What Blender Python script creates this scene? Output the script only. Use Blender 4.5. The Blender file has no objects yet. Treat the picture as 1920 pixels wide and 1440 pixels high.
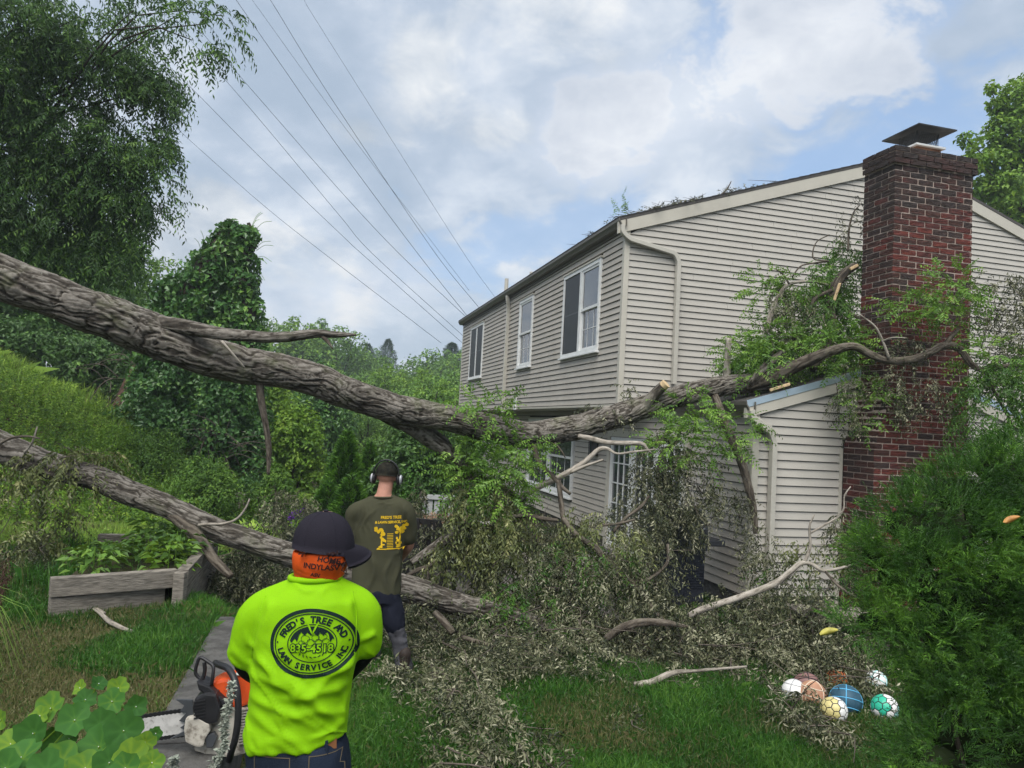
import bpy, bmesh, math
import numpy as np
from mathutils import Vector, Matrix
from mathutils.bvhtree import BVHTree

SC = bpy.context.scene
COL = SC.collection
rng = np.random.default_rng(7)

# ------------------------------------------------------------------ camera
FPX, CX, CY, CAMH = 1410.0, 960.0, 720.0, 2.13
def unit(v):
    v = np.asarray(v, float)
    return v / np.linalg.norm(v)
_A = unit((588 - CX, 778 - CY, FPX))                 # house front, vanishing direction in camera space
_B = np.array((6500 - CX, 1100 - CY, FPX)); _B = unit(_B - _A * _B.dot(_A))
_U = -np.cross(_A, _B)
_Y = np.array((0, 0, 1.0)); _Y = unit(_Y - _U * _Y.dot(_U))
_X = np.cross(_Y, _U)
RM = np.array([_X, _Y, _U])
EYE = np.array((0, 0, CAMH))
HA, HB = RM @ _A, RM @ _B                            # house axes in the world: along the front, along the gable
def ray(px, py): return RM @ np.array(((px - CX) / FPX, (py - CY) / FPX, 1.0))
def P(px, py, d):
    v = ray(px, py); return EYE + v * (d / v[1])
def G(px, py, z=0.0):
    v = ray(px, py); return EYE + v * ((z - CAMH) / v[2])
def onplane(px, py, p0, nrm):
    v = ray(px, py); return EYE + v * (np.dot(p0 - EYE, nrm) / np.dot(v, nrm))

cam = bpy.data.cameras.new('camera')
cam_ob = bpy.data.objects.new('camera', cam); COL.objects.link(cam_ob)
cam.sensor_width = 36.0
cam.lens = 36.0 * FPX / 1920.0
cam.clip_start, cam.clip_end = 0.05, 3000
_r, _u, _b = RM @ np.array((1, 0, 0.)), RM @ np.array((0, -1, 0.)), RM @ np.array((0, 0, -1.))
cam_ob.matrix_world = Matrix(((_r[0], _u[0], _b[0], EYE[0]), (_r[1], _u[1], _b[1], EYE[1]), (_r[2], _u[2], _b[2], EYE[2]), (0, 0, 0, 1)))
SC.camera = cam_ob

# ------------------------------------------------------------------ light, sky, exposure
SUN_EL, SUN_AZ = math.radians(57), math.radians(190)   # azimuth clockwise from +Y: behind the camera, a bright veiled overcast
SC.view_settings.view_transform = 'Standard'
SC.view_settings.look = 'None'
SC.view_settings.exposure = 1.62
SC.view_settings.gamma = 1.0
SC.view_settings.use_curve_mapping = False
SC.cycles.max_bounces = 6
SC.cycles.diffuse_bounces = 3
SC.cycles.glossy_bounces = 2
SC.cycles.transmission_bounces = 3
SC.cycles.transparent_max_bounces = 4
SC.cycles.volume_bounces = 0
SC.cycles.use_adaptive_sampling = True
SC.cycles.adaptive_threshold = 0.02
SC.cycles.sample_clamp_indirect = 4.0
SC.cycles.use_denoising = True

sun = bpy.data.lights.new('sun', 'SUN'); sun.energy = 1.5; sun.angle = math.radians(50); sun.color = (1.0, 0.96, 0.9)
sun_ob = bpy.data.objects.new('sun', sun); COL.objects.link(sun_ob)
_s = Vector((math.sin(SUN_AZ) * math.cos(SUN_EL), math.cos(SUN_AZ) * math.cos(SUN_EL), math.sin(SUN_EL)))
sun_ob.rotation_euler = _s.to_track_quat('Z', 'Y').to_euler(); sun_ob.location = (8, -12, 20)

class NT:
    """small helper for node trees"""
    def __init__(s, tree): s.t = tree; tree.nodes.clear()
    def n(s, typ, ins=None, **props):
        k = s.t.nodes.new(typ)
        for a, v in props.items(): setattr(k, a, v)
        for a, v in (ins or {}).items(): s.set(k.inputs[a], v)
        return k
    def set(s, sock, v):
        if isinstance(v, bpy.types.NodeSocket): s.t.links.new(v, sock)
        elif isinstance(v, bpy.types.Node): s.t.links.new(v.outputs[0], sock)
        else:
            if sock.type == 'RGBA' and hasattr(v, '__len__') and len(v) == 3: v = (*v, 1.0)
            sock.default_value = v
    def m(s, op, a, b=None, c=None, clamp=False):
        k = s.t.nodes.new('ShaderNodeMath'); k.operation = op; k.use_clamp = clamp
        s.set(k.inputs[0], a)
        if b is not None: s.set(k.inputs[1], b)
        if c is not None: s.set(k.inputs[2], c)
        return k.outputs[0]
    def mix(s, f, a, b, blend='MIX'):
        k = s.t.nodes.new('ShaderNodeMix'); k.data_type = 'RGBA'; k.blend_type = blend
        s.set(k.inputs[0], f); s.set(k.inputs[6], a); s.set(k.inputs[7], b)
        return k.outputs[2]
    def ramp(s, f, stops, interp='LINEAR'):
        k = s.t.nodes.new('ShaderNodeValToRGB'); k.color_ramp.interpolation = interp
        e = k.color_ramp.elements
        while len(e) < len(stops): e.new(0.5)
        for q, (p, c) in zip(e, stops): q.position = p; q.color = (*c, 1.0) if len(c) == 3 else c
        s.set(k.inputs[0], f); return k.outputs[0]
    def smooth(s, x, lo, hi):
        k = s.t.nodes.new('ShaderNodeMapRange'); k.interpolation_type = 'SMOOTHSTEP'
        s.set(k.inputs[0], x); s.set(k.inputs[1], lo); s.set(k.inputs[2], hi); s.set(k.inputs[3], 0.0); s.set(k.inputs[4], 1.0)
        return k.outputs[0]
    def noise(s, vec, scale, detail=4, rough=0.55, dist=0.0, lac=2.0):
        k = s.n('ShaderNodeTexNoise', {'Vector': vec, 'Scale': scale, 'Detail': detail, 'Roughness': rough, 'Distortion': dist, 'Lacunarity': lac})
        return k.outputs[0]

world = bpy.data.worlds.new('World'); SC.world = world; world.use_nodes = True
w = NT(world.node_tree)
sky = w.n('ShaderNodeTexSky', sky_type='NISHITA', sun_disc=False, sun_elevation=SUN_EL, sun_rotation=SUN_AZ, air_density=1.0, dust_density=1.2, ozone_density=1.0)
tc = w.n('ShaderNodeTexCoord')
dirv = tc.outputs['Generated']
sep = w.n('ShaderNodeSeparateXYZ', {0: dirv})
dz = w.m('ADD', w.m('MAXIMUM', sep.outputs[2], 0.0), 0.42)
qx, qy = w.m('DIVIDE', sep.outputs[0], dz), w.m('DIVIDE', sep.outputs[1], dz)
qv = w.n('ShaderNodeCombineXYZ', {0: qx, 1: qy, 2: 0.0}).outputs[0]
def qpix(px, py):
    v = unit(ray(px, py)); z = max(v[2], 0) + 0.42
    return v[0] / z, v[1] / z
def band(x0, y0, x1, y1, wd, warp, lo=0.3, hi=1.25):
    """soft mask along a segment of the cloud deck, its edge broken up by noise"""
    (ax, ay), (bx, by) = qpix(x0, y0), qpix(x1, y1)
    L2 = (bx - ax) ** 2 + (by - ay) ** 2
    rx, ry = w.m('SUBTRACT', qx, ax), w.m('SUBTRACT', qy, ay)
    t = w.m('DIVIDE', w.m('ADD', w.m('MULTIPLY', rx, bx - ax), w.m('MULTIPLY', ry, by - ay)), L2, clamp=True)
    ex, ey = w.m('SUBTRACT', rx, w.m('MULTIPLY', t, bx - ax)), w.m('SUBTRACT', ry, w.m('MULTIPLY', t, by - ay))
    d = w.m('SQRT', w.m('ADD', w.m('MULTIPLY', ex, ex), w.m('MULTIPLY', ey, ey)))
    d = w.m('ADD', d, warp)
    return w.m('SUBTRACT', 1.0, w.smooth(d, wd * lo, wd * hi))
n1 = w.noise(qv, 1.7, 7, 0.52, 0.25)
n2 = w.noise(w.n('ShaderNodeVectorMath', {0: qv, 1: (3.7, 1.9, 0.6)}, operation='ADD').outputs[0], 3.4, 8, 0.5, 0.3)
n3 = w.noise(w.n('ShaderNodeVectorMath', {0: qv, 1: (9.1, 4.4, 2.0)}, operation='ADD').outputs[0], 9.0, 9, 0.62, 0.3)
warp = w.m('ADD', w.m('MULTIPLY', w.m('SUBTRACT', n2, 0.5), 0.55), w.m('MULTIPLY', w.m('SUBTRACT', n3, 0.5), 0.5))
hole = w.m('MAXIMUM', w.m('MAXIMUM', band(1400, 85, 1620, -10, 0.11, w.m('MULTIPLY', warp, 0.7)), band(1560, 330, 1960, 230, 0.16, w.m('MULTIPLY', warp, 1.0))),
           w.m('MULTIPLY', band(880, 500, 1180, 400, 0.12, warp), 0.7))
white = w.m('MAXIMUM', band(1130, 285, 1550, 70, 0.125, w.m('MULTIPLY', warp, 0.9)), w.m('MULTIPLY', band(530, 570, 740, 540, 0.12, warp), 0.7))
cover = w.m('ADD', w.m('MULTIPLY', w.m('SUBTRACT', n1, 0.30), 3.6), w.m('MULTIPLY', w.m('SUBTRACT', n3, 0.5), 0.7), clamp=True)
cover = w.m('MULTIPLY', w.m('MAXIMUM', cover, 0.8), w.m('SUBTRACT', 1.0, w.m('MULTIPLY', hole, 0.8)))
cover = w.m('MAXIMUM', cover, white)
tone = w.m('ADD', w.m('MULTIPLY', n1, 0.30), w.m('ADD', w.m('MULTIPLY', n2, 0.48), w.m('MULTIPLY', n3, 0.26)))
grey = w.ramp(w.smooth(tone, 0.40, 0.64), [(0.0, (2.3, 2.72, 3.2)), (0.45, (2.95, 3.32, 3.78)), (0.8, (3.95, 4.2, 4.5)), (1.0, (4.8, 4.9, 5.0))])
wcol = w.ramp(w.m('ADD', w.m('MULTIPLY', n3, 0.5), w.m('MULTIPLY', n2, 0.5)), [(0.36, (3.3, 3.6, 4.1)), (0.5, (4.3, 4.5, 4.85)), (0.6, (5.2, 5.3, 5.4))])
cloud = w.mix(w.m('MULTIPLY', white, 0.9), grey, wcol)
clear = w.mix(0.62, sky.outputs[0], (1.9, 2.95, 4.6))
skyc = w.mix(cover, clear, cloud)
bg = w.n('ShaderNodeBackground', {'Color': skyc, 'Strength': 0.0635})
w.n('ShaderNodeOutputWorld', {0: bg.outputs[0]})

# ------------------------------------------------------------------ helpers: noise, meshes, things
def _hash(i, j, k):
    h = (i.astype(np.int64) * 374761393 + j.astype(np.int64) * 668265263 + k.astype(np.int64) * 1274126177) & 0xFFFFFFFF
    h = ((h ^ (h >> 13)) * 1103515245) & 0xFFFFFFFF
    h = ((h ^ (h >> 15)) * 2246822519) & 0xFFFFFFFF
    return ((h ^ (h >> 13)) & 0xFFFFFF) / float(0xFFFFFF)
def vnoise(p):
    p = np.asarray(p, float); f = np.floor(p); i = f.astype(np.int64); t = p - f; t = t * t * t * (t * (t * 6 - 15) + 10)
    x, y, z = i[..., 0], i[..., 1], i[..., 2]; u, v, s = t[..., 0], t[..., 1], t[..., 2]
    def L(a, b, q): return a + (b - a) * q
    return L(L(L(_hash(x, y, z), _hash(x + 1, y, z), u), L(_hash(x, y + 1, z), _hash(x + 1, y + 1, z), u), v),
             L(L(_hash(x, y, z + 1), _hash(x + 1, y, z + 1), u), L(_hash(x, y + 1, z + 1), _hash(x + 1, y + 1, z + 1), u), v), s)
def fbm(p, o=4):
    p = np.asarray(p, float); r = 0; a = 0.5; tot = 0
    for k in range(o):
        r = r + a * vnoise(p + 17.3 * k); tot += a; a *= 0.5; p = p * 2.03
    return r / tot
def sstep(a, b, x):
    t = np.clip((np.asarray(x, float) - a) / (b - a), 0, 1); return t * t * (3 - 2 * t)

ORG = {}
def tag(o, label=None, cat=None, group=None, kind=None):
    if label: o['label'] = label
    if cat: o['category'] = cat
    if group: o['group'] = group
    if kind: o['kind'] = kind
    return o
def thing(name, label, cat, loc, group=None):
    o = bpy.data.objects.new(name, None); COL.objects.link(o)
    o.empty_display_size = 0.1
    o.location = tuple(float(x) for x in loc); ORG[o.name] = np.array(loc, float)
    return tag(o, label, cat, group)
def raw_mesh(name, V, faces, attrs=None, smooth=False, mi=None):
    V = np.asarray(V, np.float32)
    me = bpy.data.meshes.new(name)
    if isinstance(faces, np.ndarray):
        nf, k = faces.shape; loops = faces.ravel(); starts = np.arange(nf) * k
    else:
        ln = np.array([len(f) for f in faces]); nf = len(ln)
        loops = np.concatenate([np.asarray(f, np.int64) for f in faces]); starts = np.concatenate(([0], np.cumsum(ln)[:-1]))
    me.vertices.add(len(V)); me.vertices.foreach_set('co', V.ravel())
    me.loops.add(len(loops)); me.loops.foreach_set('vertex_index', loops.astype(np.int32))
    me.polygons.add(nf); me.polygons.foreach_set('loop_start', starts.astype(np.int32))
    if mi is not None: me.polygons.foreach_set('material_index', np.asarray(mi, np.int32))
    me.polygons.foreach_set('use_smooth', np.full(nf, bool(smooth)))
    for a, v in (attrs or {}).items():
        at = me.attributes.new(a, 'FLOAT', 'POINT'); at.data.foreach_set('value', np.asarray(v, np.float32))
    me.update(calc_edges=True)
    return me
def mk(name, V, faces, mat=None, parent=None, attrs=None, smooth=False, mi=None, loc=None):
    """one mesh object from world-space vertices"""
    org = ORG[parent.name] if parent is not None else np.array(loc if loc is not None else (0, 0, 0), float)
    me = raw_mesh(name, np.asarray(V, float) - org, faces, attrs, smooth, mi)
    for m in (mat if isinstance(mat, (list, tuple)) else [mat]):
        if m is not None: me.materials.append(m)
    o = bpy.data.objects.new(name, me); COL.objects.link(o)
    if parent is not None: o.parent = parent
    else: o.location = tuple(org)
    ORG[o.name] = org
    return o
def cat(parts):
    """join (V, F) pairs: F are lists or arrays"""
    Vs, Fs, n = [], [], 0
    for V, F in parts:
        V = np.asarray(V, float)
        if isinstance(F, np.ndarray): Fs.extend((F + n).tolist())
        else: Fs.extend([[i + n for i in f] for f in F])
        Vs.append(V); n += len(V)
    return np.concatenate(Vs), Fs
BOXF = [[0, 3, 2, 1], [4, 5, 6, 7], [0, 1, 5, 4], [1, 2, 6, 5], [2, 3, 7, 6], [3, 0, 4, 7]]
def box(c, ax, ay, az):
    """box about c with half-extent vectors"""
    c, ax, ay, az = (np.asarray(v, float) for v in (c, ax, ay, az))
    V = [c + sx * ax + sy * ay + sz * az for sz in (-1, 1) for sx, sy in ((-1, -1), (1, -1), (1, 1), (-1, 1))]
    F = BOXF if np.dot(np.cross(ax, ay), az) > 0 else [f[::-1] for f in BOXF]
    return np.array(V), F
def bevbox(c, ax, ay, az, b):
    """box with chamfered edges"""
    c, ax, ay, az = (np.asarray(v, float) for v in (c, ax, ay, az))
    la, lb, lc = (np.linalg.norm(v) for v in (ax, ay, az))
    bm = bmesh.new(); bmesh.ops.create_cube(bm, size=2)
    for v in bm.verts: v.co = (v.co.x * la, v.co.y * lb, v.co.z * lc)
    bmesh.ops.bevel(bm, geom=bm.edges[:], offset=min(b, la * .9, lb * .9, lc * .9), segments=2, affect='EDGES', profile=0.6)
    M = np.array([ax / la, ay / lb, az / lc])
    bm.verts.index_update()
    V = np.array([v.co[:] for v in bm.verts]) @ M + c
    F = [[v.index for v in f.verts] for f in bm.faces]
    if np.dot(np.cross(ax, ay), az) < 0: F = [f[::-1] for f in F]
    bm.free(); return V, F
def spline(pts, n):
    """Catmull-Rom through rows of pts, n samples (columns may hold radii too)"""
    p = np.asarray(pts, float); q = np.vstack([2 * p[0] - p[1], p, 2 * p[-1] - p[-2]])
    d = np.linalg.norm(np.diff(p[:, :3], axis=0), axis=1); s = np.concatenate(([0], np.cumsum(d))); s /= s[-1]
    u = np.interp(np.linspace(0, 1, n), s, np.arange(len(p)))
    i = np.clip(u.astype(int), 0, len(p) - 2); t = (u - i)[:, None]
    a, b, c, d = q[i], q[i + 1], q[i + 2], q[i + 3]
    return 0.5 * (2 * b + (c - a) * t + (2 * a - 5 * b + 4 * c - d) * t ** 2 + (3 * b - a - 3 * c + d) * t ** 3)
def frames(p, ref=(0, 0, 1)):
    t = np.gradient(p, axis=0); t /= np.linalg.norm(t, axis=1)[:, None] + 1e-12
    r = np.asarray(ref, float); u = r - t[0] * t[0].dot(r)
    if np.linalg.norm(u) < 1e-3: u = np.array((1.0, 0.3, 0)) - t[0] * t[0].dot((1.0, 0.3, 0))
    u = unit(u); U = []
    for k in t:
        u = u - k * k.dot(u); u = u / (np.linalg.norm(u) + 1e-12); U.append(u)
    U = np.array(U); return t, U, np.cross(t, U)
def tube(p, ra, rb=None, sides=8, ref=(0, 0, 1), cap=True, disp=None):
    """swept tube; ra across (t x u), rb along u"""
    p = np.asarray(p, float); n = len(p)
    ra = np.broadcast_to(np.asarray(ra, float), (n,)); rb = ra if rb is None else np.broadcast_to(np.asarray(rb, float), (n,))
    t, U, W = frames(p, ref)
    th = np.linspace(0, 2 * np.pi, sides, endpoint=False)
    k = np.ones((n, sides)) if disp is None else disp
    V = p[:, None] + W[:, None] * (ra[:, None] * np.cos(th) * k)[..., None] + U[:, None] * (rb[:, None] * np.sin(th) * k)[..., None]
    i = np.arange(n - 1)[:, None] * sides; j = np.arange(sides); j2 = (j + 1) % sides
    F = np.stack([i + j, i + j2, i + sides + j2, i + sides + j], -1).reshape(-1, 4)
    V = V.reshape(-1, 3)
    if not cap: return V, F
    F = F.tolist(); F.append(list(range(sides))[::-1]); F.append([(n - 1) * sides + q for q in range(sides)])
    return V, F
def sphere(c, r, seg=16, rings=10, M=None):
    r = np.broadcast_to(np.asarray(r, float), (3,))
    th = np.linspace(0, 2 * np.pi, seg, endpoint=False); ph = np.linspace(0, np.pi, rings + 1)[1:-1]
    V = [(0, 0, 1)] + [(math.sin(a) * math.cos(b), math.sin(a) * math.sin(b), math.cos(a)) for a in ph for b in th] + [(0, 0, -1)]
    V = np.array(V) * r
    if M is not None: V = V @ np.asarray(M)
    F = [[0, 1 + j, 1 + (j + 1) % seg] for j in range(seg)]
    for i in range(rings - 2):
        F += [[1 + i * seg + j, 1 + (i + 1) * seg + j, 1 + (i + 1) * seg + (j + 1) % seg, 1 + i * seg + (j + 1) % seg] for j in range(seg)]
    e = len(V) - 1; b = 1 + (rings - 2) * seg
    F += [[e, b + (j + 1) % seg, b + j] for j in range(seg)]
    return V + np.asarray(c, float), F
def lathe(c, prof, seg=20):
    """profile of (radius, z) rows, closed at both ends"""
    th = np.linspace(0, 2 * np.pi, seg, endpoint=False)
    V = np.array([(r * math.cos(a), r * math.sin(a), z) for r, z in prof for a in th]) + np.asarray(c, float)
    n = len(prof)
    F = [[i * seg + j, i * seg + (j + 1) % seg, (i + 1) * seg + (j + 1) % seg, (i + 1) * seg + j] for i in range(n - 1) for j in range(seg)]
    F += [list(range(seg))[::-1], [(n - 1) * seg + j for j in range(seg)]]
    return V, F
def copy_tree(o, parent=None, loc=None, rotz=None, scale=None):
    c = o.copy(); COL.objects.link(c); c.parent = parent
    if loc is not None: c.location = tuple(float(x) for x in loc); ORG[c.name] = np.array(loc, float)
    if rotz is not None: c.rotation_euler = (0, 0, rotz)
    if scale is not None: c.scale = scale if hasattr(scale, '__len__') else (scale,) * 3
    for ch in KIDS.get(o.name, []): copy_tree(ch, c)
    KIDS[c.name] = list(c.children)
    return c
KIDS = {}
def note_kids(o):
    KIDS[o.name] = list(o.children)
    for ch in o.children: note_kids(ch)

# ------------------------------------------------------------------ materials
def mat(name, col, rough=0.6, spec=0.3, var=0.0, vscale=6.0, col2=None, bump=0.0, bscale=40.0, metal=0.0, stretch=(1, 1, 1), sheen=0.0, stain=None):
    m = bpy.data.materials.new(name); m.use_nodes = True; t = NT(m.node_tree)
    geo = t.n('ShaderNodeNewGeometry')
    v = geo.outputs['Position']
    if tuple(stretch) != (1, 1, 1): v = t.n('ShaderNodeVectorMath', {0: v, 1: stretch}, operation='MULTIPLY').outputs[0]
    c = (*col, 1.0)
    if var > 0 or col2 is not None:
        b = col2 if col2 is not None else tuple(x * (1 - var) for x in col)
        f = t.noise(v, vscale, 5, 0.6)
        c = t.mix(t.smooth(f, 0.35, 0.68), c, (*b, 1.0))
    if stain is not None:
        sc, lo, hi, scol, amt = stain
        c = t.mix(t.m('MULTIPLY', t.smooth(t.noise(geo.outputs['Position'], sc, 6, 0.62), lo, hi), amt), c, (*scol, 1.0))
    p = t.n('ShaderNodeBsdfPrincipled', {'Base Color': c, 'Roughness': rough, 'Specular IOR Level': spec, 'Metallic': metal})
    if sheen: p.inputs['Sheen Weight'].default_value = sheen
    if bump > 0:
        bn = t.n('ShaderNodeBump', {'Height': t.noise(v, bscale, 5, 0.6), 'Strength': min(1.0, bump), 'Distance': 0.01})
        t.set(p.inputs['Normal'], bn.outputs[0])
    t.n('ShaderNodeOutputMaterial', {0: p.outputs[0]})
    return m
def leaf_mat(name, stops, rough=0.5, spec=0.35, trans=0.25, tcol=None, patch=0.0):
    m = bpy.data.materials.new(name); m.use_nodes = True; t = NT(m.node_tree)
    a = t.n('ShaderNodeAttribute', attribute_name='tint')
    f = a.outputs['Fac']
    if patch:
        geo = t.n('ShaderNodeNewGeometry')
        f = t.m('ADD', f, t.m('MULTIPLY', t.m('SUBTRACT', t.noise(geo.outputs['Position'], 1.1, 3), 0.5), patch))
    c = t.ramp(f, stops)
    p = t.n('ShaderNodeBsdfPrincipled', {'Base Color': c, 'Roughness': rough, 'Specular IOR Level': spec})
    out = p.outputs[0]
    if trans > 0:
        tr = t.n('ShaderNodeBsdfTranslucent', {0: t.mix(0.5, c, tcol if tcol else (0.16, 0.25, 0.03))})
        out = t.n('ShaderNodeMixShader', {0: trans, 1: out, 2: tr.outputs[0]}).outputs[0]
    t.n('ShaderNodeOutputMaterial', {0: out})
    return m
def bark_mat(name, lo, mid, hi, moss=(0.13, 0.15, 0.07), moss_amt=0.35):
    m = bpy.data.materials.new(name); m.use_nodes = True; t = NT(m.node_tree)
    a = t.n('ShaderNodeAttribute', attribute_name='tint'); geo = t.n('ShaderNodeNewGeometry')
    pos = geo.outputs['Position']
    c = t.ramp(t.m('ADD', a.outputs['Fac'], t.m('MULTIPLY', t.m('SUBTRACT', t.noise(pos, 24, 5, 0.65), 0.5), 0.7)), [(0.0, lo), (0.45, mid), (1.0, hi)])
    c = t.mix(t.m('MULTIPLY', t.smooth(t.noise(pos, 3.2, 5, 0.62), 0.52, 0.72), moss_amt), c, (*moss, 1))
    c = t.mix(t.m('MULTIPLY', t.smooth(t.noise(pos, 30, 3, 0.5), 0.66, 0.74), moss_amt), c, (0.36, 0.38, 0.32, 1))
    p = t.n('ShaderNodeBsdfPrincipled', {'Base Color': c, 'Roughness': 0.85, 'Specular IOR Level': 0.15})
    bn = t.n('ShaderNodeBump', {'Height': t.noise(pos, 90, 4, 0.65), 'Strength': 0.7, 'Distance': 0.012})
    t.set(p.inputs['Normal'], bn.outputs[0])
    t.n('ShaderNodeOutputMaterial', {0: p.outputs[0]})
    return m

M_SIDING = mat('siding', (0.43, 0.409, 0.368), 0.55, 0.25, var=0.06, vscale=2.5, bump=0.12, bscale=14, stain=(1.3, 0.5, 0.8, (0.42, 0.40, 0.36), 0.45))
M_SIDING2 = mat('siding_shade_toned', (0.43, 0.398, 0.35), 0.6, 0.25, var=0.08, vscale=2.5, bump=0.12, bscale=14, stain=(1.7, 0.45, 0.8, (0.33, 0.30, 0.255), 0.5))  # same siding, the front wall's shade toned into its colour
M_TRIM = mat('tan_trim', (0.49, 0.465, 0.40), 0.5, 0.3, var=0.06, vscale=3, stain=(2.2, 0.5, 0.8, (0.37, 0.35, 0.3), 0.4))
M_GUTTER = mat('gutter_metal', (0.13, 0.12, 0.10), 0.45, 0.4, var=0.12, vscale=3, stain=(5, 0.5, 0.75, (0.14, 0.13, 0.11), 0.5))  # dark olive tone paints in the shade of the gutter underside
M_DOWN = mat('downspout_metal', (0.47, 0.45, 0.395), 0.4, 0.4, var=0.06, vscale=3, stain=(6, 0.55, 0.75, (0.33, 0.31, 0.27), 0.4))
M_WHITE = mat('white_paint', (0.72, 0.73, 0.72), 0.45, 0.35, var=0.08, vscale=5, stain=(9, 0.52, 0.72, (0.45, 0.45, 0.43), 0.4))
M_GLASS = mat('window_glass', (0.03, 0.038, 0.045), 0.03, 0.5)
_p = [n for n in M_GLASS.node_tree.nodes if n.type == 'BSDF_PRINCIPLED'][0]; _p.inputs['IOR'].default_value = 2.3
M_SCREEN = mat('insect_screen', (0.035, 0.038, 0.042), 0.5, 0.35, var=0.25, vscale=3)
M_SHINGLE = mat('roof_shingle', (0.10, 0.095, 0.09), 0.9, 0.1, var=0.3, vscale=30, bump=0.6, bscale=120)
M_MORTAR = mat('mortar', (0.44, 0.36, 0.31), 0.9, 0.1, var=0.25, vscale=18, bump=0.5, bscale=160, stain=(2.0, 0.5, 0.75, (0.14, 0.12, 0.11), 0.6))
M_FLASH = mat('flashing_metal', (0.45, 0.55, 0.62), 0.3, 0.5, metal=0.6)
M_BLACK = mat('black_plastic', (0.016, 0.016, 0.018), 0.45, 0.4, var=0.3, vscale=20)
M_DARKMETAL = mat('dark_metal', (0.05, 0.055, 0.062), 0.42, 0.5, var=0.2, vscale=12)
M_CONC = mat('concrete', (0.115, 0.112, 0.105), 0.9, 0.15, var=0.45, vscale=9, bump=0.8, bscale=110, stain=(28, 0.5, 0.7, (0.055, 0.05, 0.045), 0.6))
M_TIMBER = mat('weathered_timber', (0.25, 0.225, 0.19), 0.85, 0.15, var=0.5, vscale=14, stretch=(1, 0.2, 6), bump=0.7, bscale=30)
M_BARK = bark_mat('furrowed_bark', (0.022, 0.018, 0.014), (0.078, 0.068, 0.056), (0.30, 0.275, 0.24))
M_BARK2 = bark_mat('branch_bark', (0.03, 0.025, 0.02), (0.085, 0.07, 0.055), (0.2, 0.175, 0.14), moss_amt=0.25)
M_PALEBARK = bark_mat('bare_pale_branch', (0.12, 0.105, 0.085), (0.27, 0.24, 0.2), (0.48, 0.44, 0.38), moss_amt=0.15)
M_WOOD = mat('split_wood', (0.62, 0.46, 0.27), 0.75, 0.2, var=0.3, vscale=40)
M_SKIN = mat('skin', (0.48, 0.24, 0.17), 0.5, 0.35, var=0.12, vscale=25)

# ------------------------------------------------------------------ terrain
def softp(x, k=0.5): return np.log1p(np.exp(np.clip(np.asarray(x, float) / k, -30, 30))) * k
walk0, walk1 = np.array((-0.93, 1.5)), np.array((-2.02, 6.0))      # centre line of the concrete retaining wall
wd = unit(walk1 - walk0); wn = np.array((wd[1], -wd[0])); Lw = np.linalg.norm(walk1 - walk0)
def height(x, y):
    x = np.asarray(x, float); y = np.asarray(y, float)
    q = (x - walk0[0]) * wn[0] + (y - walk0[1]) * wn[1]
    soft = 0.12 + 1.0 * sstep(5.9, 7.6, y); off = 0.5 * sstep(5.9, 8, y)
    terr = 0.5 * sstep(soft, -soft, q + off) * (1 - sstep(8.2, 13.5, y))
    bank = 0.39 * softp(-x - 4.3, 0.35) * sstep(7.3, 16.5, y)
    bank = np.minimum(bank, 6.0) * (1 - 0.55 * sstep(17.5, 30, y))
    far = -1.6 * sstep(22, 45, y) * sstep(-16, 0, x) + 4.5 * sstep(60, 130, y)
    near = 0.28 * sstep(2.6, 1.7, y) * sstep(-0.9, -1.2, x) + 0.45 * sstep(1.4, 0.6, y) * sstep(-1.2, -0.6, x)
    small = (vnoise(np.stack([x * 0.9, y * 0.9, x * 0], -1)) - 0.5) * 0.05 * (1 + 2 * sstep(8, 15, y) * sstep(-4, -6, x))
    return np.maximum(bank, terr) + .25 * np.minimum(bank, terr) + far + near + small - 0.012
gx = np.concatenate([-np.geomspace(260, 13, 34), np.arange(-12.8, 8.0, 0.16), np.geomspace(8.1, 260, 34)])
gy = np.concatenate([-np.geomspace(60, 3.2, 12), np.arange(-3, 22, 0.16), np.geomspace(22.2, 420, 60)])
XX, YY = np.meshgrid(gx, gy)
ZZ = height(XX, YY)
nx, ny = len(gx), len(gy)
ii = (np.arange(ny - 1)[:, None] * nx + np.arange(nx - 1)).ravel()
m = bpy.data.materials.new('soil_and_turf'); m.use_nodes = True; t = NT(m.node_tree)
geo = t.n('ShaderNodeNewGeometry'); pos = geo.outputs['Position']
c = t.mix(t.smooth(t.noise(pos, 0.55, 6, 0.6), 0.4, 0.62), (0.028, 0.05, 0.014, 1), (0.06, 0.052, 0.03, 1))
c = t.mix(t.smooth(t.noise(pos, 7.0, 5, 0.65), 0.5, 0.7), c, (0.075, 0.06, 0.04, 1))
p = t.n('ShaderNodeBsdfPrincipled', {'Base Color': c, 'Roughness': 0.95, 'Specular IOR Level': 0.1})
bn = t.n('ShaderNodeBump', {'Height': t.noise(pos, 45, 5, 0.7), 'Strength': 0.8, 'Distance': 0.03}); t.set(p.inputs['Normal'], bn.outputs[0])
t.n('ShaderNodeOutputMaterial', {0: p.outputs[0]})
M_SOIL = m
tag(mk('ground', np.stack([XX.ravel(), YY.ravel(), ZZ.ravel()], 1), np.stack([ii, ii + 1, ii + nx + 1, ii + nx], 1), M_SOIL, smooth=True), kind='structure')

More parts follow.
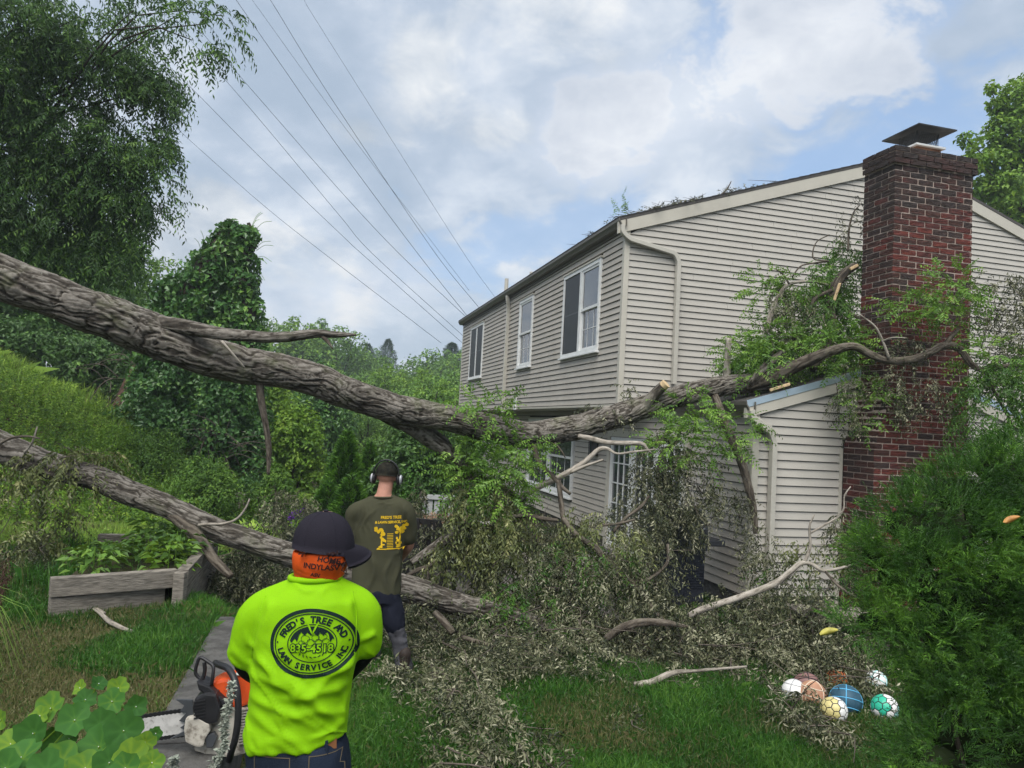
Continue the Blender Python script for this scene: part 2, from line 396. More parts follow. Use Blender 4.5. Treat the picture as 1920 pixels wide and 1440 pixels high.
# paved patio in front of the doors
M_PATIO = mat('patio_concrete', (0.20, 0.185, 0.165), 0.9, 0.1, var=0.5, vscale=5, bump=0.5, bscale=60, stain=(3, 0.45, 0.7, (0.10, 0.085, 0.065), 0.6))
def slab(name, corners, z0, z1, material, cuts=0):
    c = np.asarray(corners, float); n = len(c)
    V = np.vstack([np.c_[c, np.full(n, z0)], np.c_[c, np.full(n, z1)]])
    F = [list(range(n))[::-1], list(range(n, 2 * n))] + [[i, (i + 1) % n, n + (i + 1) % n, n + i] for i in range(n)]
    return mk(name, V, F, material)
tag(slab('patio', [(-1.0, 7.3), (2.2, 6.75), (2.75, 9.0), (1.4, 13.0), (-1.6, 12.2)], -0.08, 0.03, M_PATIO), kind='structure')
# low concrete retaining wall that the saw rests on: cast in lengths with open joints
root = thing('concrete_wall', 'low grey concrete retaining wall running back from the chainsaw beside the lawn', 'wall', (walk0[0], walk0[1], 0))
cuts = [0, 1.1, 2.26, 3.42, Lw]
for a, b in zip(cuts[:-1], cuts[1:]):
    c2 = walk0 + wd * (a + b) / 2; hz = 0.53 + rng.uniform(-.006, .006)
    V, F = bevbox((c2[0], c2[1], hz / 2 - .1), (wn[0] * .18, wn[1] * .18, 0), (wd[0] * ((b - a) / 2 - .006), wd[1] * ((b - a) / 2 - .006), 0), (0, 0, hz / 2 + .1), 0.012)
    mk('slab', V, F, M_CONC, root)

# ------------------------------------------------------------------ the house
HC = np.array((1.657, 11.6, 0.0))
def W(a, b, z):
    a, b, z = np.broadcast_arrays(np.asarray(a, float), np.asarray(b, float), np.asarray(z, float))
    return HC + a[..., None] * HA + b[..., None] * HB + z[..., None] * np.array((0, 0, 1.0))
house = thing('house', 'two storey house with tan lap siding, white windows and a brick chimney at its end', 'house', W(0, 0, 0))
ZV = np.array((0, 0, 1.0))
LEN, WID, RIDGE = 13.15, 10.03, 5.015
EZ, SLOPE = 5.45, 0.336
def hbox(name, a0, a1, b0, b1, z0, z1, material, parent=house, bev=0.0):
    c = W((a0 + a1) / 2, (b0 + b1) / 2, (z0 + z1) / 2)
    h = (HA * (a1 - a0) / 2, HB * (b1 - b0) / 2, ZV * (z1 - z0) / 2)
    V, F = bevbox(c, *h, bev) if bev else box(c, *h)
    return mk(name, V, F, material, parent)
def hprism(name, pts, ext, material, parent=house):
    """prism from (a,b,z) points along an (a,b,z) vector"""
    p = np.array([W(*q) for q in pts]); e = W(*ext) - W(0, 0, 0); n = len(p)
    V = np.vstack([p, p + e]); F = [list(range(n)), list(range(n, 2 * n))[::-1]] + [[i, n + i, n + (i + 1) % n, (i + 1) % n] for i in range(n)]
    nrm = np.cross(p[1] - p[0], p[2] - p[0])
    if nrm.dot(e) > 0: F = [f[::-1] for f in F]
    return mk(name, V, F, material, parent)
M_SHEATH = mat('slot_shade_sheathing', (0.075, 0.07, 0.06), 0.9, 0.1)  # backing coloured dark to deepen the shade in slots between boards
# wall cores behind the boards
hprism('wall', [(0.02, 0.02, 2.56), (0.02, WID - .02, 2.56), (0.02, WID - .02, EZ - .1), (0.02, RIDGE, EZ - .1 + SLOPE * RIDGE), (0.02, 0.02, EZ - .1)], (LEN - .04, 0, 0), M_SHEATH)
hbox('wall', 0.02, LEN - .6, 0.62, WID - .02, -0.1, 2.555, M_SHEATH)
hbox('soffit', 0.03, LEN - .02, 0.03, 0.63, 2.50, 2.557, M_TRIM)
EXA, EXB0, EXB1 = -2.78, 0.60, 4.7
EXR, EXS, EXZ = 2.65, 0.304, 2.545
hprism('extension_wall', [(EXA + .02, EXB0 + .02, -.1), (EXA + .02, EXB1 - .02, -.1), (EXA + .02, EXB1 - .02, EXZ), (EXA + .02, EXR, EXZ + EXS * (EXR - EXB0)), (EXA + .02, EXB0 + .02, EXZ)], (-EXA + 0.01, 0, 0), M_SHEATH)
# roofs: two slopes each, shingled on top
def roof_slope(name, a0, a1, b0, z0, b1, z1, th=0.05):
    return hprism(name, [(a0, b0, z0), (a0, b1, z1), (a0, b1, z1 + th), (a0, b0, z0 + th)], (a1 - a0, 0, 0), M_SHINGLE)
for sgn in (0, 1):
    b0, b1 = (-0.16, RIDGE) if sgn == 0 else (WID + .16, RIDGE)
    roof_slope('roof', -0.06, LEN + .12, b0, EZ - SLOPE * .16 - .0, b1, EZ + SLOPE * RIDGE)
# shingle courses laid on the front slope, each course a step proud of the next
for k in range(26):
    u0, u1 = k / 26, (k + 1.12) / 26
    b0, b1 = -0.17 + u0 * (RIDGE + .17), min(-0.17 + u1 * (RIDGE + .17), RIDGE)
    z0, z1 = EZ + SLOPE * b0, EZ + SLOPE * b1
    hprism('shingle', [(-0.07, b0, z0 + .052), (-0.07, b1, z1 + .052), (-0.07, b1, z1 + .055), (-0.07, b0, z0 + .064)], (LEN + .2, 0, 0), M_SHINGLE)
for b0, b1 in ((EXB0 - .15, EXR), (EXB1 + .15, EXR)):
    z0 = EXZ + EXS * (abs(b0 - EXR) * -1 + EXR - EXB0)
    roof_slope('extension_roof', EXA - .06, -0.015, b0, z0 + .0, b1, EXZ + EXS * (EXR - EXB0), 0.08)
# rake boards
for b0, b1 in ((-0.16, RIDGE), (WID + .16, RIDGE)):
    f = lambda b: EZ + SLOPE * (RIDGE - abs(b - RIDGE))
    hprism('rake_board', [(-0.055, b0, f(b0) - .20), (-0.055, b1, f(b1) - .20), (-0.055, b1, f(b1) - .004), (-0.055, b0, f(b0) - .004)], (0.05, 0, 0), M_TRIM)
for b0, b1 in ((EXB0 - .15, EXR), (EXB1 + .15, EXR)):
    f = lambda b: EXZ + EXS * (EXR - EXB0 - abs(b - EXR))
    hprism('rake_board', [(EXA - .055, b0, f(b0) - .125), (EXA - .055, b1, f(b1) - .125), (EXA - .055, b1, f(b1) - .004), (EXA - .055, b0, f(b0) - .004)], (0.05, 0, 0), M_TRIM)
    hprism('drip_edge', [(EXA - .064, b0, f(b0) + .0), (EXA - .064, b1, f(b1) + .0), (EXA - .064, b1, f(b1) + .085), (EXA - .064, b0, f(b0) + .085)], (0.003, 0, 0), M_FLASH)

# --- lap siding, one object per board
EXPO = 0.1022
def gable_board(a, b0l, b0r, b1l, b1r, z0, z1, material):
    o0, o1 = 0.021, 0.003; z0 = z0 + .010
    V = np.array([W(a - o0, b0l, z0), W(a - o0, b0r, z0), W(a - o1, b1r, z1), W(a - o1, b1l, z1),
                  W(a + .015, b0l, z0), W(a + .015, b0r, z0), W(a + .015, b1r, z1), W(a + .015, b1l, z1)])
    F = [[0, 1, 2, 3], [5, 4, 7, 6], [1, 0, 4, 5], [3, 2, 6, 7], [0, 3, 7, 4], [2, 1, 5, 6]]
    return mk('siding_board', V, F, material, house)
def side_board(b, a0, a1, z0, z1, material):
    o0, o1 = 0.021, 0.003; z0 = z0 + .010
    V = np.array([W(a1, b - o0, z0), W(a0, b - o0, z0), W(a0, b - o1, z1), W(a1, b - o1, z1),
                  W(a1, b + .015, z0), W(a0, b + .015, z0), W(a0, b + .015, z1), W(a1, b + .015, z1)])
    F = [[0, 1, 2, 3], [5, 4, 7, 6], [1, 0, 4, 5], [3, 2, 6, 7], [0, 3, 7, 4], [2, 1, 5, 6]]
    return mk('siding_board', V, F, material, house)
ext_top = lambda b: EXZ + EXS * (EXR - EXB0 - np.abs(b - EXR)) + .08 if EXB0 - .2 < b < EXB1 + .2 else 2.2
rng_s = np.random.default_rng(3)
k = 0; z = 2.555
while z < EZ + SLOPE * RIDGE - .22:                      # the tall gable
    z1 = z + EXPO
    def lim(zz):
        e = max(0.0, (zz - (EZ - .205)) / SLOPE); return max(0.062, e), min(WID - .06, WID - e)
    (l0, r0), (l1, r1) = lim(z), lim(z1)
    if r0 - l0 < 0.15: break
    l1 = min(l1, RIDGE - .02); r1 = max(r1, RIDGE + .02)
    j = l0 + (0.25 + 0.5 * rng_s.random()) * (min(r0, 4.5) - l0)   # one butt joint in every course
    gable_board(0.0, l0, j - .0015, l1, j - .0015, z, z1, M_SIDING)
    gable_board(-0.001, j + .0015, r0, j + .0015, r1, z, z1, M_SIDING)
    z = z1
z = 0.25
while z < EXZ + EXS * (EXR - EXB0) - .14:                # the extension's end wall, either side of the chimney
    z1 = z + EXPO
    def lim(zz):
        e = max(0.0, (zz - (EXZ - .13)) / EXS); return EXB0 + max(0.062, e), EXB1 - max(.06, e)
    (l0, r0), (l1, r1) = lim(z), lim(z1)
    edge = 2.02 if z > 2.35 else (1.84 if z < 2.1 else 1.92)
    if l1 < edge: gable_board(EXA, l0, edge, l1, edge, z, z1, M_SIDING)
    if r1 > 3.25: gable_board(EXA, 3.23, r0, 3.23, r1, z, z1, M_SIDING)
    z = z1
z = 0.25
while z < 2.5:                                           # ground floor of the gable beyond the extension
    gable_board(0.0, EXB1 + .01, WID - .06, EXB1 + .01, WID - .06, z, min(z + EXPO, 2.55), M_SIDING); z += EXPO
# front walls: boards cut round the openings
WIN = [(0.935, 2.865), (4.965, 6.09), (9.97, 11.77)]; WZ = (3.46, 5.035)
z = 2.555
while z < 5.22:
    z1 = min(z + EXPO, 5.27)
    segs = [(0.062, LEN - .06)]
    if z1 > WZ[0] + .02 and z < WZ[1] - .02:
        segs = []; s = 0.062
        for w0, w1 in WIN: segs.append((s, w0)); s = w1
        segs.append((s, LEN - .06))
    for s0, s1 in segs: side_board(0.0, s0, s1, z, z1, M_SIDING2)
    z += EXPO
z = 0.25
while z < 2.47:
    z1 = min(z + EXPO, 2.5)
    segs = [(-2.72, -1.25), (1.76, 3.55 if z1 > .68 and z < 2.38 else 12.0)]
    if z1 > .68 and z < 2.38: segs.append((6.98, 12.0))
    if z < .3: segs = [(-2.72, -1.25), (1.76, 12.0)]
    if z1 > 2.16: segs[0] = (-2.72, -0.0); segs.insert(1, (0.0, 1.76))
    for s0, s1 in segs: side_board(0.6, s0, s1, z, z1, M_SIDING2)
    z += EXPO
# corner posts, frieze, foundations
hbox('corner_post', -0.028, 0.06, -0.028, 0.06, 2.54, 5.26, M_TRIM, bev=.006)
hbox('corner_post', LEN - .06, LEN + .022, -0.022, 0.06, 2.54, 5.26, M_TRIM, bev=.006)
hbox('corner_post', EXA - .028, EXA + .06, EXB0 - .028, EXB0 + .06, 0.1, 2.47, M_TRIM, bev=.006)
hbox('corner_post', EXA - .021, EXA + .04, 1.80, 1.846, 0.1, 2.08, M_TRIM)
hbox('skirt_board', 0.01, LEN - .01, -0.024, 0.02, 2.515, 2.553, M_TRIM)
hbox('foundation', EXA + .03, -0.1, EXB0 + .01, EXB0 + .3, -0.2, 0.25, M_CONC)
hbox('foundation', EXA + .01, EXA + .3, EXB0 + .03, 1.9, -0.2, 0.25, M_CONC)
# gutters
def gutter(name, a0, a1, b, z, parent=house):
    prof = [(0.0, 0.0), (-0.085, -0.0), (-0.10, 0.03), (-0.13, 0.075), (-0.135, 0.115), (-0.122, 0.118), (-0.118, 0.085), (-.09, .045), (-.078, .012), (-.008, .012), (-.008, .118), (0, .118)]
    return hprism(name, [(a0, b + q, z + r) for q, r in prof], (a1 - a0, 0, 0), M_GUTTER, parent)
gutter('gutter', -0.10, LEN + .15, -0.035, 5.315)
hbox('eave_board', -0.05, LEN + .05, -0.035, -0.012, 5.27, 5.43, M_GUTTER)
gutter('gutter', EXA - .09, -0.02, EXB0 - .04, 2.455)
hbox('eave_board', EXA - .03, -0.02, EXB0 - .04, EXB0 - .012, 2.43, 2.52, M_TRIM)
def downspout(pts, ribs=(), sz=(.044, .034), ref=None, material=M_DOWN):
    p = np.array([W(*q) for q in pts])
    n = len(p) * 8; s = spline(p, n) if False else p
    # rounded polyline: subdivide corners
    q = [p[0]]
    for i in range(1, len(p) - 1):
        d0, d1 = unit(p[i - 1] - p[i]), unit(p[i + 1] - p[i]); r = min(.07, np.linalg.norm(p[i - 1] - p[i]) * .4, np.linalg.norm(p[i + 1] - p[i]) * .4)
        for u in np.linspace(0, 1, 7):
            q.append((1 - u) ** 2 * (p[i] + d0 * r) + 2 * u * (1 - u) * p[i] + u ** 2 * (p[i] + d1 * r))
    q.append(p[-1]); q = np.array(q)
    t_, U, Wv = frames(q, ref if ref is not None else HB)
    th = np.radians([8, 82, 98, 172, 188, 262, 278, 352]); cs = np.sign(np.cos(th)) * np.where(np.abs(np.cos(th)) > .5, 1, .86); sn = np.sign(np.sin(th)) * np.where(np.abs(np.sin(th)) > .5, 1, .82)
    V = (q[:, None] + Wv[:, None] * (cs * sz[0])[None, :, None] + U[:, None] * (sn * sz[1])[None, :, None]).reshape(-1, 3)
    n = len(q); i = np.arange(n - 1)[:, None] * 8; j = np.arange(8); j2 = (j + 1) % 8
    F = np.stack([i + j, i + j2, i + 8 + j2, i + 8 + j], -1).reshape(-1, 4).tolist(); F += [list(range(8))[::-1], [(n - 1) * 8 + k for k in range(8)]]
    o = mk('downspout', V, F, material, house)
    for rr in ribs:                                    # crimped elbow rings
        P0, P1, cnt = np.array(W(*rr[0])), np.array(W(*rr[1])), rr[2]
        for k in range(cnt):
            c = P0 + (P1 - P0) * (k + .5) / cnt; d = unit(P1 - P0); u = unit(HB - d * d.dot(HB)); v = np.cross(d, u)
            V2, F2 = bevbox(c, u * (sz[0] + .006), v * (sz[0] + .004), d * .005, .003)
            mk('elbow_ring', V2, F2, material, o)
    return o
downspout([(-0.07, -0.10, 5.33), (-0.07, -0.10, 5.22), (-0.07, 0.02, 5.12), (-0.07, 0.80, 4.98), (-0.07, 0.875, 4.86), (-0.07, 0.885, 2.92)], ref=HB)
downspout([(EXA - .08, EXB0 - .10, 2.47), (EXA - .08, EXB0 - .08, 2.38), (EXA - .075, EXB0 + .16, 2.24), (EXA - .07, EXB0 + .225, 2.1), (EXA - .07, EXB0 + .225, 0.12)],
          ribs=[((EXA - .078, EXB0 - .03, 2.345), (EXA - .076, EXB0 + .15, 2.25), 9)], ref=HB)
downspout([(7.05, -0.11, 5.33), (7.05, -0.10, 5.22), (7.10, -0.06, 5.05), (7.12, -0.055, 4.9), (7.12, -0.055, 2.45)], ref=HA)
for a, b, z0, z1 in ((7.55, -0.03, 5.40, 5.84), (6.25, 0.25, 5.45, 5.80)):
    V, F = tube([W(a, b, z0), W(a, b, z1)], .05, sides=12); mk('vent_pipe', V, F, M_DOWN, house, smooth=False)
# small broken fittings on the wall
hbox('wall_bracket', 5.98, 6.12, -0.055, -0.016, 2.50, 2.78, M_WHITE, bev=.01)
# windows
def rect_frame(name, b, a0, a1, z0, z1, t, out0, out1, material, parent):
    """four-sided frame in the wall plane b, made as one ring"""
    def r(o): return [W(a0, b - o, z0), W(a1, b - o, z0), W(a1, b - o, z1), W(a0, b - o, z1), W(a0 + t, b - o, z0 + t), W(a1 - t, b - o, z0 + t), W(a1 - t, b - o, z1 - t), W(a0 + t, b - o, z1 - t)]
    V = np.array(r(out1) + r(out0)); F = []
    for i in range(4):
        j = (i + 1) % 4
        F += [[i, 4 + i, 4 + j, j], [8 + i, 8 + j, 12 + j, 12 + i], [i, j, 8 + j, 8 + i], [4 + i, 12 + i, 12 + j, 4 + j]]
    return mk(name, V, F, material, parent)
def hpane(b, a0, a1, z0, z1, material, parent, name='pane'):
    return hbox(name, a0, a1, b - .004, b + .004, z0, z1, material, parent)
def double_hung(b, a0, a1, z0, z1, parent, muntins=True, screen=False, material=M_WHITE):
    mid = (z0 + z1) / 2
    if screen:
        hpane(b - .026, a0 + .015, a1 - .015, z0 + .015, z1 - .015, M_SCREEN, parent, 'insect_screen')
        hbox('screen_bar', a0 + .02, a1 - .02, b - .034, b - .031, mid - .012, mid + .012, M_DARKMETAL, parent)
        return
    for (s0, s1, o) in ((mid - .02, z1, .012), (z0, mid + .02, -.012)):
        fr = rect_frame('sash', b, a0, a1, s0, s1, .045, o - .012, o + .018, material, parent)
        hpane(b - o + .004, a0 + .04, a1 - .04, s0 + .04, s1 - .04, M_GLASS, parent)
        if muntins and o < 0:
            for q in (1 / 3, 2 / 3):
                am = a0 + q * (a1 - a0); hbox('muntin', am - .006, am + .006, b - o - .006, b - o - .001, s0 + .04, s1 - .04, material, parent)
            zm = (s0 + s1) / 2; hbox('muntin', a0 + .04, a1 - .04, b - o - .009, b - o - .0065, zm - .006, zm + .006, material, parent)
def window(b, a0, a1, z0, z1, units, label=None):
    fr = rect_frame('window', b, a0, a1, z0, z1, .065, -.02, .045, M_WHITE, house)
    if label: fr['label'] = label
    hbox('sill', a0 - .03, a1 + .03, b - .085, b + .0, z0 - .035, z0 - .001, M_WHITE, fr, bev=.006)
    hbox('head_cap', a0 - .02, a1 + .02, b - .06, b + .0, z1 + .001, z1 + .03, M_TRIM, fr)
    n = len(units); inner0, inner1 = a0 + .065, a1 - .065; wd_ = (inner1 - inner0)
    for i, kind in enumerate(units):
        u0, u1 = inner0 + wd_ * i / n, inner0 + wd_ * (i + 1) / n
        if i > 0: hbox('mullion', u0 - .05, u0 + .05, b - .04, b + .02, z0 + .065, z1 - .065, M_WHITE, fr)
        if i > 0: u0 += .05
        if i < n - 1: u1 -= .05
        double_hung(b, u0, u1, z0 + .065, z1 - .065, fr, screen=(kind == 's'))
    return fr
window(0.0, *WIN[0], *WZ, 'gs', 'twin window, the far half behind a dark insect screen')
window(0.0, *WIN[1], *WZ, 'g')
window(0.0, *WIN[2], *WZ, 'ss', 'twin window with both halves behind dark screens')
window(0.6, 3.6, 6.92, 0.74, 2.33, 'gg', 'wide lower window under the overhang')
# french doors: three leaves of fifteen panes
fd = rect_frame('french_door', 0.6, -1.22, 1.74, 0.06, 2.15, .11, -.03, .05, M_TRIM, house)
for q0, q1 in ((-1.10, -0.22), (-0.20, 0.68), (0.70, 1.62)):
    lf = rect_frame('door_leaf', 0.6, q0, q1, 0.12, 2.03, .10, -.02, .03, M_WHITE, fd)
    hpane(0.6 + .0, q0 + .09, q1 - .09, 0.21, 1.94, M_GLASS, fd)
    for q in (1 / 3, 2 / 3):
        am = q0 + .1 + q * (q1 - q0 - .2); hbox('muntin', am - .011, am + .011, 0.6 - .02, 0.6 - .006, 0.22, 1.93, M_WHITE, fd)
    for q in (1, 2, 3, 4):
        zm = .22 + q * 1.71 / 5; hbox('muntin', q0 + .1, q1 - .1, 0.6 - .024, 0.6 - .021, zm - .011, zm + .011, M_WHITE, fd)
hbox('door_handle', -0.12, -0.09, 0.54, 0.565, 0.98, 1.14, M_DARKMETAL, fd, bev=.005)
hbox('door_step', -1.3, 1.8, 0.25, 0.58, -0.05, 0.10, M_CONC, house, bev=.02)
# wall lantern
lan = hbox('wall_lantern', 2.24, 2.40, 0.44, 0.575, 1.66, 1.69, M_BLACK, house)
for da in (0, 1):
    for db in (0, 1): hbox('lantern_bar', 2.245 + da * .137, 2.258 + da * .137, 0.445 + db * .11, 0.458 + db * .11, 1.69, 1.95, M_BLACK, lan)
hbox('lantern_glass', 2.262, 2.378, 0.462, 0.55, 1.692, 1.93, M_GLASS, lan)
hprism('lantern_cap', [(2.22, .42, 1.951), (2.42, .42, 1.951), (2.42, .59, 1.951), (2.22, .59, 1.951)], (0, 0, .035), M_BLACK, lan)
hbox('lantern_plate', 2.27, 2.37, 0.59, 0.597, 1.72, 1.96, M_BLACK, lan)

# ------------------------------------------------------------------ brick chimney
CHA, CB0, CB1, CTOP, COURSE, BL = -3.33, 2.04, 3.21, 5.76, 0.0735, 0.229
def left_edge(z): return CB0 - 0.19 * (1 - sstep(2.05, 2.75, z))
V, F = [], []
zs = np.concatenate([[-.1, 1.9], np.linspace(2.05, 2.75, 6), [CTOP]])
ring = []
for zz in zs:
    l = float(left_edge(zz)) + .012
    ring.append([W(CHA + .012, l, zz), W(CHA + .012, CB1 - .012, zz), W(-2.795, CB1 - .012, zz), W(-2.795, l, zz)])
V = np.array(ring).reshape(-1, 3); n = len(zs)
F = [[i * 4 + j, i * 4 + (j + 1) % 4, (i + 1) * 4 + (j + 1) % 4, (i + 1) * 4 + j] for i in range(n - 1) for j in range(4)] + [[3, 2, 1, 0], [(n - 1) * 4 + j for j in range(4)]]
F = [f[::-1] for f in F] if np.dot(np.cross(V[1] - V[0], V[4] - V[0]), -HA) < 0 else F
chim = mk('chimney', V, F, M_MORTAR, house)
chim['label'] = 'dark red brick chimney'
def brick_mat(name, c1, c2):
    m = bpy.data.materials.new(name); m.use_nodes = True; t = NT(m.node_tree)
    geo = t.n('ShaderNodeNewGeometry'); pos = geo.outputs['Position']
    st = t.n('ShaderNodeVectorMath', {0: pos, 1: (9, 9, 75)}, operation='MULTIPLY').outputs[0]
    nz = t.noise(st, 1.0, 5, 0.6)
    c = t.mix(t.smooth(nz, 0.35, 0.65), (*c1, 1), (*c2, 1))
    zz = t.n('ShaderNodeSeparateXYZ', {0: pos}).outputs[2]
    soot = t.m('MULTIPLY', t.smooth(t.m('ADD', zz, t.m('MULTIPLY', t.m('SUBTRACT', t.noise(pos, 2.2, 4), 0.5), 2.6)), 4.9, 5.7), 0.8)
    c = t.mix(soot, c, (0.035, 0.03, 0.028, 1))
    p = t.n('ShaderNodeBsdfPrincipled', {'Base Color': c, 'Roughness': 0.8, 'Specular IOR Level': 0.2})
    bn = t.n('ShaderNodeBump', {'Height': t.m('ADD', nz, t.m('MULTIPLY', t.noise(pos, 120, 3), .4)), 'Strength': 1.0, 'Distance': 0.014}); t.set(p.inputs['Normal'], bn.outputs[0])
    t.n('ShaderNodeOutputMaterial', {0: p.outputs[0]}); return m
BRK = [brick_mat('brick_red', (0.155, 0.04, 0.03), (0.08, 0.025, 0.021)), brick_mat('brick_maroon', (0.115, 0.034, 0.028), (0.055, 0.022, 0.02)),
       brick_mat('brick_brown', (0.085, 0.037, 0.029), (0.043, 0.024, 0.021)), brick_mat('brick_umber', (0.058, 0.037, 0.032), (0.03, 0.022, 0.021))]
rb = np.random.default_rng(11)
def brick_geo(c, u, n, hl, hh, th, rngb):
    """a brick face block: u along, n outward; the face is slightly rough"""
    nu, nz = 5, 3
    g = []
    for jz in range(nz):
        for iu in range(nu):
            e = rngb.uniform(-.0035, .004) if 0 < iu < nu - 1 or 0 < jz < nz - 1 else -.003
            g.append(c + u * hl * (2 * iu / (nu - 1) - 1) + ZV * hh * (2 * jz / (nz - 1) - 1) + n * (th + e))
    F = [[j * nu + i, j * nu + i + 1, (j + 1) * nu + i + 1, (j + 1) * nu + i] for j in range(nz - 1) for i in range(nu - 1)]
    b = len(g); cor = [0, nu - 1, nu * nz - 1, nu * (nz - 1)]
    g += [c + u * hl * s - n * .02 + ZV * hh * q for s, q in ((-1, -1), (1, -1), (1, 1), (-1, 1))]
    edges = [list(range(nu)), [nu - 1 + nu * j for j in range(nz)], [nu * (nz - 1) + i for i in range(nu)][::-1], [nu * j for j in range(nz)][::-1]]
    for q in range(4): F.append([b + q, b + (q + 1) % 4] + edges[q][::-1])
    if np.dot(np.cross(u, ZV), n) < 0: F = [f[::-1] for f in F]
    return np.array(g), F
bricks = []                                            # (size in view, V, F, material)
nc = int((CTOP + .1) / COURSE)
for r in range(nc):
    z0 = CTOP - (r + 1) * COURSE; zc = z0 + COURSE / 2
    corb = 0.035 if r < 3 else 0.0
    le = float(left_edge(zc)) - corb; re = CB1 + corb; fa = CHA - corb
    off = (0.5 if r % 2 else 0.0) * BL
    s = le
    first = BL * (0.5 if r % 2 else 1.0)
    x = le; q = first
    while x < re - .01:                                # front face
        e = min(x + q, re); l = e - x
        if l > .03:
            V, F = brick_geo(W(fa, x + l / 2, zc), HB, -HA, l / 2 - .0075, COURSE / 2 - .0068, -.006 + rb.uniform(-.002, .004), rb)
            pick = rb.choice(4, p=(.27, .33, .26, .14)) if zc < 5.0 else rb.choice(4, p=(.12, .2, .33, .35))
            bricks.append((zc + 100 if zc > 1.35 else zc, V, F, BRK[pick]))
        x = e; q = BL
    x = fa; q = BL * (1.0 if r % 2 else 0.5)
    while x < -2.79:                                   # left flank
        e = min(x + q, -2.79); l = e - x
        if l > .03:
            V, F = brick_geo(W(x + l / 2, le, zc), HA, -HB, l / 2 - .0075, COURSE / 2 - .0068, -.006 + rb.uniform(-.002, .004), rb)
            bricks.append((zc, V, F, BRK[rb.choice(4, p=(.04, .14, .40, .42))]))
        x = e; q = BL
    x = fa; q = BL * (1.0 if r % 2 else 0.5)
    while x < -2.79:                                   # right flank
        e = min(x + q, -2.79); l = e - x
        V, F = brick_geo(W(x + l / 2, re, zc), HA, HB, l / 2 - .0075, COURSE / 2 - .0068, -.006, rb)
        bricks.append((zc - 50, V, F, BRK[rb.choice(4)])); x = e; q = BL
bricks.sort(key=lambda t: -t[0])
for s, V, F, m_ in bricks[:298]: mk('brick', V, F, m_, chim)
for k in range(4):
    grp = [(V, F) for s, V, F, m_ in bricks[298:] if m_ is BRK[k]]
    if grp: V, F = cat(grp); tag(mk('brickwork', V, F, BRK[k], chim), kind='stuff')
# crown, flue tile, cap on its mesh
V, F = box(W((CHA - 2.7) / 2 - .02, (CB0 + CB1) / 2, CTOP + .012), HA * .25, HB * .52, ZV * .010); mk('chimney_crown', V, F, M_MORTAR, chim)
fl = W((CHA - 2.7) / 2 - .03, 2.63, 0)
M_FLUE = mat('flue_clay', (0.30, 0.15, 0.085), 0.8, 0.2, var=0.4, vscale=8)
V, F = box(fl + ZV * (CTOP + .055), HA * .17, HB * .18, ZV * .04); mk('flue_tile', V, F, M_FLUE, chim)
V, F = bevbox(fl + ZV * (CTOP + .105), HA * .21, HB * .22, ZV * .014, .006); mk('cap_base', V, F, M_WHITE, chim)
mesh_parts = []
for sA, sB, du, L_ in ((-.15, 0, HB, .16), (.15, 0, HB, .16), (0, -.16, HA, .15), (0, .16, HA, .15)):
    c = fl + HA * sA + HB * sB
    for i in range(12):
        u = -L_ + 2 * L_ * i / 11
        for lean in (-1, 1): mesh_parts.append(tube([c + du * u + ZV * (CTOP + .118), c + du * np.clip(u + lean * .07, -L_, L_) + ZV * (CTOP + .30)], .0028, sides=3))
V, F = cat(mesh_parts); mk('spark_mesh', V, F, M_DARKMETAL, chim)
zt = CTOP + .30
lid = [fl + HA * (-.31) + HB * (-.285) + ZV * zt, fl + HA * (-.31) + HB * .285 + ZV * zt, fl + HA * .31 + HB * .285 + ZV * zt, fl + HA * .31 + HB * (-.285) + ZV * zt]
lid = np.array(lid); lid2 = lid + ZV * .016
top = fl + ZV * (zt + .05); M_CAP = mat('cap_metal', (0.04, 0.042, 0.042), 0.5, 0.4, metal=0.2, var=0.3, vscale=8)
V = np.vstack([lid, lid2, [top], [fl + ZV * (zt + .03)]])
F = [[0, 1, 5, 4], [1, 2, 6, 5], [2, 3, 7, 6], [3, 0, 4, 7], [4, 5, 8], [5, 6, 8], [6, 7, 8], [7, 4, 8], [1, 0, 9], [2, 1, 9], [3, 2, 9], [0, 3, 9]]
mk('chimney_cap', V, F, M_CAP, chim)
# dark downpipe standing in the corner beside the chimney
V, F = box(W(EXA - .10, 1.93, 1.1), HA * .035, HB * .045, ZV * 1.2); mk('dark_downpipe', V, F, mat('navy_metal', (0.03, 0.037, 0.05), .45, .4), house)

# ------------------------------------------------------------------ foliage and bark builders
L_WILT = leaf_mat('wilted_leaf', [(0.0, (0.018, 0.024, 0.011)), (0.35, (0.068, 0.082, 0.036)), (0.7, (0.175, 0.18, 0.10)), (1.0, (0.37, 0.36, 0.25))], 0.5, 0.3, 0.06, (0.2, 0.18, 0.08), patch=0.5)
L_OLIVE = leaf_mat('yellowing_leaf', [(0.0, (0.035, 0.05, 0.015)), (0.4, (0.10, 0.125, 0.04)), (0.75, (0.2, 0.225, 0.08)), (1.0, (0.38, 0.38, 0.17))], 0.45, 0.45, 0.2, (0.3, 0.28, 0.05), patch=0.5)
L_FRESH = leaf_mat('fresh_locust_leaf', [(0.0, (0.044, 0.115, 0.018)), (0.5, (0.127, 0.260, 0.037)), (1.0, (0.300, 0.473, 0.081))], 0.42, 0.4, 0.3, (0.22, 0.36, 0.03))
L_DARK = leaf_mat('shaded_crown_leaf', [(0.0, (0.024, 0.062, 0.017)), (0.6, (0.072, 0.155, 0.034)), (1.0, (0.154, 0.276, 0.051))], 0.5, 0.35, 0.22, (0.07, 0.13, 0.02))
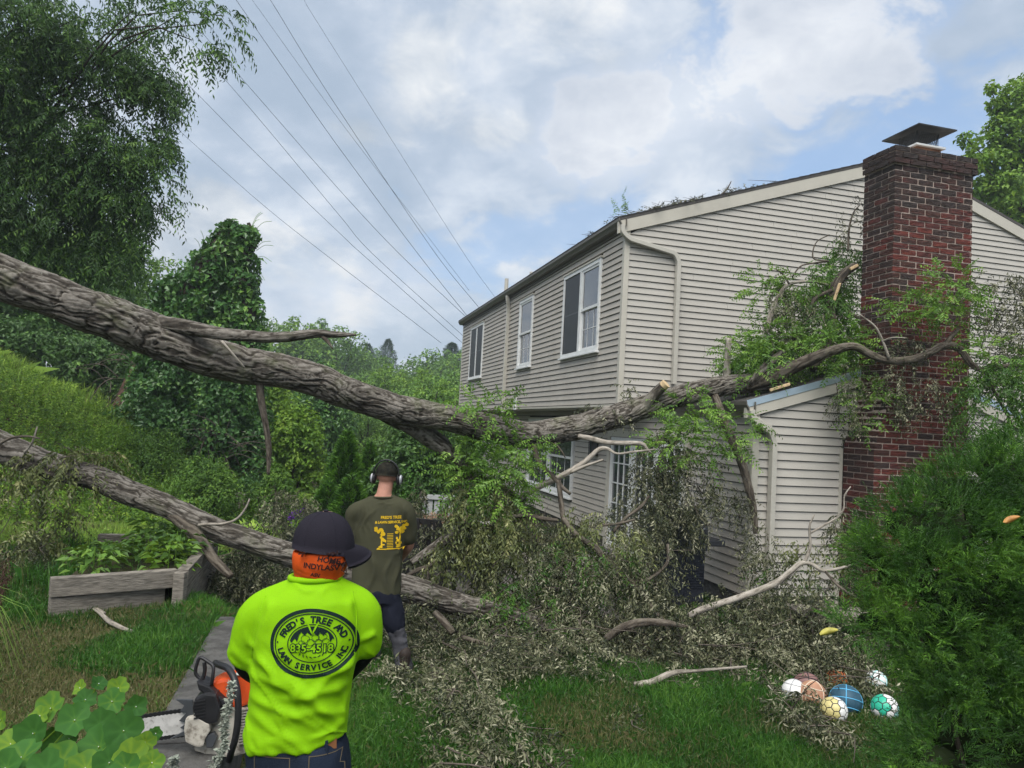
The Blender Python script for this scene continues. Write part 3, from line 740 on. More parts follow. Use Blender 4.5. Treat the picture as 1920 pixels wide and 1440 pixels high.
L_MID = leaf_mat('woodland_leaf', [(0.0, (0.040, 0.094, 0.019)), (0.55, (0.117, 0.235, 0.038)), (1.0, (0.290, 0.452, 0.072))], 0.5, 0.3, 0.25, (0.16, 0.26, 0.03), patch=0.6)
L_LIGHT = leaf_mat('bright_leaf', [(0.0, (0.044, 0.110, 0.015)), (0.5, (0.152, 0.290, 0.034)), (1.0, (0.341, 0.489, 0.069))], 0.5, 0.3, 0.3, (0.3, 0.42, 0.03), patch=0.5)
L_VINE = leaf_mat('vine_leaf', [(0.0, (0.028, 0.086, 0.022)), (0.6, (0.068, 0.172, 0.037)), (1.0, (0.234, 0.416, 0.075))], 0.38, 0.45, 0.2, (0.15, 0.26, 0.03), patch=0.35)
L_CONIFER = leaf_mat('conifer_needles', [(0.0, (0.017, 0.045, 0.021)), (0.6, (0.039, 0.092, 0.036)), (1.0, (0.084, 0.154, 0.056))], 0.55, 0.3, 0.1)
L_ARBOR = leaf_mat('arborvitae_spray', [(0.0, (0.016, 0.053, 0.010)), (0.5, (0.047, 0.129, 0.017)), (1.0, (0.135, 0.288, 0.031))], 0.5, 0.3, 0.2, (0.08, 0.16, 0.015), patch=0.5)

def norm(v): return v / (np.linalg.norm(v, axis=-1, keepdims=True) + 1e-9)
def leafquads(pos, d, nrm, L, Wd, tint, droop=0.15):
    """kite shaped leaves, folded along the midrib"""
    N = len(pos); L = np.broadcast_to(np.asarray(L, float), (N,))[:, None]; Wd = np.broadcast_to(np.asarray(Wd, float), (N,))[:, None]
    d = norm(d); s = norm(np.cross(d, nrm)); u = np.cross(s, d)
    mid = pos + d * L * .42 + u * Wd * .18
    V = np.stack([pos, mid + s * Wd * .5, pos + d * L - u * L * droop, mid - s * Wd * .5], 1).reshape(-1, 3)
    F = np.arange(4 * N).reshape(N, 4)
    return V, F, np.repeat(np.clip(tint, 0, 1), 4)
def sprays(r, pts, dirs, length, m=11, L=.04, Wd=.016, sag=.4, jit=.2, droop=.3, tint0=.5, tvar=.25, forward=.5):
    """pinnate leaf sprays, leaflets in two ranks along an arching stalk"""
    N = len(pts); length = np.broadcast_to(np.asarray(length, float), (N,))
    t = np.linspace(.14, 1, m)
    dn = norm(dirs)[:, None]; ln = length[:, None, None]
    pos = pts[:, None] + dn * ln * t[None, :, None] + np.array((0, 0, -1.)) * sag * ln * (t ** 2)[None, :, None]
    tan = norm(dn + np.array((0, 0, -2.)) * sag * t[None, :, None])
    up = norm(r.normal(size=(N, 1, 3)) * .5 + np.array((0, 0, 1.)))
    side = norm(np.cross(tan, np.broadcast_to(up, tan.shape)))
    sg = np.where(np.arange(m) % 2, 1., -1.)[None, :, None]
    ld = norm(tan * forward + side * sg + r.normal(size=pos.shape) * jit + np.array((0, 0, -1.)) * droop)
    nn = norm(np.cross(side, tan) + r.normal(size=pos.shape) * (jit + .15))
    nn = np.where(nn[..., 2:3] < 0, -nn, nn) if jit < .4 else nn
    sc = r.uniform(.65, 1.2, (N, m)) * (1 - .35 * np.abs(t - .5))[None]
    tt = tint0 + r.normal(size=(N, 1)) * tvar + r.normal(size=(N, m)) * tvar * .7
    return leafquads(pos.reshape(-1, 3), ld.reshape(-1, 3), nn.reshape(-1, 3), (L * sc).ravel(), (Wd * sc).ravel(), tt.ravel())
def joinq(parts):
    Vs, Fs, Ts, n = [], [], [], 0
    for V, F, T in parts: Vs.append(V); Fs.append(F + n); Ts.append(T); n += len(V)
    return np.concatenate(Vs), np.concatenate(Fs), np.concatenate(Ts)
def ball(r, n, inner=0.0):
    d = norm(r.normal(size=(n, 3))); return d * (inner + (1 - inner) * r.random((n, 1)) ** (1 / 3.)), d
def bark_tube(rows, seg=.014, sides=96, depth=.16, rough=1.0, ref=(0, 0, 1), seed=0, flare=None):
    """rows of (x, y, z, r): a limb whose bark is cut by long interlacing furrows"""
    rows = np.asarray(rows, float); ln = np.linalg.norm(np.diff(rows[:, :3], axis=0), axis=1).sum()
    n = max(8, int(ln / seg)); s = spline(rows, n); p, rr = s[:, :3], np.maximum(s[:, 3], .002)
    p = p + (np.stack([fbm(np.c_[np.arange(n) * seg * 1.6 + 40 * k, np.full(n, seed + .5), np.zeros(n)], 3) for k in range(3)], 1) - .5) * rr[:, None] * .55
    th = np.linspace(0, 2 * np.pi, sides, endpoint=False)[None]; sl = (np.linspace(0, ln, n))[:, None]
    R = max(rr.mean(), .02)
    wob = (fbm(np.stack([np.cos(th) * 1.2 + 0 * sl, np.sin(th) * 1.2 + 0 * sl, sl * 3.1 + seed + 0 * th], -1), 3) - .5)
    fr = R / .024
    q = np.stack([np.cos(th + wob * 1.3) * fr + 0 * sl, np.sin(th + wob * 1.3) * fr + 0 * sl, sl / .19 + wob * 1.4 + seed * 3.7], -1)
    a = np.abs(2 * vnoise(q) - 1); b = np.abs(2 * vnoise(q * (2.1, 2.1, 1.7) + 31.7) - 1)
    ridge = np.clip(a * 3.4, 0, 1) ** .8 * .74 + np.clip(b * 2.4, 0, 1) * .26
    big = fbm(np.stack([np.cos(th) * .9 + 0 * sl, np.sin(th) * .9 + 0 * sl, sl * 1.4 + seed + 5 + 0 * th], -1), 3) - .5
    disp = 1 + depth * rough * (ridge - .75 + .22 * (vnoise(q * (2.6, 2.6, 3.4) + 7.7) - .5)) + big * .26
    V, F = tube(p, rr, sides=sides, ref=ref, disp=disp)
    tint = np.clip(ridge ** 1.5 * .75 + (vnoise(q * 3.3) - .5) * .3, 0, 1).ravel()
    return V, F, tint
def pxrows(rows): return np.array([[*P(x, y, d), th * .5 * d / FPX] for x, y, th, d in rows])
rt = np.random.default_rng(21)
def limb(parent, rows, name='branch', sides=12, seg=.03, material=None, depth=.12, label=None, seed=None, world=False):
    V, F, T = bark_tube(np.asarray(rows, float) if world else pxrows(rows), seg, sides, depth, seed=rt.integers(1, 900) if seed is None else seed)
    o = mk(name, V, F, material or M_BARK2, parent, {'tint': T}, smooth=True)
    if label: o['label'] = label
    return o

# ------------------------------------------------------------------ the fallen trees
up_tree = thing('fallen_tree', 'big furrowed fallen trunk arching across the yard onto the roof of the low extension', 'tree', P(700, 775, 7.6) * (1, 1, 0))
V, F, T = bark_tube(pxrows([(-620, 250, 104, 5.4), (-400, 345, 100, 5.7), (-190, 440, 96, 6.0), (-60, 495, 88, 6.3), (0, 520, 84, 6.45), (100, 556, 82, 6.6), (200, 592, 82, 6.8), (290, 628, 82, 7.0), (370, 664, 76, 7.1), (440, 684, 70, 7.2), (530, 697, 62, 7.35), (590, 713, 60, 7.45), (640, 736, 58, 7.55), (740, 764, 53, 7.8), (830, 781, 50, 8.0), (910, 801, 50, 8.2), (960, 812, 49, 8.35), (1000, 814, 48, 8.5), (1073, 805, 46, 8.7), (1140, 787, 44, 8.9), (1207, 763, 42, 9.05), (1280, 742, 40, 9.2), (1363, 722, 38, 9.35), (1440, 718, 30, 9.3), (1475, 720, 20, 9.2)]), .0125, 120, .15, seed=3)
mk('trunk', V, F, M_BARK, up_tree, {'tint': T}, smooth=True)
limb(up_tree, [(300, 606, 30, 6.95), (345, 613, 28, 6.9), (410, 626, 24, 6.85), (470, 631, 21, 6.85), (533, 631, 20, 6.85), (590, 625, 17, 6.85), (625, 627, 13, 6.85), (668, 628, 4, 6.85)], sides=40, seg=.014, depth=.22, material=M_BARK, label='short dead branch with a broken tip')
limb(up_tree, [(604, 630, 9, 6.85), (614, 640, 7, 6.83), (624, 654, 2, 6.8)], 'stub', 10)
limb(up_tree, [(415, 640, 6, 6.7), (435, 663, 5, 6.72), (458, 690, 4, 6.8)], 'twig', 8, material=M_PALEBARK)
limb(up_tree, [(487, 712, 15, 7.25), (489, 745, 14, 7.25), (497, 790, 12, 7.27), (504, 840, 11, 7.3), (503, 890, 6, 7.3)], sides=18, label='dead branch hanging straight down')
limb(up_tree, [(690, 752, 40, 7.75), (745, 782, 38, 7.95), (795, 808, 35, 8.1), (835, 842, 31, 8.2), (868, 880, 26, 8.3), (910, 905, 20, 8.4), (950, 925, 17, 8.4), (985, 940, 12, 8.4)], sides=44, seg=.016, depth=.2, material=M_BARK, label='dark forked limb running under the trunk')
# fork that climbs over the extension and past the chimney
limb(up_tree, [(1400, 722, 30, 9.3), (1450, 706, 28, 9.2), (1500, 684, 24, 9.05), (1550, 662, 19, 8.85), (1597, 650, 16, 8.7), (1630, 664, 15, 8.65), (1663, 676, 14, 8.6), (1713, 673, 13, 8.55), (1745, 660, 13, 8.5), (1773, 648, 14, 8.5), (1800, 655, 13, 8.5), (1822, 684, 11, 8.45), (1847, 694, 9, 8.4), (1890, 686, 7, 8.35), (1960, 690, 5, 8.3)], sides=40, seg=.014, depth=.16, label='dark limb crossing in front of the chimney')
limb(up_tree, [(1768, 650, 11, 8.5), (1783, 632, 9, 8.5), (1797, 616, 6, 8.5)], 'stub', 10)
limb(up_tree, [(1846, 694, 7, 8.4), (1870, 745, 6, 8.4), (1895, 790, 4, 8.4), (1915, 830, 3, 8.4)], sides=10)
limb(up_tree, [(1667, 672, 6, 8.55), (1655, 640, 5, 8.55), (1640, 612, 4, 8.55), (1612, 590, 3, 8.55)], 'twig', 8, material=M_PALEBARK)
limb(up_tree, [(1655, 640, 4, 8.55), (1672, 633, 3, 8.5), (1700, 634, 2, 8.5)], 'twig', 6, material=M_PALEBARK)
limb(up_tree, [(1363, 712, 15, 9.35), (1364, 690, 12, 9.35), (1365, 660, 11, 9.35), (1367, 634, 10, 9.35)], 'stub', 20, material=M_PALEBARK, label='broken upright stub')
st = limb(up_tree, [(1205, 766, 26, 9.0), (1222, 745, 22, 8.95), (1246, 722, 19, 8.9)], 'stub', 24, material=M_BARK)
V, F = tube([P(1243.5, 724, 8.9), P(1249, 719, 8.88)], .058, sides=18); mk('cut_end', V, F, M_WOOD, st)
limb(up_tree, [(1340, 742, 14, 9.2), (1362, 800, 17, 9.0), (1388, 862, 16, 8.9), (1403, 910, 15, 8.85), (1413, 955, 13, 8.85), (1417, 1000, 9, 8.85)], sides=24, seg=.018, depth=.2, label='dark limb hanging beside the extension corner')
# broken crown leaning on the chimney
limb(up_tree, [(1520, 690, 20, 9.4), (1545, 660, 20, 9.5), (1560, 622, 19, 9.6), (1557, 583, 18, 9.65), (1563, 547, 18, 9.65), (1582, 515, 17, 9.6), (1606, 497, 14, 9.55)], sides=28, seg=.018, label='snapped limb leaning on the chimney')
V, F = bevbox(P(1569, 548, 9.55), (.02, 0, .004), (.004, .02, 0), (.035, .0, .12), .012); mk('split_wood', V, F, M_WOOD, up_tree)
V, F = bevbox(P(1601, 501, 9.5), (.05, 0, .03), (0, .02, 0), (-.01, .0, .016), .01); mk('split_wood', V, F, M_WOOD, up_tree)
V, F = bevbox(P(1462, 726, 9.05), (.12, 0, .045), (0, .02, 0), (-.004, .0, .018), .01); mk('split_wood', V, F, M_WOOD, up_tree)
limb(up_tree, [(1490, 640, 17, 9.6), (1520, 583, 14, 9.8), (1527, 563, 13, 9.8), (1553, 537, 11, 9.8), (1590, 520, 8, 9.7)], sides=18)
limb(up_tree, [(1430, 640, 9, 9.6), (1447, 587, 11, 9.7), (1463, 553, 9, 9.7), (1480, 533, 6, 9.7), (1520, 528, 5, 9.7), (1553, 535, 5, 9.7)], sides=14, material=M_PALEBARK)
limb(up_tree, [(1520, 578, 7, 9.6), (1528, 560, 7, 9.6), (1548, 548, 6, 9.6), (1562, 543, 5, 9.6)], sides=10)
limb(up_tree, [(1405, 720, 14, 9.2), (1425, 700, 16, 9.2), (1445, 680, 17, 9.25), (1470, 660, 12, 9.3)], sides=22, material=M_BARK)
for rows in ([(1485, 520, 3, 9.6), (1500, 500, 3, 9.6), (1520, 494, 3, 9.6), (1553, 490, 4, 9.7)], [(1480, 533, 4, 9.6), (1468, 515, 3, 9.6), (1455, 505, 2, 9.55)], [(1553, 490, 3, 9.6), (1525, 484, 3, 9.6), (1530, 455, 2, 9.6), (1555, 440, 2, 9.6)],
             [(1590, 470, 5, 9.7), (1592, 430, 4, 9.75), (1600, 400, 3, 9.8), (1612, 385, 2, 9.8)], [(1560, 560, 6, 9.7), (1600, 590, 7, 9.6), (1620, 600, 5, 9.5)]):
    limb(up_tree, rows, 'twig', 7)
# bare branches under the arch
limb(up_tree, [(1085, 818, 9, 8.6), (1110, 823, 10, 8.55), (1135, 829, 9, 8.5), (1165, 831, 9, 8.5), (1203, 832, 8, 8.45), (1212, 841, 6, 8.45), (1221, 850, 4, 8.45)], sides=16, material=M_PALEBARK, label='bare pale grey branch')
limb(up_tree, [(975, 935, 11, 8.3), (1000, 917, 12, 8.35), (1042, 898, 11, 8.4), (1091, 870, 10, 8.45), (1121, 845, 9, 8.45), (1138, 842, 7, 8.45), (1157, 851, 4, 8.4), (1192, 847, 4, 8.4), (1230, 842, 2, 8.4)], sides=18, material=M_PALEBARK)
limb(up_tree, [(1070, 886, 7, 8.4), (1100, 873, 6, 8.35), (1131, 862, 4, 8.3)], sides=10, material=M_PALEBARK)
limb(up_tree, [(1000, 835, 11, 8.4), (1008, 862, 10, 8.35), (1022, 880, 9, 8.3), (1043, 900, 9, 8.25), (1056, 915, 8, 8.2), (1070, 926, 6, 8.2)], sides=14)
limb(up_tree, [(1040, 830, 5, 8.5), (1052, 845, 4, 8.5), (1060, 858, 2, 8.5)], 'twig', 8)
limb(up_tree, [(1047, 900, 9, 8.2), (1052, 936, 10, 8.15), (1056, 968, 9, 8.1), (1062, 990, 7, 8.0)], sides=12)
limb(up_tree, [(950, 968, 8, 8.0), (990, 967, 9, 8.0), (1020, 972, 8, 7.95), (1045, 975, 6, 7.95)], sides=12)
limb(up_tree, [(1056, 972, 10, 8.0), (1082, 1004, 11, 7.95), (1117, 1027, 11, 7.9), (1135, 1052, 10, 7.85), (1167, 1080, 10, 7.8), (1187, 1092, 10, 7.75), (1205, 1115, 9, 7.7), (1230, 1148, 8, 7.6), (1250, 1175, 7, 7.5), (1262, 1230, 5, 7.4)], sides=16, depth=.16, label='dark limb sloping down through the wilted leaves')
limb(up_tree, [(1187, 1091, 7, 7.75), (1215, 1086, 7, 7.75), (1238, 1070, 6, 7.75), (1252, 1052, 6, 7.75), (1252, 1020, 5, 7.8)], sides=12)
limb(up_tree, [(1150, 998, 6, 8.3), (1175, 970, 6, 8.3), (1200, 952, 6, 8.3), (1217, 930, 5, 8.3)], sides=10)
limb(up_tree, [(1127, 985, 6, 8.2), (1160, 982, 5, 8.2), (1190, 974, 4, 8.2)], sides=8)
limb(up_tree, [(1275, 800, 8, 8.9), (1268, 830, 7, 8.85), (1240, 850, 6, 8.8), (1235, 900, 5, 8.7), (1245, 940, 4, 8.6)], sides=10)
limb(up_tree, [(1136, 1198, 12, 7.15), (1165, 1179, 15, 7.1), (1200, 1168, 15, 7.1), (1245, 1168, 12, 7.1), (1290, 1176, 6, 7.1)], sides=18, depth=.18)

low_tree = thing('fallen_tree', 'smaller fallen trunk lying low behind the two workers, its wilted crown over the patio', 'tree', P(700, 1100, 7.4) * (1, 1, 0))
V, F, T = bark_tube(pxrows([(-560, 650, 60, 8.2), (-370, 715, 58, 8.0), (-190, 770, 56, 7.7), (-60, 812, 54, 7.5), (0, 838, 54, 7.4), (85, 872, 48, 7.35), (180, 898, 44, 7.35), (250, 925, 44, 7.3), (312, 948, 43, 7.3), (400, 988, 42, 7.3), (480, 1020, 42, 7.3), (560, 1048, 42, 7.35), (660, 1075, 44, 7.4), (760, 1105, 48, 7.45), (830, 1127, 42, 7.5), (900, 1145, 38, 7.5), (960, 1158, 34, 7.5), (1010, 1172, 28, 7.5), (1060, 1185, 18, 7.5)]), .0145, 90, .15, seed=9)
mk('trunk', V, F, M_BARK, low_tree, {'tint': T}, smooth=True)
limb(low_tree, [(318, 962, 22, 7.25), (345, 985, 22, 7.2), (372, 1008, 20, 7.15), (395, 1042, 18, 7.1), (415, 1064, 16, 7.05), (433, 1082, 12, 7.0)], sides=24, seg=.016, depth=.16, label='stout side branch bending down to the grass')
limb(low_tree, [(372, 985, 5, 7.15), (390, 983, 5, 7.1), (420, 982, 5, 7.0), (445, 972, 4, 7.0), (462, 950, 4, 7.0), (468, 935, 3, 7.0)], sides=8, material=M_PALEBARK)
limb(low_tree, [(-10, 838, 6, 7.0), (18, 822, 5, 7.0), (50, 818, 4, 7.0), (75, 822, 3, 7.0)], sides=8)
limb(low_tree, [(45, 850, 5, 7.1), (60, 830, 4, 7.1), (70, 800, 3, 7.1)], 'twig', 8, material=M_PALEBARK)
limb(low_tree, [(770, 1055, 14, 7.9), (800, 1035, 17, 8.0), (830, 1015, 19, 8.1), (865, 992, 19, 8.2), (890, 975, 14, 8.2)], sides=24, material=M_BARK, label='grey limb propped against the patio chairs')
limb(low_tree, [(760, 1082, 8, 7.8), (785, 1068, 8, 7.8), (805, 1062, 7, 7.8), (815, 1050, 6, 7.8)], sides=10)
limb(low_tree, [(800, 1065, 6, 7.8), (803, 1085, 6, 7.8), (800, 1110, 5, 7.8), (795, 1130, 4, 7.7)], sides=10)
limb(low_tree, [(890, 1010, 5, 8.2), (930, 1030, 6, 8.2), (965, 1040, 4, 8.2)], sides=10)
limb(low_tree, [(815, 1148, 12, 6.9), (832, 1165, 14, 6.85), (850, 1187, 12, 6.8)], sides=18)
limb(low_tree, [(868, 1195, 8, 6.9), (900, 1205, 8, 6.8), (930, 1212, 5, 6.7)], sides=10)
limb(low_tree, [(962, 1225, 7, 6.6), (972, 1245, 8, 6.55), (985, 1263, 8, 6.5), (1015, 1272, 7, 6.5), (1058, 1274, 4, 6.5)], sides=12)
limb(low_tree, [(1290, 1155, 11, 7.4), (1330, 1138, 12, 7.4), (1380, 1122, 12, 7.4), (1447, 1097, 12, 7.4), (1480, 1072, 11, 7.4), (1500, 1056, 10, 7.4), (1520, 1057, 8, 7.4), (1547, 1070, 7, 7.3), (1597, 1060, 4, 7.2)], sides=18, material=M_PALEBARK, label='long pale branch rising towards the house corner')
limb(low_tree, [(1508, 1056, 7, 7.4), (1519, 1025, 6, 7.4), (1518, 987, 4, 7.4), (1527, 965, 3, 7.4)], sides=8, material=M_PALEBARK)
limb(low_tree, [(1519, 1000, 4, 7.4), (1545, 985, 4, 7.4), (1570, 970, 4, 7.4), (1582, 953, 3, 7.4), (1583, 930, 3, 7.4), (1595, 912, 2, 7.4)], sides=8, material=M_PALEBARK)
limb(low_tree, [(1547, 1072, 5, 7.2), (1580, 1105, 5, 7.0), (1632, 1132, 4, 6.9)], sides=8)
limb(low_tree, [(1190, 1285, 12, 6.3), (1225, 1278, 12, 6.3), (1260, 1262, 10, 6.35), (1300, 1258, 6, 6.4), (1400, 1250, 4, 6.5)], sides=14, material=M_PALEBARK)
for rows in ([(800, 1360, 4, 5.6), (840, 1395, 4, 5.5), (880, 1440, 3, 5.3)], [(810, 1355, 4, 5.6), (835, 1330, 3, 5.7), (850, 1300, 3, 5.8)], [(1440, 1285, 3, 6.3), (1470, 1320, 3, 6.2), (1500, 1355, 2, 6.1)], [(655, 1230, 3, 6.6), (690, 1250, 4, 6.5), (720, 1275, 3, 6.4)]):
    limb(low_tree, rows, 'twig', 7, material=M_PALEBARK)

rf = np.random.default_rng(5)
twig_bits = {}
def blob(parent, x, y, d, rx, ry, kind, dens=1.0, dz=.8):
    c = P(x, y, d); k = d / FPX
    R = np.array((rx * k, max(rx, ry) * k * dz, ry * k)); area = 3.14 * R[0] * R[2]
    if kind == 'wilt':   a = dict(m=12, L=.052, Wd=.0175, sag=.45, jit=.55, droop=.7, tint0=.40, tvar=.27); n = 1250; ln = (.13, .26); M_ = L_WILT
    elif kind == 'olive': a = dict(m=13, L=.056, Wd=.023, sag=.7, jit=.3, droop=.8, tint0=.42, tvar=.2); n = 850; ln = (.16, .3); M_ = L_OLIVE
    elif kind == 'dull': a = dict(m=13, L=.055, Wd=.021, sag=.6, jit=.35, droop=.6, tint0=.12, tvar=.16); n = 900; ln = (.15, .27); M_ = L_FRESH
    else:                a = dict(m=15, L=.056, Wd=.024, sag=.3, jit=.16, droop=.2, tint0=.5, tvar=.18); n = 620; ln = (.2, .34); M_ = L_FRESH
    N = max(6, int(n * dens * area)); q, dr = ball(rf, N, .25)
    pts = c + q * R
    if kind in ('wilt', 'dull', 'olive'):                  # tangled strands with dark gaps between them
        ok = vnoise(pts * (5.5, 5.5, 3.0)) + .25 * (rf.random(N) - .5) > .43; q, dr, pts = q[ok], dr[ok], pts[ok]; N = len(pts)
        if N == 0: return None
    pts[:, 2] = np.maximum(pts[:, 2], height(pts[:, 0], pts[:, 1]) + .05 + .08 * rf.random(N))
    dirs = dr * (1, 1, .5) * (.5 if kind == 'wilt' else 1) + rf.normal(size=(N, 3)) * .42 + np.array((0, 0, {'wilt': -.6, 'fresh': .15}.get(kind, -.4)))
    V, F, T = sprays(rf, pts, dirs, rf.uniform(*ln, N), **a)
    V[:, 2] = np.maximum(V[:, 2], height(V[:, 0], V[:, 1]) + .012)
    o = mk('foliage', V, F, M_, parent, {'tint': T})
    tw = twig_bits.setdefault(parent.name, [])
    for i in range(max(2, int(N * .05))):
        a0 = c + q[i] * R * .9; b0 = a0 + norm(rf.normal(size=3) + np.array((0, 0, -.4))) * rf.uniform(.15, .45)
        mdl = (a0 + b0) / 2 + rf.normal(size=3) * .03; ps = spline(np.array([a0, mdl, b0]), 6)
        ps[:, 2] = np.maximum(ps[:, 2], .02 + height(ps[:, 0], ps[:, 1]))
        tw.append(tube(ps, np.linspace(.005, .0018, 6), sides=4, cap=False))
    return o
for a in [(1150, 1000, 8.4, 60, 50), (1010, 985, 8.6, 60, 40), (1240, 860, 8.8, 45, 60), (1205, 945, 8.7, 45, 85), (1290, 890, 8.8, 60, 55), (1365, 940, 8.9, 45, 30), (1425, 1020, 8.7, 24, 45), (1500, 610, 9.6, 60, 50), (1460, 560, 9.8, 30, 35), (1690, 648, 8.7, 45, 28),
          (1680, 735, 8.75, 24, 50), (1740, 735, 8.7, 42, 36), (1590, 745, 8.95, 18, 60), (1870, 555, 9.0, 60, 55), (1900, 600, 8.6, 40, 90), (1600, 420, 9.9, 16, 60), (1240, 955, 8.7, 55, 45), (1290, 985, 8.8, 40, 30), (1170, 1020, 8.3, 60, 45), (1150, 770, 8.9, 50, 12), (1170, 735, 9.1, 22, 20)]:
    blob(up_tree, *a, 'wilt', .5)
for a in [(1865, 770, 8.3, 55, 90), (1900, 700, 8.2, 30, 60), (1540, 600, 9.9, 60, 70), (1590, 560, 9.95, 34, 80), (1585, 480, 9.9, 30, 50), (1560, 520, 9.9, 40, 40), (1500, 660, 9.8, 80, 40), (1430, 680, 9.6, 60, 30), (1600, 640, 9.6, 30, 50)]: blob(up_tree, *a, 'dull', 1.0)
for a in [(1290, 772, 8.8, 40, 32), (1325, 830, 8.8, 60, 35), (1260, 835, 8.75, 40, 40), (1420, 690, 9.4, 55, 40), (1480, 660, 9.5, 50, 40), (1585, 640, 9.2, 40, 25), (1785, 545, 8.5, 48, 40), (1775, 585, 8.5, 50, 24), (1715, 575, 8.55, 46, 18), (1855, 670, 8.4, 45, 35), (1440, 540, 9.8, 40, 25), (1500, 530, 9.8, 40, 25), (1625, 760, 8.9, 22, 50), (1385, 800, 8.9, 28, 28), (1560, 650, 9.3, 60, 18), (1400, 660, 9.6, 40, 30), (1450, 640, 9.7, 50, 40), (1580, 690, 9.2, 30, 22)]:
    blob(up_tree, *a, 'fresh', .6)
for a in [(905, 765, 7.9, 40, 24), (870, 747, 8.0, 26, 10), (948, 752, 8.0, 14, 14), (935, 785, 7.85, 14, 24), (870, 840, 8.2, 55, 24), (930, 870, 8.2, 60, 45), (880, 900, 8.15, 45, 60), (950, 910, 8.1, 45, 60), (985, 850, 8.2, 35, 30)]: blob(up_tree, *a, 'fresh', .62)
for a in [(900, 960, 8.1, 55, 70), (860, 1000, 8.2, 35, 50), (940, 1010, 8.0, 55, 60), (1085, 985, 8.0, 14, 40), (830, 1060, 7.7, 16, 50), (935, 1080, 7.7, 20, 70)]: blob(up_tree, *a, 'olive', .8)
for a in [(1000, 1090, 8.0, 110, 90), (1120, 1110, 7.8, 110, 80), (1195, 1085, 7.9, 60, 65), (1235, 1050, 8.3, 45, 50), (1250, 1180, 7.5, 110, 60), (1380, 1175, 7.5, 110, 60), (1480, 1200, 7.3, 110, 60), (1560, 1190, 7.2, 70, 60), (1420, 1245, 6.9, 110, 45), (1300, 1255, 6.9, 80, 40), (1500, 1325, 6.3, 60, 20), (1570, 1240, 6.9, 50, 50), (1080, 1190, 7.6, 110, 35),
          (900, 1185, 7.4, 120, 45), (800, 1185, 7.2, 60, 70), (880, 1250, 6.6, 110, 45), (820, 1295, 6.2, 60, 50), (900, 1350, 5.7, 66, 45), (960, 1420, 5.2, 75, 28), (850, 1425, 5.2, 55, 34), (890, 1390, 5.4, 70, 40), (1495, 1322, 5.7, 46, 22), (1545, 1348, 5.6, 26, 12), (1500, 1300, 6.1, 60, 20), (1480, 1345, 5.6, 40, 14), (1040, 1250, 6.8, 110, 26), (1140, 1335, 6.0, 32, 8), (700, 1225, 7.0, 40, 55), (790, 1070, 8.2, 20, 50), (1480, 1130, 7.5, 50, 45), (1560, 1120, 7.3, 30, 40), (1440, 1080, 8.2, 40, 60),
          (430, 1105, 7.6, 60, 45), (395, 1130, 7.5, 40, 30), (470, 1060, 7.6, 50, 50), (500, 1000, 8.0, 45, 45), (520, 1080, 7.4, 50, 40), (540, 945, 11, 55, 30), (800, 935, 9.3, 35, 35), (820, 985, 9.0, 40, 30), (30, 1030, 7.0, 40, 50), (1590, 1000, 8.3, 35, 50), (1640, 1300, 6.4, 40, 40)]:
    blob(low_tree, *a, 'wilt', .85)
for a in [(60, 950, 7.2, 80, 90), (190, 872, 7.2, 60, 30), (120, 865, 7.2, 80, 30), (60, 1040, 7.0, 60, 60), (1150, 985, 7.8, 55, 25), (1500, 1040, 8.0, 20, 40), (1600, 1030, 7.6, 30, 40)]: blob(low_tree, *a, 'olive', .6)
for a in [(980, 1140, 7.7, 90, 50), (1100, 1060, 8.0, 90, 50), (1320, 1165, 7.8, 60, 30), (1470, 1090, 8.4, 40, 50), (1060, 1210, 7.4, 60, 30)]: blob(low_tree, *a, 'dull', .7)
def thatch(parent, poly, dens, hmax, kind='wilt'):
    """wilted boughs lying over the ground inside an outline given as seen in the photograph"""
    pl_ = np.array([G(x, y, .1)[:2] for x, y in poly]); lo, hi = pl_.min(0), pl_.max(0); n = int(dens * np.prod(hi - lo)); xy = lo + rf.random((n, 2)) * (hi - lo)
    ins = np.zeros(n, bool); j = len(pl_) - 1
    for i in range(len(pl_)):
        (xi, yi), (xj, yj) = pl_[i], pl_[j]; ins ^= ((yi > xy[:, 1]) != (yj > xy[:, 1])) & (xy[:, 0] < (xj - xi) * (xy[:, 1] - yi) / (yj - yi + 1e-9) + xi); j = i
    xy = xy[ins]; n = len(xy); hh = hmax * np.clip(1.7 * vnoise(np.c_[xy * 1.7, np.full(n, 2.2)]) - .25, .08, 1) * (.6 + .6 * vnoise(np.c_[xy * 5, np.ones(n)]))
    pts = np.c_[xy, height(xy[:, 0], xy[:, 1]) + .03 + hh * rf.random(n) ** .6]
    flow = np.array((.75, -.65, 0)); dirs = flow * .5 + rf.normal(size=(n, 3)) * (.55, .55, .3) + (0, 0, -.12)
    V, F, T = sprays(rf, pts, dirs, rf.uniform(.14, .28, n), m=12, L=.05, Wd=.0165, sag=.25, jit=.55, droop=.3, tint0=.42, tvar=.27); V[:, 2] = np.maximum(V[:, 2], height(V[:, 0], V[:, 1]) + .012)
    mk('foliage', V, F, L_WILT, parent, {'tint': T}); tw = twig_bits.setdefault(parent.name, [])
    for i in range(0, n, 22):
        d_ = norm(dirs[i] * (1, 1, .2)) * rf.uniform(.2, .6); q_ = spline(np.array([pts[i], pts[i] + d_ * .5 + rf.normal(size=3) * .04, pts[i] + d_]), 6); q_[:, 2] = np.maximum(q_[:, 2], .02 + height(q_[:, 0], q_[:, 1])); tw.append(tube(q_, np.linspace(.007, .002, 6), sides=4, cap=False))
thatch(low_tree, [(690, 1180), (800, 1140), (960, 1180), (1000, 1260), (900, 1300), (960, 1380), (1060, 1450), (780, 1450), (800, 1330), (700, 1290)], 420, .34)
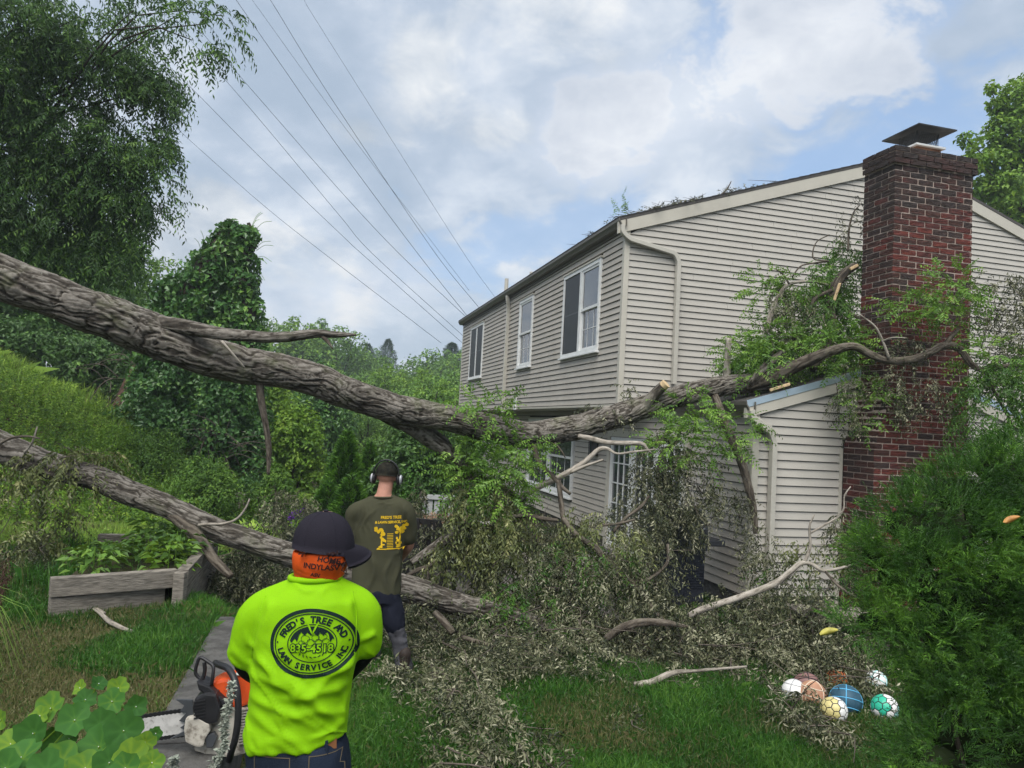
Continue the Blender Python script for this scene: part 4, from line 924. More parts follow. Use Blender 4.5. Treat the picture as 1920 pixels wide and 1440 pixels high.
thatch(low_tree, [(960, 1180), (1250, 1150), (1450, 1150), (1640, 1190), (1650, 1270), (1480, 1290), (1350, 1270), (1200, 1275), (1000, 1262)], 330, .40)
thatch(low_tree, [(1380, 1265), (1500, 1262), (1600, 1300), (1560, 1335), (1480, 1318), (1420, 1310)], 420, .20)
thatch(low_tree, [(1470, 1322), (1530, 1330), (1570, 1360), (1600, 1385), (1530, 1380), (1480, 1350)], 520, .12)
thatch(low_tree, [(1140, 1322), (1190, 1328), (1185, 1350), (1130, 1345)], 400, .06)
thatch(low_tree, [(370, 1080), (520, 1060), (540, 1130), (470, 1160), (390, 1150)], 420, .35)
M_TWIG = mat('twig_bark', (0.12, 0.10, 0.08), 0.8, 0.2, var=0.4, vscale=8)
for root in (up_tree, low_tree):
    V, F = cat(twig_bits[root.name]); tag(mk('twigs', V, F, M_TWIG, root), kind='stuff')
# litter of single leaves over the patio and lawn edge
n = 26000
xy = np.c_[rf.uniform(-1.2, 4.2, n), rf.uniform(4.6, 9.8, n)]
keep = vnoise(np.c_[xy * .9, np.zeros(n)]) + .35 * vnoise(np.c_[xy * 3.1, np.ones(n)]) > .64 + .5 * sstep(6.9, 6.0, xy[:, 1]) * sstep(-.2, .5, xy[:, 0]) + .1 * sstep(6.6, 5, xy[:, 1])
xy = xy[keep]; n = len(xy)
V, F, T = leafquads(np.c_[xy, height(xy[:, 0], xy[:, 1]) + rf.uniform(.03, .07, n)], rf.normal(size=(n, 3)) * (1, 1, .25), rf.normal(size=(n, 3)) * .5 + np.array((0, 0, 1.)), rf.uniform(.025, .045, n), rf.uniform(.01, .016, n), rf.normal(.45, .22, n))
tag(mk('leaf_litter', V, F, L_WILT, attrs={'tint': T}), 'pale dry fallen leaves scattered on the patio and lawn', 'leaves', kind='stuff')

# ------------------------------------------------------------------ standing trees, shrubs, woods
rv = np.random.default_rng(77)
M_TRUNK = mat('tree_trunk', (0.06, 0.05, 0.04), 0.9, 0.1, var=0.5, vscale=5, stretch=(4, 4, .8), bump=.8, bscale=20)
M_LEANER = mat('red_brown_trunk', (0.10, 0.06, 0.045), 0.9, 0.1, var=0.5, vscale=4, stretch=(5, 5, .7), bump=.8, bscale=14)
def clump_leaves(r, clumps, n, L, Wd, inner=.55, up=.5, tvar=.22, lit=True, droop=.15, gap=.36):
    """n leaves shared over ellipsoid clumps (centre, radii), thicker towards their skins"""
    cs = np.array([c for c, _ in clumps]); rs = np.array([np.broadcast_to(np.asarray(q, float), (3,)) for _, q in clumps])
    wgt = (rs.prod(1)) ** (2 / 3.); idx = r.choice(len(cs), n, p=wgt / wgt.sum())
    q, d = ball(r, n, inner)
    fr_ = 1.9 / np.clip(rs.mean(1)[idx], .25, 1.6); pn = cs[idx] + q * rs[idx]
    ok = vnoise(pn * fr_[:, None] + 3.3) + .25 * (r.random(n) - .5) > gap; q, d, idx = q[ok], d[ok], idx[ok]; n = len(idx)
    p = cs[idx] + q * rs[idx] * r.uniform(.84, 1.12, (n, 1))
    p += (vnoise(p * (2.2 / max(.3, rs.mean()))) - .5)[:, None] * d * rs[idx] * .75
    nrm = norm(d * .6 + r.normal(size=(n, 3)) * .45 + np.array((0, 0, up)))
    dr = norm(np.cross(nrm, r.normal(size=(n, 3))) + np.array((0, 0, -.35)))
    tint = .48 + .22 * (vnoise(p * (1.3 / max(.25, rs.mean()))) - .5) * 2 + r.normal(size=n) * tvar * .7
    sc = r.uniform(.65, 1.25, n)
    return leafquads(p, dr, nrm, L * sc, Wd * sc, tint, droop)
def taper(p0, p1, r0, r1, bend=.1, n=10, sides=9, r=rv):
    p0, p1 = np.asarray(p0, float), np.asarray(p1, float); L = np.linalg.norm(p1 - p0)
    m1 = p0 + (p1 - p0) * .35 + r.normal(size=3) * bend * L * .4; m2 = p0 + (p1 - p0) * .7 + r.normal(size=3) * bend * L * .4
    ps = spline(np.array([p0, m1, m2, p1]), n)
    return tube(ps, np.linspace(r0, r1, n), sides=sides)
def tree(name, label, base, clumps, n, L, Wd, leafmat, tr=.16, fork=.35, group=None, cat_='tree', trunk_label=None, **kw):
    base = np.asarray(base, float); o = thing(name, label, cat_, base, group)
    cs = np.array([c for c, _ in clumps]); top = cs.mean(0); hf = base + (top - base) * fork
    parts = [taper(base - (0, 0, .15), hf, tr, tr * .75, .06, 8, 10)]
    for c, q in clumps: parts.append(taper(hf + (top - hf) * rv.uniform(0, .3), c, tr * .5, tr * .1, .14, 8, 6))
    V, F = cat(parts); mk('trunk', V, F, M_TRUNK, o, smooth=True)
    V, F, T = clump_leaves(rv, clumps, n, L, Wd, **kw); mk('crown', V, F, leafmat, o, {'tint': T})
    return o
def shape_clumps(base, h, rad, k, r, low=.3, cone=0.0):
    """clumps that fill an uneven crown of height h and radius rad above base"""
    out = []
    for i in range(k):
        z = low + (1 - low) * (i + .5) / k; a = i * 2.4 + r.uniform(-.5, .5)
        env = math.sin(math.pi * min(1, max(.05, (z - low) / (1 - low) * .88 + .1))) if not cone else (1 - (z - low) / (1 - low)) ** .8
        rr = rad * env * r.uniform(.45, .75)
        out.append((np.array(base) + (math.cos(a) * rr, math.sin(a) * rr, z * h), np.array((1, 1, .8)) * rad * r.uniform(.42, .6) * max(.35, env)))
    return out

# --- prototypes for the wooded hillside
protos = []
for i, (h, rad, n, L, M_) in enumerate(((9.5, 3.9, 9000, .30, L_MID), (8.5, 3.6, 9000, .30, L_LIGHT), (11.0, 3.2, 9000, .28, L_MID), (8.0, 4.3, 9500, .30, L_MID))):
    o = tree('hillside_tree', 'x', (0, 60 + 3 * i, 0), shape_clumps((0, 60 + 3 * i, 0), h, rad, 13, np.random.default_rng(50 + i), .22), n, L, L * .62, M_, .22, .4)
    protos.append(o)
def conifer(base, h, rad, n, seed):
    r = np.random.default_rng(seed); base = np.asarray(base, float); o = thing('pine_tree', 'x', 'tree', base)
    V, F = taper(base, base + (0, 0, h), .2, .02, .01); mk('trunk', V, F, M_TRUNK, o)
    z = r.random(n) ** .75; a = np.round(z * 13) / 13; ang = r.choice(7, n) * (2 * np.pi / 7) + a * 5 + r.normal(size=n) * .16
    rr = (1 - z) ** .6 * rad * 1.25 * r.random(n) ** .55 * (.75 + .5 * _hash((a * 999).astype(int), np.round(ang).astype(int), np.zeros(n, int)))
    p = base + np.stack([np.cos(ang) * rr, np.sin(ang) * rr, z * h + rr * .12 + r.normal(size=n) * .07 + .6], 1)
    d = np.stack([np.cos(ang), np.sin(ang), r.normal(size=n) * .3 + .1], 1) + r.normal(size=(n, 3)) * .35
    V, F, T = leafquads(p, d, r.normal(size=(n, 3)) * .4 + np.array((0, 0, 1.)), r.uniform(.25, .5, n), r.uniform(.07, .13, n), .45 + r.normal(size=n) * .2)
    mk('crown', V, F, L_CONIFER, o, {'tint': T}); return o
pine = conifer((0, 75, 0), 12.5, 3.0, 7000, 4)
for o in protos + [pine]: note_kids(o)
HTOP = [float(np.percentile([v.co.z for v in o.children[1].data.vertices], 99.3)) for o in protos + [pine]]
GH = 'trees covering the far hillside'
HL = ['rounded mid green tree', 'pale green rounded tree', 'tall narrow tree', 'broad bushy tree']
def where(px, d):
    a = 'behind the vine covered snag' if px < 505 else 'behind the broken dead branch' if px < 600 else 'below the broken branch tip' if px < 670 else 'in the middle of the valley gap' if px < 745 else 'towards the house in the valley gap' if px < 815 else 'against the far corner of the house'
    b = 'low on the near slope' if d < 38 else 'halfway up the hillside' if d < 60 else 'on the hillside crest' if d < 80 else 'on the farthest hazy ridge'
    return a, b
def drop(o):
    for ch in list(o.children): bpy.data.objects.remove(ch)
    bpy.data.objects.remove(o)
def put_hill(kind, px, ptop, d, sc=None, rz=None):
    top = P(px, ptop, d); gz = float(height(top[0], top[1])); o = pine if kind == 4 else protos[kind]
    hh = HTOP[kind]
    s = (top[2] - gz) / hh if sc is None else sc
    if s < .25: return
    loc = (top[0], top[1], top[2] - hh * s)
    rz = rv.uniform(0, 6.28) if rz is None else rz
    if kind == 4: c = copy_tree(o, None, loc, rz, s); c['label'] = 'tall dark pine on the skyline ' + where(px, d)[0]; c['group'] = 'pines above the hillside trees'; return c
    c = copy_tree(o, None, loc, rz, (s * rv.uniform(.9, 1.15), s * rv.uniform(.9, 1.15), s)); c['label'] = HL[kind] + ' ' + ', '.join(where(px, d)); c['group'] = GH
    c['category'] = 'tree'; return c
for a in [(0, 470, 640, 72), (3, 515, 612, 70), (1, 560, 603, 68), (0, 600, 607, 74), (3, 640, 626, 70), (0, 690, 668, 78), (2, 660, 648, 95), (2, 705, 655, 105), (3, 750, 700, 84), (0, 790, 690, 90), (3, 820, 668, 76), (0, 862, 664, 72), (2, 840, 660, 80), 
          (1, 560, 700, 46), (1, 620, 690, 52), (3, 680, 705, 50), (1, 735, 690, 50), (1, 800, 700, 47), (3, 855, 705, 44), (1, 830, 722, 40), (0, 520, 690, 46), (0, 640, 745, 34), (3, 690, 760, 32), (0, 590, 735, 34), (3, 760, 745, 36), (0, 830, 765, 33), (3, 880, 760, 33), (0, 720, 790, 28), (3, 540, 745, 30),
          (0, 440, 640, 60)]: put_hill(*a)
for a in [(4, 690, 650, 92), (4, 728, 642, 96), (4, 848, 652, 82), (4, 612, 640, 90)]: put_hill(*a)

for o in protos + [pine]: drop(o)
# --- woods behind the bank, near enough to tell apart
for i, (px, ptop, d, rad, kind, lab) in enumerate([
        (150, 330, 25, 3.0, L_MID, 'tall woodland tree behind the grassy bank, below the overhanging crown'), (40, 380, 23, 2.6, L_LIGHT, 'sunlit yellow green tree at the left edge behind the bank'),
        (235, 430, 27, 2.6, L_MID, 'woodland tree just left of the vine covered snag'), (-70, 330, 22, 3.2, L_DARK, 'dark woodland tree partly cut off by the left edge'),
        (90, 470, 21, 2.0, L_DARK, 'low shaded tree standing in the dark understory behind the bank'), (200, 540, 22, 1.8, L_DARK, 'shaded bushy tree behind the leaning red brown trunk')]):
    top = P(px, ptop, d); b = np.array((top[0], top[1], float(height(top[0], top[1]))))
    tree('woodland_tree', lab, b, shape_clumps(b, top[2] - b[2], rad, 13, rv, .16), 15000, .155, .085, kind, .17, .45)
def bush(name, label, px, ptop, pbot, d, hw, n, L, Wd, leafmat, k=9, group=None, cat_='bush', **kw):
    """rounded shrub that spans ptop..pbot in height and 2*hw pixels in width"""
    t_ = P(px, ptop, d); gz = float(height(t_[0], t_[1])); h = max(.3, t_[2] - gz); rad = hw * d / FPX
    cl = []
    for i in range(k):
        a = i * 2.4; z = (i + .5) / k; rr = rad * (1 - z ** 2.2) * .62
        g_ = rv.uniform(.75, 1.3); rr *= rv.uniform(.8, 1.35); cl.append((np.array((t_[0] + math.cos(a) * rr, t_[1] + math.sin(a) * rr * .9, gz + h * (.12 + .74 * z + rv.uniform(-.06, .06)))), np.array((rad * .48 * g_, rad * .48 * g_, (h * .2 + .1) * g_))))
    o = thing(name, label, cat_, (t_[0], t_[1], gz), group)
    V, F = cat([taper((t_[0], t_[1], gz - .1), c, .035, .01, .15, 6, 5) for c, _ in cl]); mk('stems', V, F, M_TRUNK, o)
    V, F, T = clump_leaves(rv, cl, n, L, Wd, **kw); V[:, 2] = np.maximum(V[:, 2], height(V[:, 0], V[:, 1]) + .01)
    mk('foliage', V, F, leafmat, o, {'tint': T}); return o
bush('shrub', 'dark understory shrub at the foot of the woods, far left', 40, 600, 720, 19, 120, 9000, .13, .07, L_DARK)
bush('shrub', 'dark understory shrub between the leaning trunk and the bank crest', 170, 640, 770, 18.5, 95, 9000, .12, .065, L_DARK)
bush('shrub', 'shaded vine tangle right of the leaning red brown trunk', 330, 690, 860, 16.5, 95, 14000, .10, .075, L_VINE, k=11)
bush('shrub', 'lush green vine mound between the snag and the hanging branch', 425, 700, 900, 15.8, 75, 12000, .10, .075, L_VINE, k=11)
bush('shrub', 'bright yellow green bush right of the hanging dead branch', 560, 770, 930, 17, 62, 10000, .10, .06, L_LIGHT, k=10)
bush('shrub', 'bright green bush against the hillside, left of the cone evergreens', 515, 720, 900, 20, 48, 9000, .11, .065, L_LIGHT, k=10)
bush('shrub', 'vine covered green mound behind the cone shaped evergreens', 610, 690, 900, 24, 62, 10000, .13, .085, L_VINE, k=11)
bush('shrub', 'low leafy weed bush behind the flower pots', 520, 880, 950, 13.5, 55, 6000, .07, .028, L_MID, k=8)
bush('shrub', 'low pale green bush beside the path bend', 470, 900, 950, 14.5, 40, 4000, .06, .035, L_VINE, k=7)
bush('shrub', 'dark shaded tree shrub beneath the forked limb', 800, 775, 960, 12.8, 88, 22000, .085, .055, L_DARK, k=14)
bush('shrub', 'leafy green shrub behind the head of the olive shirt worker', 765, 800, 960, 14, 45, 7000, .085, .055, L_MID, k=9)
bush('shrub', 'small rounded green shrub beside the shoulder of the olive shirt worker', 775, 890, 960, 11, 38, 6000, .05, .03, L_ARBOR, k=8)
bush('shrub', 'dense knee high green shrub at the foot of the bank', 385, 858, 960, 12.8, 70, 16000, .06, .03, L_MID, k=13)
bush('shrub', 'feathery green shrub halfway up the bank', 285, 810, 900, 14, 70, 13000, .06, .026, L_MID, k=12)
bush('shrub', 'light green weeds growing on the bank above the lower trunk', 215, 800, 890, 13.5, 45, 6000, .05, .025, L_LIGHT, k=9)
# yellow green hostas by the path
for px, py, d in ((470, 955, 11.5), (500, 935, 12.2), (530, 930, 12.6)):
    c = P(px, py + 22, d); c[2] = float(height(c[0], c[1])); n = 46
    o = thing('hosta_plant', {470: 'yellow green hosta nearest the fallen trunk', 500: 'yellow green hosta in the middle of its row', 530: 'yellow green hosta farthest down the path'}[px], 'plant', c, 'hostas along the path')
    a = rv.uniform(0, 6.28, n); el = rv.uniform(.25, 1.2, n); dd = np.stack([np.cos(a) * np.cos(el), np.sin(a) * np.cos(el), np.sin(el)], 1)
    V, F, T = leafquads(c + dd * rv.uniform(.05, .3, (n, 1)), dd, np.stack([-np.cos(a) * .4, -np.sin(a) * .4, np.ones(n)], 1), rv.uniform(.18, .3, n), rv.uniform(.07, .12, n), .75 + rv.normal(size=n) * .2, .35)
    mk('leaves', V, F, L_LIGHT, o, {'tint': T})

# --- summer haze over the valley
m = bpy.data.materials.new('summer_haze'); m.use_nodes = True; t = NT(m.node_tree)
pv = t.n('ShaderNodeVolumePrincipled', {'Color': (0.82, 0.9, 1.0, 1), 'Density': 0.0014, 'Anisotropy': 0.2})
o_ = t.n('ShaderNodeOutputMaterial'); t.t.links.new(pv.outputs[0], o_.inputs['Volume'])
V, F = box((0, 180, 12), (290, 0, 0), (0, 260, 0), (0, 0, 17)); tag(mk('haze', V, F, m), kind='stuff')
# --- the snag smothered in vines
b = P(395, 900, 17.0); b[2] = float(height(b[0], b[1]))
snag = thing('vine_covered_snag', 'tall broken trunk smothered in climbing vines, rising above the fallen trunk', 'tree', b)
def S(px, py, d=17.0): return P(px, py, d)
core = [((462, 440), 20), ((455, 480), 27), ((450, 530), 36), ((448, 590), 46), ((440, 650), 56), ((430, 720), 66), ((425, 800), 72), ((415, 470), 36), ((395, 510), 46), ((375, 560), 55), ((355, 620), 62), ((345, 690), 68), ((330, 770), 72), ((300, 700), 55), ((438, 446), 26), ((420, 447), 22), ((455, 446), 24), ((300, 600), 30), ((315, 560), 28)]
k_ = 17.0 / FPX
V, F = cat([sphere(S(*p_), (r_ * k_ * .7, r_ * k_ * .6, r_ * k_ * .74), 10, 7) for p_, r_ in core]); mk('sky_block_core', V, F, M_TRUNK, snag)  # solid lumps added so no sky shows through the vine leaves
V, F = taper(S(470, 470), S(466, 418, 17), .1, .04); mk('trunk', V, F, M_TRUNK, snag)
cl = [(S(*p_), (r_ * k_, r_ * k_ * .9, r_ * k_ * 1.08)) for p_, r_ in core]
V, F, T = clump_leaves(rv, cl, 26000, .125, .105, gap=.2, inner=.86, up=.35, tvar=.24, droop=.3)
T = T + np.repeat(sstep(.2, 1.0, (vnoise(V[::4] * 1.7 + 9)) * 1.25 - .1) * .25 - .08, 4)
mk('vine_leaves', V, F, L_VINE, snag, {'tint': T})
n = 60; tend = []
for i in range(n):
    p_, r_ = core[rv.integers(0, 11)]; c = S(*p_); d = norm(rv.normal(size=3) + (.3, 0, .6)); p0 = c + d * r_ * k_ * 1.0
    ps = spline(np.array([p0, p0 + d * .2 + (0, 0, .06), p0 + d * .42 - (0, 0, .03)]), 6); tend.append(tube(ps, .006, sides=3, cap=False))
V, F = cat(tend); tag(mk('tendrils', V, F, L_VINE, snag, {'tint': np.full(len(V), .8)}), kind='stuff')
# leaning dead trunk with its torn pale edge, and bare brush
b = P(228, 800, 17.6)
ln = thing('leaning_trunk', 'leaning red brown dead trunk in the shade behind the bank', 'trunk', b)
V, F = taper(P(224, 800, 17.6), P(262, 690, 17.9), .34, .22, .02, 14, 14); mk('trunk', V, F, M_LEANER, ln, smooth=True)
V, F = taper(P(219, 785, 17.25), P(238, 742, 17.4), .05, .03, .02); mk('torn_edge', V, F, M_PALEBARK, ln, {'tint': np.full(len(V), .6)})
br = []
for i in range(44):
    c = P(rv.uniform(375, 430), rv.uniform(815, 870), 15.2); d = norm(rv.normal(size=3)); br.append(tube(spline(np.array([c, c + d * .35 + (0, 0, .12), c + d * .8]), 6), np.linspace(.012, .004, 6), sides=4, cap=False))
for i in range(26):
    c = P(rv.uniform(200, 300), rv.uniform(660, 760), 16.8); d = norm(rv.normal(size=3) * (1, .5, 1)); br.append(tube(spline(np.array([c, c + d * .4 + (0, 0, .1), c + d * .9 - (0, 0, .2)]), 6), np.linspace(.012, .004, 6), sides=4, cap=False))
V, F = cat(br); tag(mk('dead_brush', V, F, M_TWIG), 'tangle of bare dead twigs in front of the vine mounds', 'brush', kind='stuff')

# --- the near locust whose crown overhangs the top left
b = P(-190, 640, 12.5); b[2] = float(height(b[0], b[1]))
near = thing('locust_tree', 'large dark leafed tree overhanging the top left with drooping leaf sprays', 'tree', b)
hub = P(-150, 250, 12.0)
cr = [(40, 40, 10.5, 110, 70), (150, 30, 10.4, 100, 70), (250, 20, 10, 90, 45), (330, 30, 9.7, 70, 40), (385, 45, 9.6, 50, 42), (420, 30, 9.6, 30, 22), (360, 75, 9.6, 40, 26), (60, 150, 11, 110, 70), (170, 130, 11, 90, 70), (250, 150, 11, 60, 60), (290, 165, 11, 40, 45), (40, 260, 11.5, 110, 80), (150, 240, 11.2, 90, 75), (230, 260, 11, 60, 60), (280, 290, 11, 40, 45), (60, 350, 11.5, 100, 70), (160, 340, 11.4, 80, 60), (215, 370, 11.3, 50, 45), (120, 420, 11.6, 80, 50), (40, 430, 11.6, 70, 60), (190, 440, 11.5, 45, 45), (215, 490, 11.5, 28, 40), (-60, 200, 11.5, 120, 200), (270, 380, 11.2, 34, 30), (100, 490, 11.8, 70, 40)]
V, F = cat([taper(b - (0, 0, .2), hub, .3, .2, .03, 12, 14)] + [taper(hub + (P(0, 200, 12) - hub) * rv.uniform(0, .4), P(x, y, d), .03, .006, .12, 10, 6) for x, y, d, rx, ry in cr]); mk('trunk', V, F, M_TRUNK, near, smooth=True)
ps, ds = [], []
for x, y, d, rx, ry in cr:
    k_ = d / FPX; area = rx * ry * k_ * k_ * 3.14; N = int(area * 430)
    q, dr = ball(rv, N, .15); pq = P(x, y, d) + q * (rx * k_, max(rx, ry) * k_ * .9, ry * k_)
    ok = .65 * vnoise(pq * (1.5, 1.5, 2.4)) + .35 * vnoise(pq * (4.2, 4.2, 5.5) + 9) + .15 * (rv.random(N) - .5) > .45 - .06 * (y > 150); N = int(ok.sum())
    ps.append(pq[ok]); ds.append(dr[ok] * (1, 1, .3) + rv.normal(size=(N, 3)) * .35 + np.array((.15, 0, -.5)))
for x, y, d, n_ in [(322, 180, 10.8, 8), (318, 275, 10.8, 6), (325, 375, 11, 4), (300, 240, 10.9, 8), (310, 330, 10.9, 5), (250, 420, 11.2, 9), (240, 470, 11.3, 9), (445, 55, 9.6, 3), (395, 90, 9.6, 6), (270, 350, 11, 8)]:
    N = n_ * 2; k_ = d / FPX; ps.append(P(x, y, d) + rv.normal(size=(N, 3)) * 10 * k_); ds.append(rv.normal(size=(N, 3)) * .4 + np.array((.4, 0, -.6)))
ps, ds = np.concatenate(ps), np.concatenate(ds); N = len(ps)
V, F, T = sprays(rv, ps, ds, rv.uniform(.25, .42, N), m=11, L=.098, Wd=.031, sag=.35, jit=.28, droop=.75, tint0=.42, tvar=.27)
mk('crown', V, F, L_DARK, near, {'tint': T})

# --- maple beyond the roof on the right
b = P(1900, 900, 24); b[2] = 0
o = thing('maple_tree', 'bright green maple rising behind the chimney at the right edge', 'tree', b)
cl = [(P(x, y, d), (r_ * d / FPX,) * 3) for x, y, d, r_ in [(1900, 190, 23, 34), (1870, 200, 23, 18), (1858, 165, 23, 12), (1915, 260, 23, 50), (1860, 290, 23, 40), (1830, 300, 22.5, 26), (1812, 262, 22.5, 18), (1880, 360, 23, 45), (1920, 350, 24, 60), (1850, 350, 23, 30), (1915, 420, 24, 45), (1960, 300, 24, 80), (1980, 180, 24, 70), (1870, 240, 23, 24)]]
V, F = cat([taper(b, P(1930, 420, 24), .25, .15, .03)] + [taper(P(1935, 430, 24), c, .06, .012, .1, 8, 5) for c, _ in cl]); mk('trunk', V, F, M_TRUNK, o)
V, F, T = clump_leaves(rv, cl, 20000, .16, .12, inner=.3, up=.7); mk('crown', V, F, L_LIGHT, o, {'tint': T})

# --- cone shaped evergreens
def arbor(name, label, px, ptop, d, rad, n, seed, group):
    r = np.random.default_rng(seed); t_ = P(px, ptop, d); gz = float(height(t_[0], t_[1])); h = t_[2] - gz; b = np.array((t_[0], t_[1], gz))
    o = thing(name, label, 'tree', b, group)
    V, F = lathe(b, [(rad * .5, .05), (rad * .78, h * .2), (rad * .6, h * .5), (rad * .28, h * .8), (.02, h * .97)], 14); mk('trunk', V, F, mat_core, o)  # dark filling cone rather than a stem; shade put into its colour
    z = 1 - np.sqrt(r.random(n)); a = r.uniform(0, 6.28, n)
    prof = rad * np.interp(z, [0, .12, .3, .6, .85, 1], [.86, 1, .88, .56, .24, .0])
    p0 = np.stack([np.cos(a), np.sin(a), np.zeros(n)], 1); nz = vnoise(np.c_[np.cos(a) * 3.2, np.sin(a) * 3.2, z * 9]) - .5
    p = b + p0 * (prof * r.uniform(.84, 1.0, n) * (1 + nz * .3))[:, None] + np.c_[np.zeros((n, 2)), z * h]
    d_ = norm(p0 * .75 + np.array((0, 0, .75)) + r.normal(size=(n, 3)) * .3); nn = norm(np.cross(d_, np.stack([-np.sin(a), np.cos(a), 0 * a], 1) + r.normal(size=(n, 3)) * .7))
    V, F, T = leafquads(p, d_, nn, r.uniform(.06, .12, n), r.uniform(.02, .04, n), .62 + nz * 1.1 + r.normal(size=n) * .16)
    mk('foliage', V, F, L_ARBOR, o, {'tint': T}); return o
mat_core = mat('evergreen_core', (0.02, 0.03, 0.012), .95, .05, var=.4)  # dark tone stands in for the shade inside the evergreens
GA = 'cone shaped evergreens beyond the patio'
arbor('evergreen_cone', 'taller cone shaped evergreen left of the olive shirt worker', 652, 803, 13.2, .50, 13000, 1, GA)
arbor('evergreen_cone', 'shorter slim cone shaped evergreen just behind the worker in earmuffs', 695, 826, 14.2, .36, 8000, 2, GA)
arbor('evergreen_bush', 'rounded evergreen at the foot of the taller cone, left side', 618, 905, 12.4, .45, 7000, 3, GA)
arbor('evergreen_bush', 'rounded evergreen in front of the taller cone', 660, 890, 12.3, .5, 8000, 5, GA)
arbor('evergreen_bush', 'low evergreen beside the slim cone, behind the earmuffs', 705, 870, 12.8, .4, 7000, 6, GA)

# --- near feathery evergreen, bottom right
b = np.array((2.06, 2.95, 0.0))
jun = thing('feathery_evergreen_shrub', 'large feathery green evergreen shrub filling the lower right corner', 'shrub', b)
JC = [(1880, 960, 3.2, 120, 100), (1960, 900, 3.3, 120, 90), (1760, 1010, 3.05, 120, 90), (1700, 985, 3.0, 70, 50), (1800, 930, 3.2, 80, 60), (1860, 880, 3.3, 50, 40), (1700, 1080, 2.95, 90, 70), (1720, 1180, 2.9, 80, 55), (1640, 1165, 2.85, 55, 26), (1598, 1182, 2.72, 36, 13), (1800, 1130, 3.0, 130, 110), (1930, 1100, 3.1, 130, 130), (1800, 1260, 2.85, 95, 80), (1880, 1280, 2.95, 130, 110), (1790, 1370, 2.7, 80, 70), (1750, 1425, 2.65, 80, 45), (1850, 1400, 2.75, 140, 90), (1950, 1380, 2.9, 120, 120), (1900, 1180, 3.1, 130, 130), (1640, 1040, 2.95, 40, 40), (1990, 1000, 3.2, 120, 120)]
V, F = cat([taper(b, P(x, y, d + .1), .035, .008, .015, 10, 6) for x, y, d, rx, ry in JC if x > 1715]); mk('stems', V, F, M_TRUNK, jun)
V, F = cat([sphere(P(x, y, d + .18), (rx * d / FPX * .62, rx * d / FPX * .5, ry * d / FPX * .62), 10, 7) for x, y, d, rx, ry in JC]); mk('inner_shade_core', V, F, mat_core, jun)  # added dark lumps, the shaded interior put into their colour
P_, D_ = [], []
for x, y, d, rx, ry in JC:
    k_ = d / FPX; area = 3.14 * rx * ry * k_ * k_; N = int(area * 5600); q, dr = ball(rv, N, .55); pq = P(x, y, d) + q * (rx * k_, rx * k_ * .9, ry * k_)
    ok = vnoise(pq * 9.0) + .55 * vnoise(pq * 21.0 + 5) + .15 * (rv.random(N) - .5) > (.66 if x > 1660 else .5)
    P_.append(pq[ok]); D_.append(dr[ok] + np.array((-.1, -.15, .55)) + rv.normal(size=(int(ok.sum()), 3)) * .3)
P_, D_ = np.concatenate(P_), np.concatenate(D_); N = len(P_)
V, F, T = sprays(rv, P_, D_, rv.uniform(.06, .12, N), m=14, L=.023, Wd=.0048, sag=.1, jit=.22, droop=.0, tint0=.4, tvar=.16, forward=1.3)
q_ = .9 * (vnoise(V * 7.0) - .5); mk('foliage', V, F, L_ARBOR, jun, {'tint': np.clip(T + q_, 0, 1)})
for nm, lab, px, py, d, rot, cc in (('yellow_leaf', 'single curled yellow leaf caught on the left tip of the evergreen shrub', 1555, 1186, 2.6, .35, (.42, .38, .07)), ('brown_leaf', 'curled orange brown leaf caught in the evergreen shrub at the right edge', 1898, 975, 2.8, .5, (.42, .2, .05))):
    c = P(px, py, d); ux = np.array((math.cos(rot), 0, math.sin(rot))); uz = np.array((-math.sin(rot), 0, math.cos(rot))); uy = np.array((0, 1., 0)); g = []
    for i in range(7):
        t_ = i / 6; w_ = .0125 * math.sin(math.pi * (t_ * .92 + .04)) ** .7
        for s_ in (-1, -.5, 0, .5, 1): g.append(c + ux * (t_ - .5) * .062 + uz * w_ * s_ + uy * (.010 * s_ * s_ + .006 * math.sin(t_ * 4)))
    F = [[i * 5 + j, i * 5 + j + 1, i * 5 + j + 6, i * 5 + j + 5] for i in range(6) for j in range(4)]
    tag(mk(nm, np.array(g), F, mat(nm + '_mat', cc, .5, .3, var=.35, vscale=60), smooth=True, loc=c), lab, 'leaf')

# --- lawn, bank grass and weeds
def blades(r, xy, hgt, wid, tint, lean=.45, zoff=0.0):
    n = len(xy); a = r.uniform(0, 6.28, n); b = r.uniform(0, 6.28, n); ln = np.abs(r.normal(size=n)) * lean
    p = np.c_[xy, height(xy[:, 0], xy[:, 1]) + zoff]; s = np.stack([np.cos(a), np.sin(a), 0 * a], 1) * (wid / 2)[:, None]
    L_ = np.stack([np.cos(b), np.sin(b), 0 * b], 1)
    mid = p + L_ * (hgt * ln * .35)[:, None] + np.c_[np.zeros((n, 2)), hgt * .6]; tip = p + L_ * (hgt * ln)[:, None] + np.c_[np.zeros((n, 2)), hgt * (1 - .25 * ln)]
    V = np.stack([p - s, p + s, mid + s * .7, tip, mid - s * .7], 1).reshape(-1, 3)
    return V, np.arange(5 * n).reshape(n, 5), np.repeat(np.clip(tint, 0, 1), 5)
L_GRASS = leaf_mat('lawn_grass', [(0.0, (0.21, 0.175, 0.09)), (0.22, (0.13, 0.145, 0.05)), (0.4, (0.022, 0.078, 0.010)), (0.7, (0.045, 0.145, 0.018)), (1.0, (0.12, 0.25, 0.04))], .5, .3, .25, (.1, .2, .02))
L_BANK = leaf_mat('bank_grass', [(0.0, (0.255, 0.233, 0.087)), (0.4, (0.144, 0.259, 0.043)), (0.75, (0.287, 0.451, 0.072)), (1.0, (0.431, 0.600, 0.116))], .5, .3, .3, (.25, .36, .03))
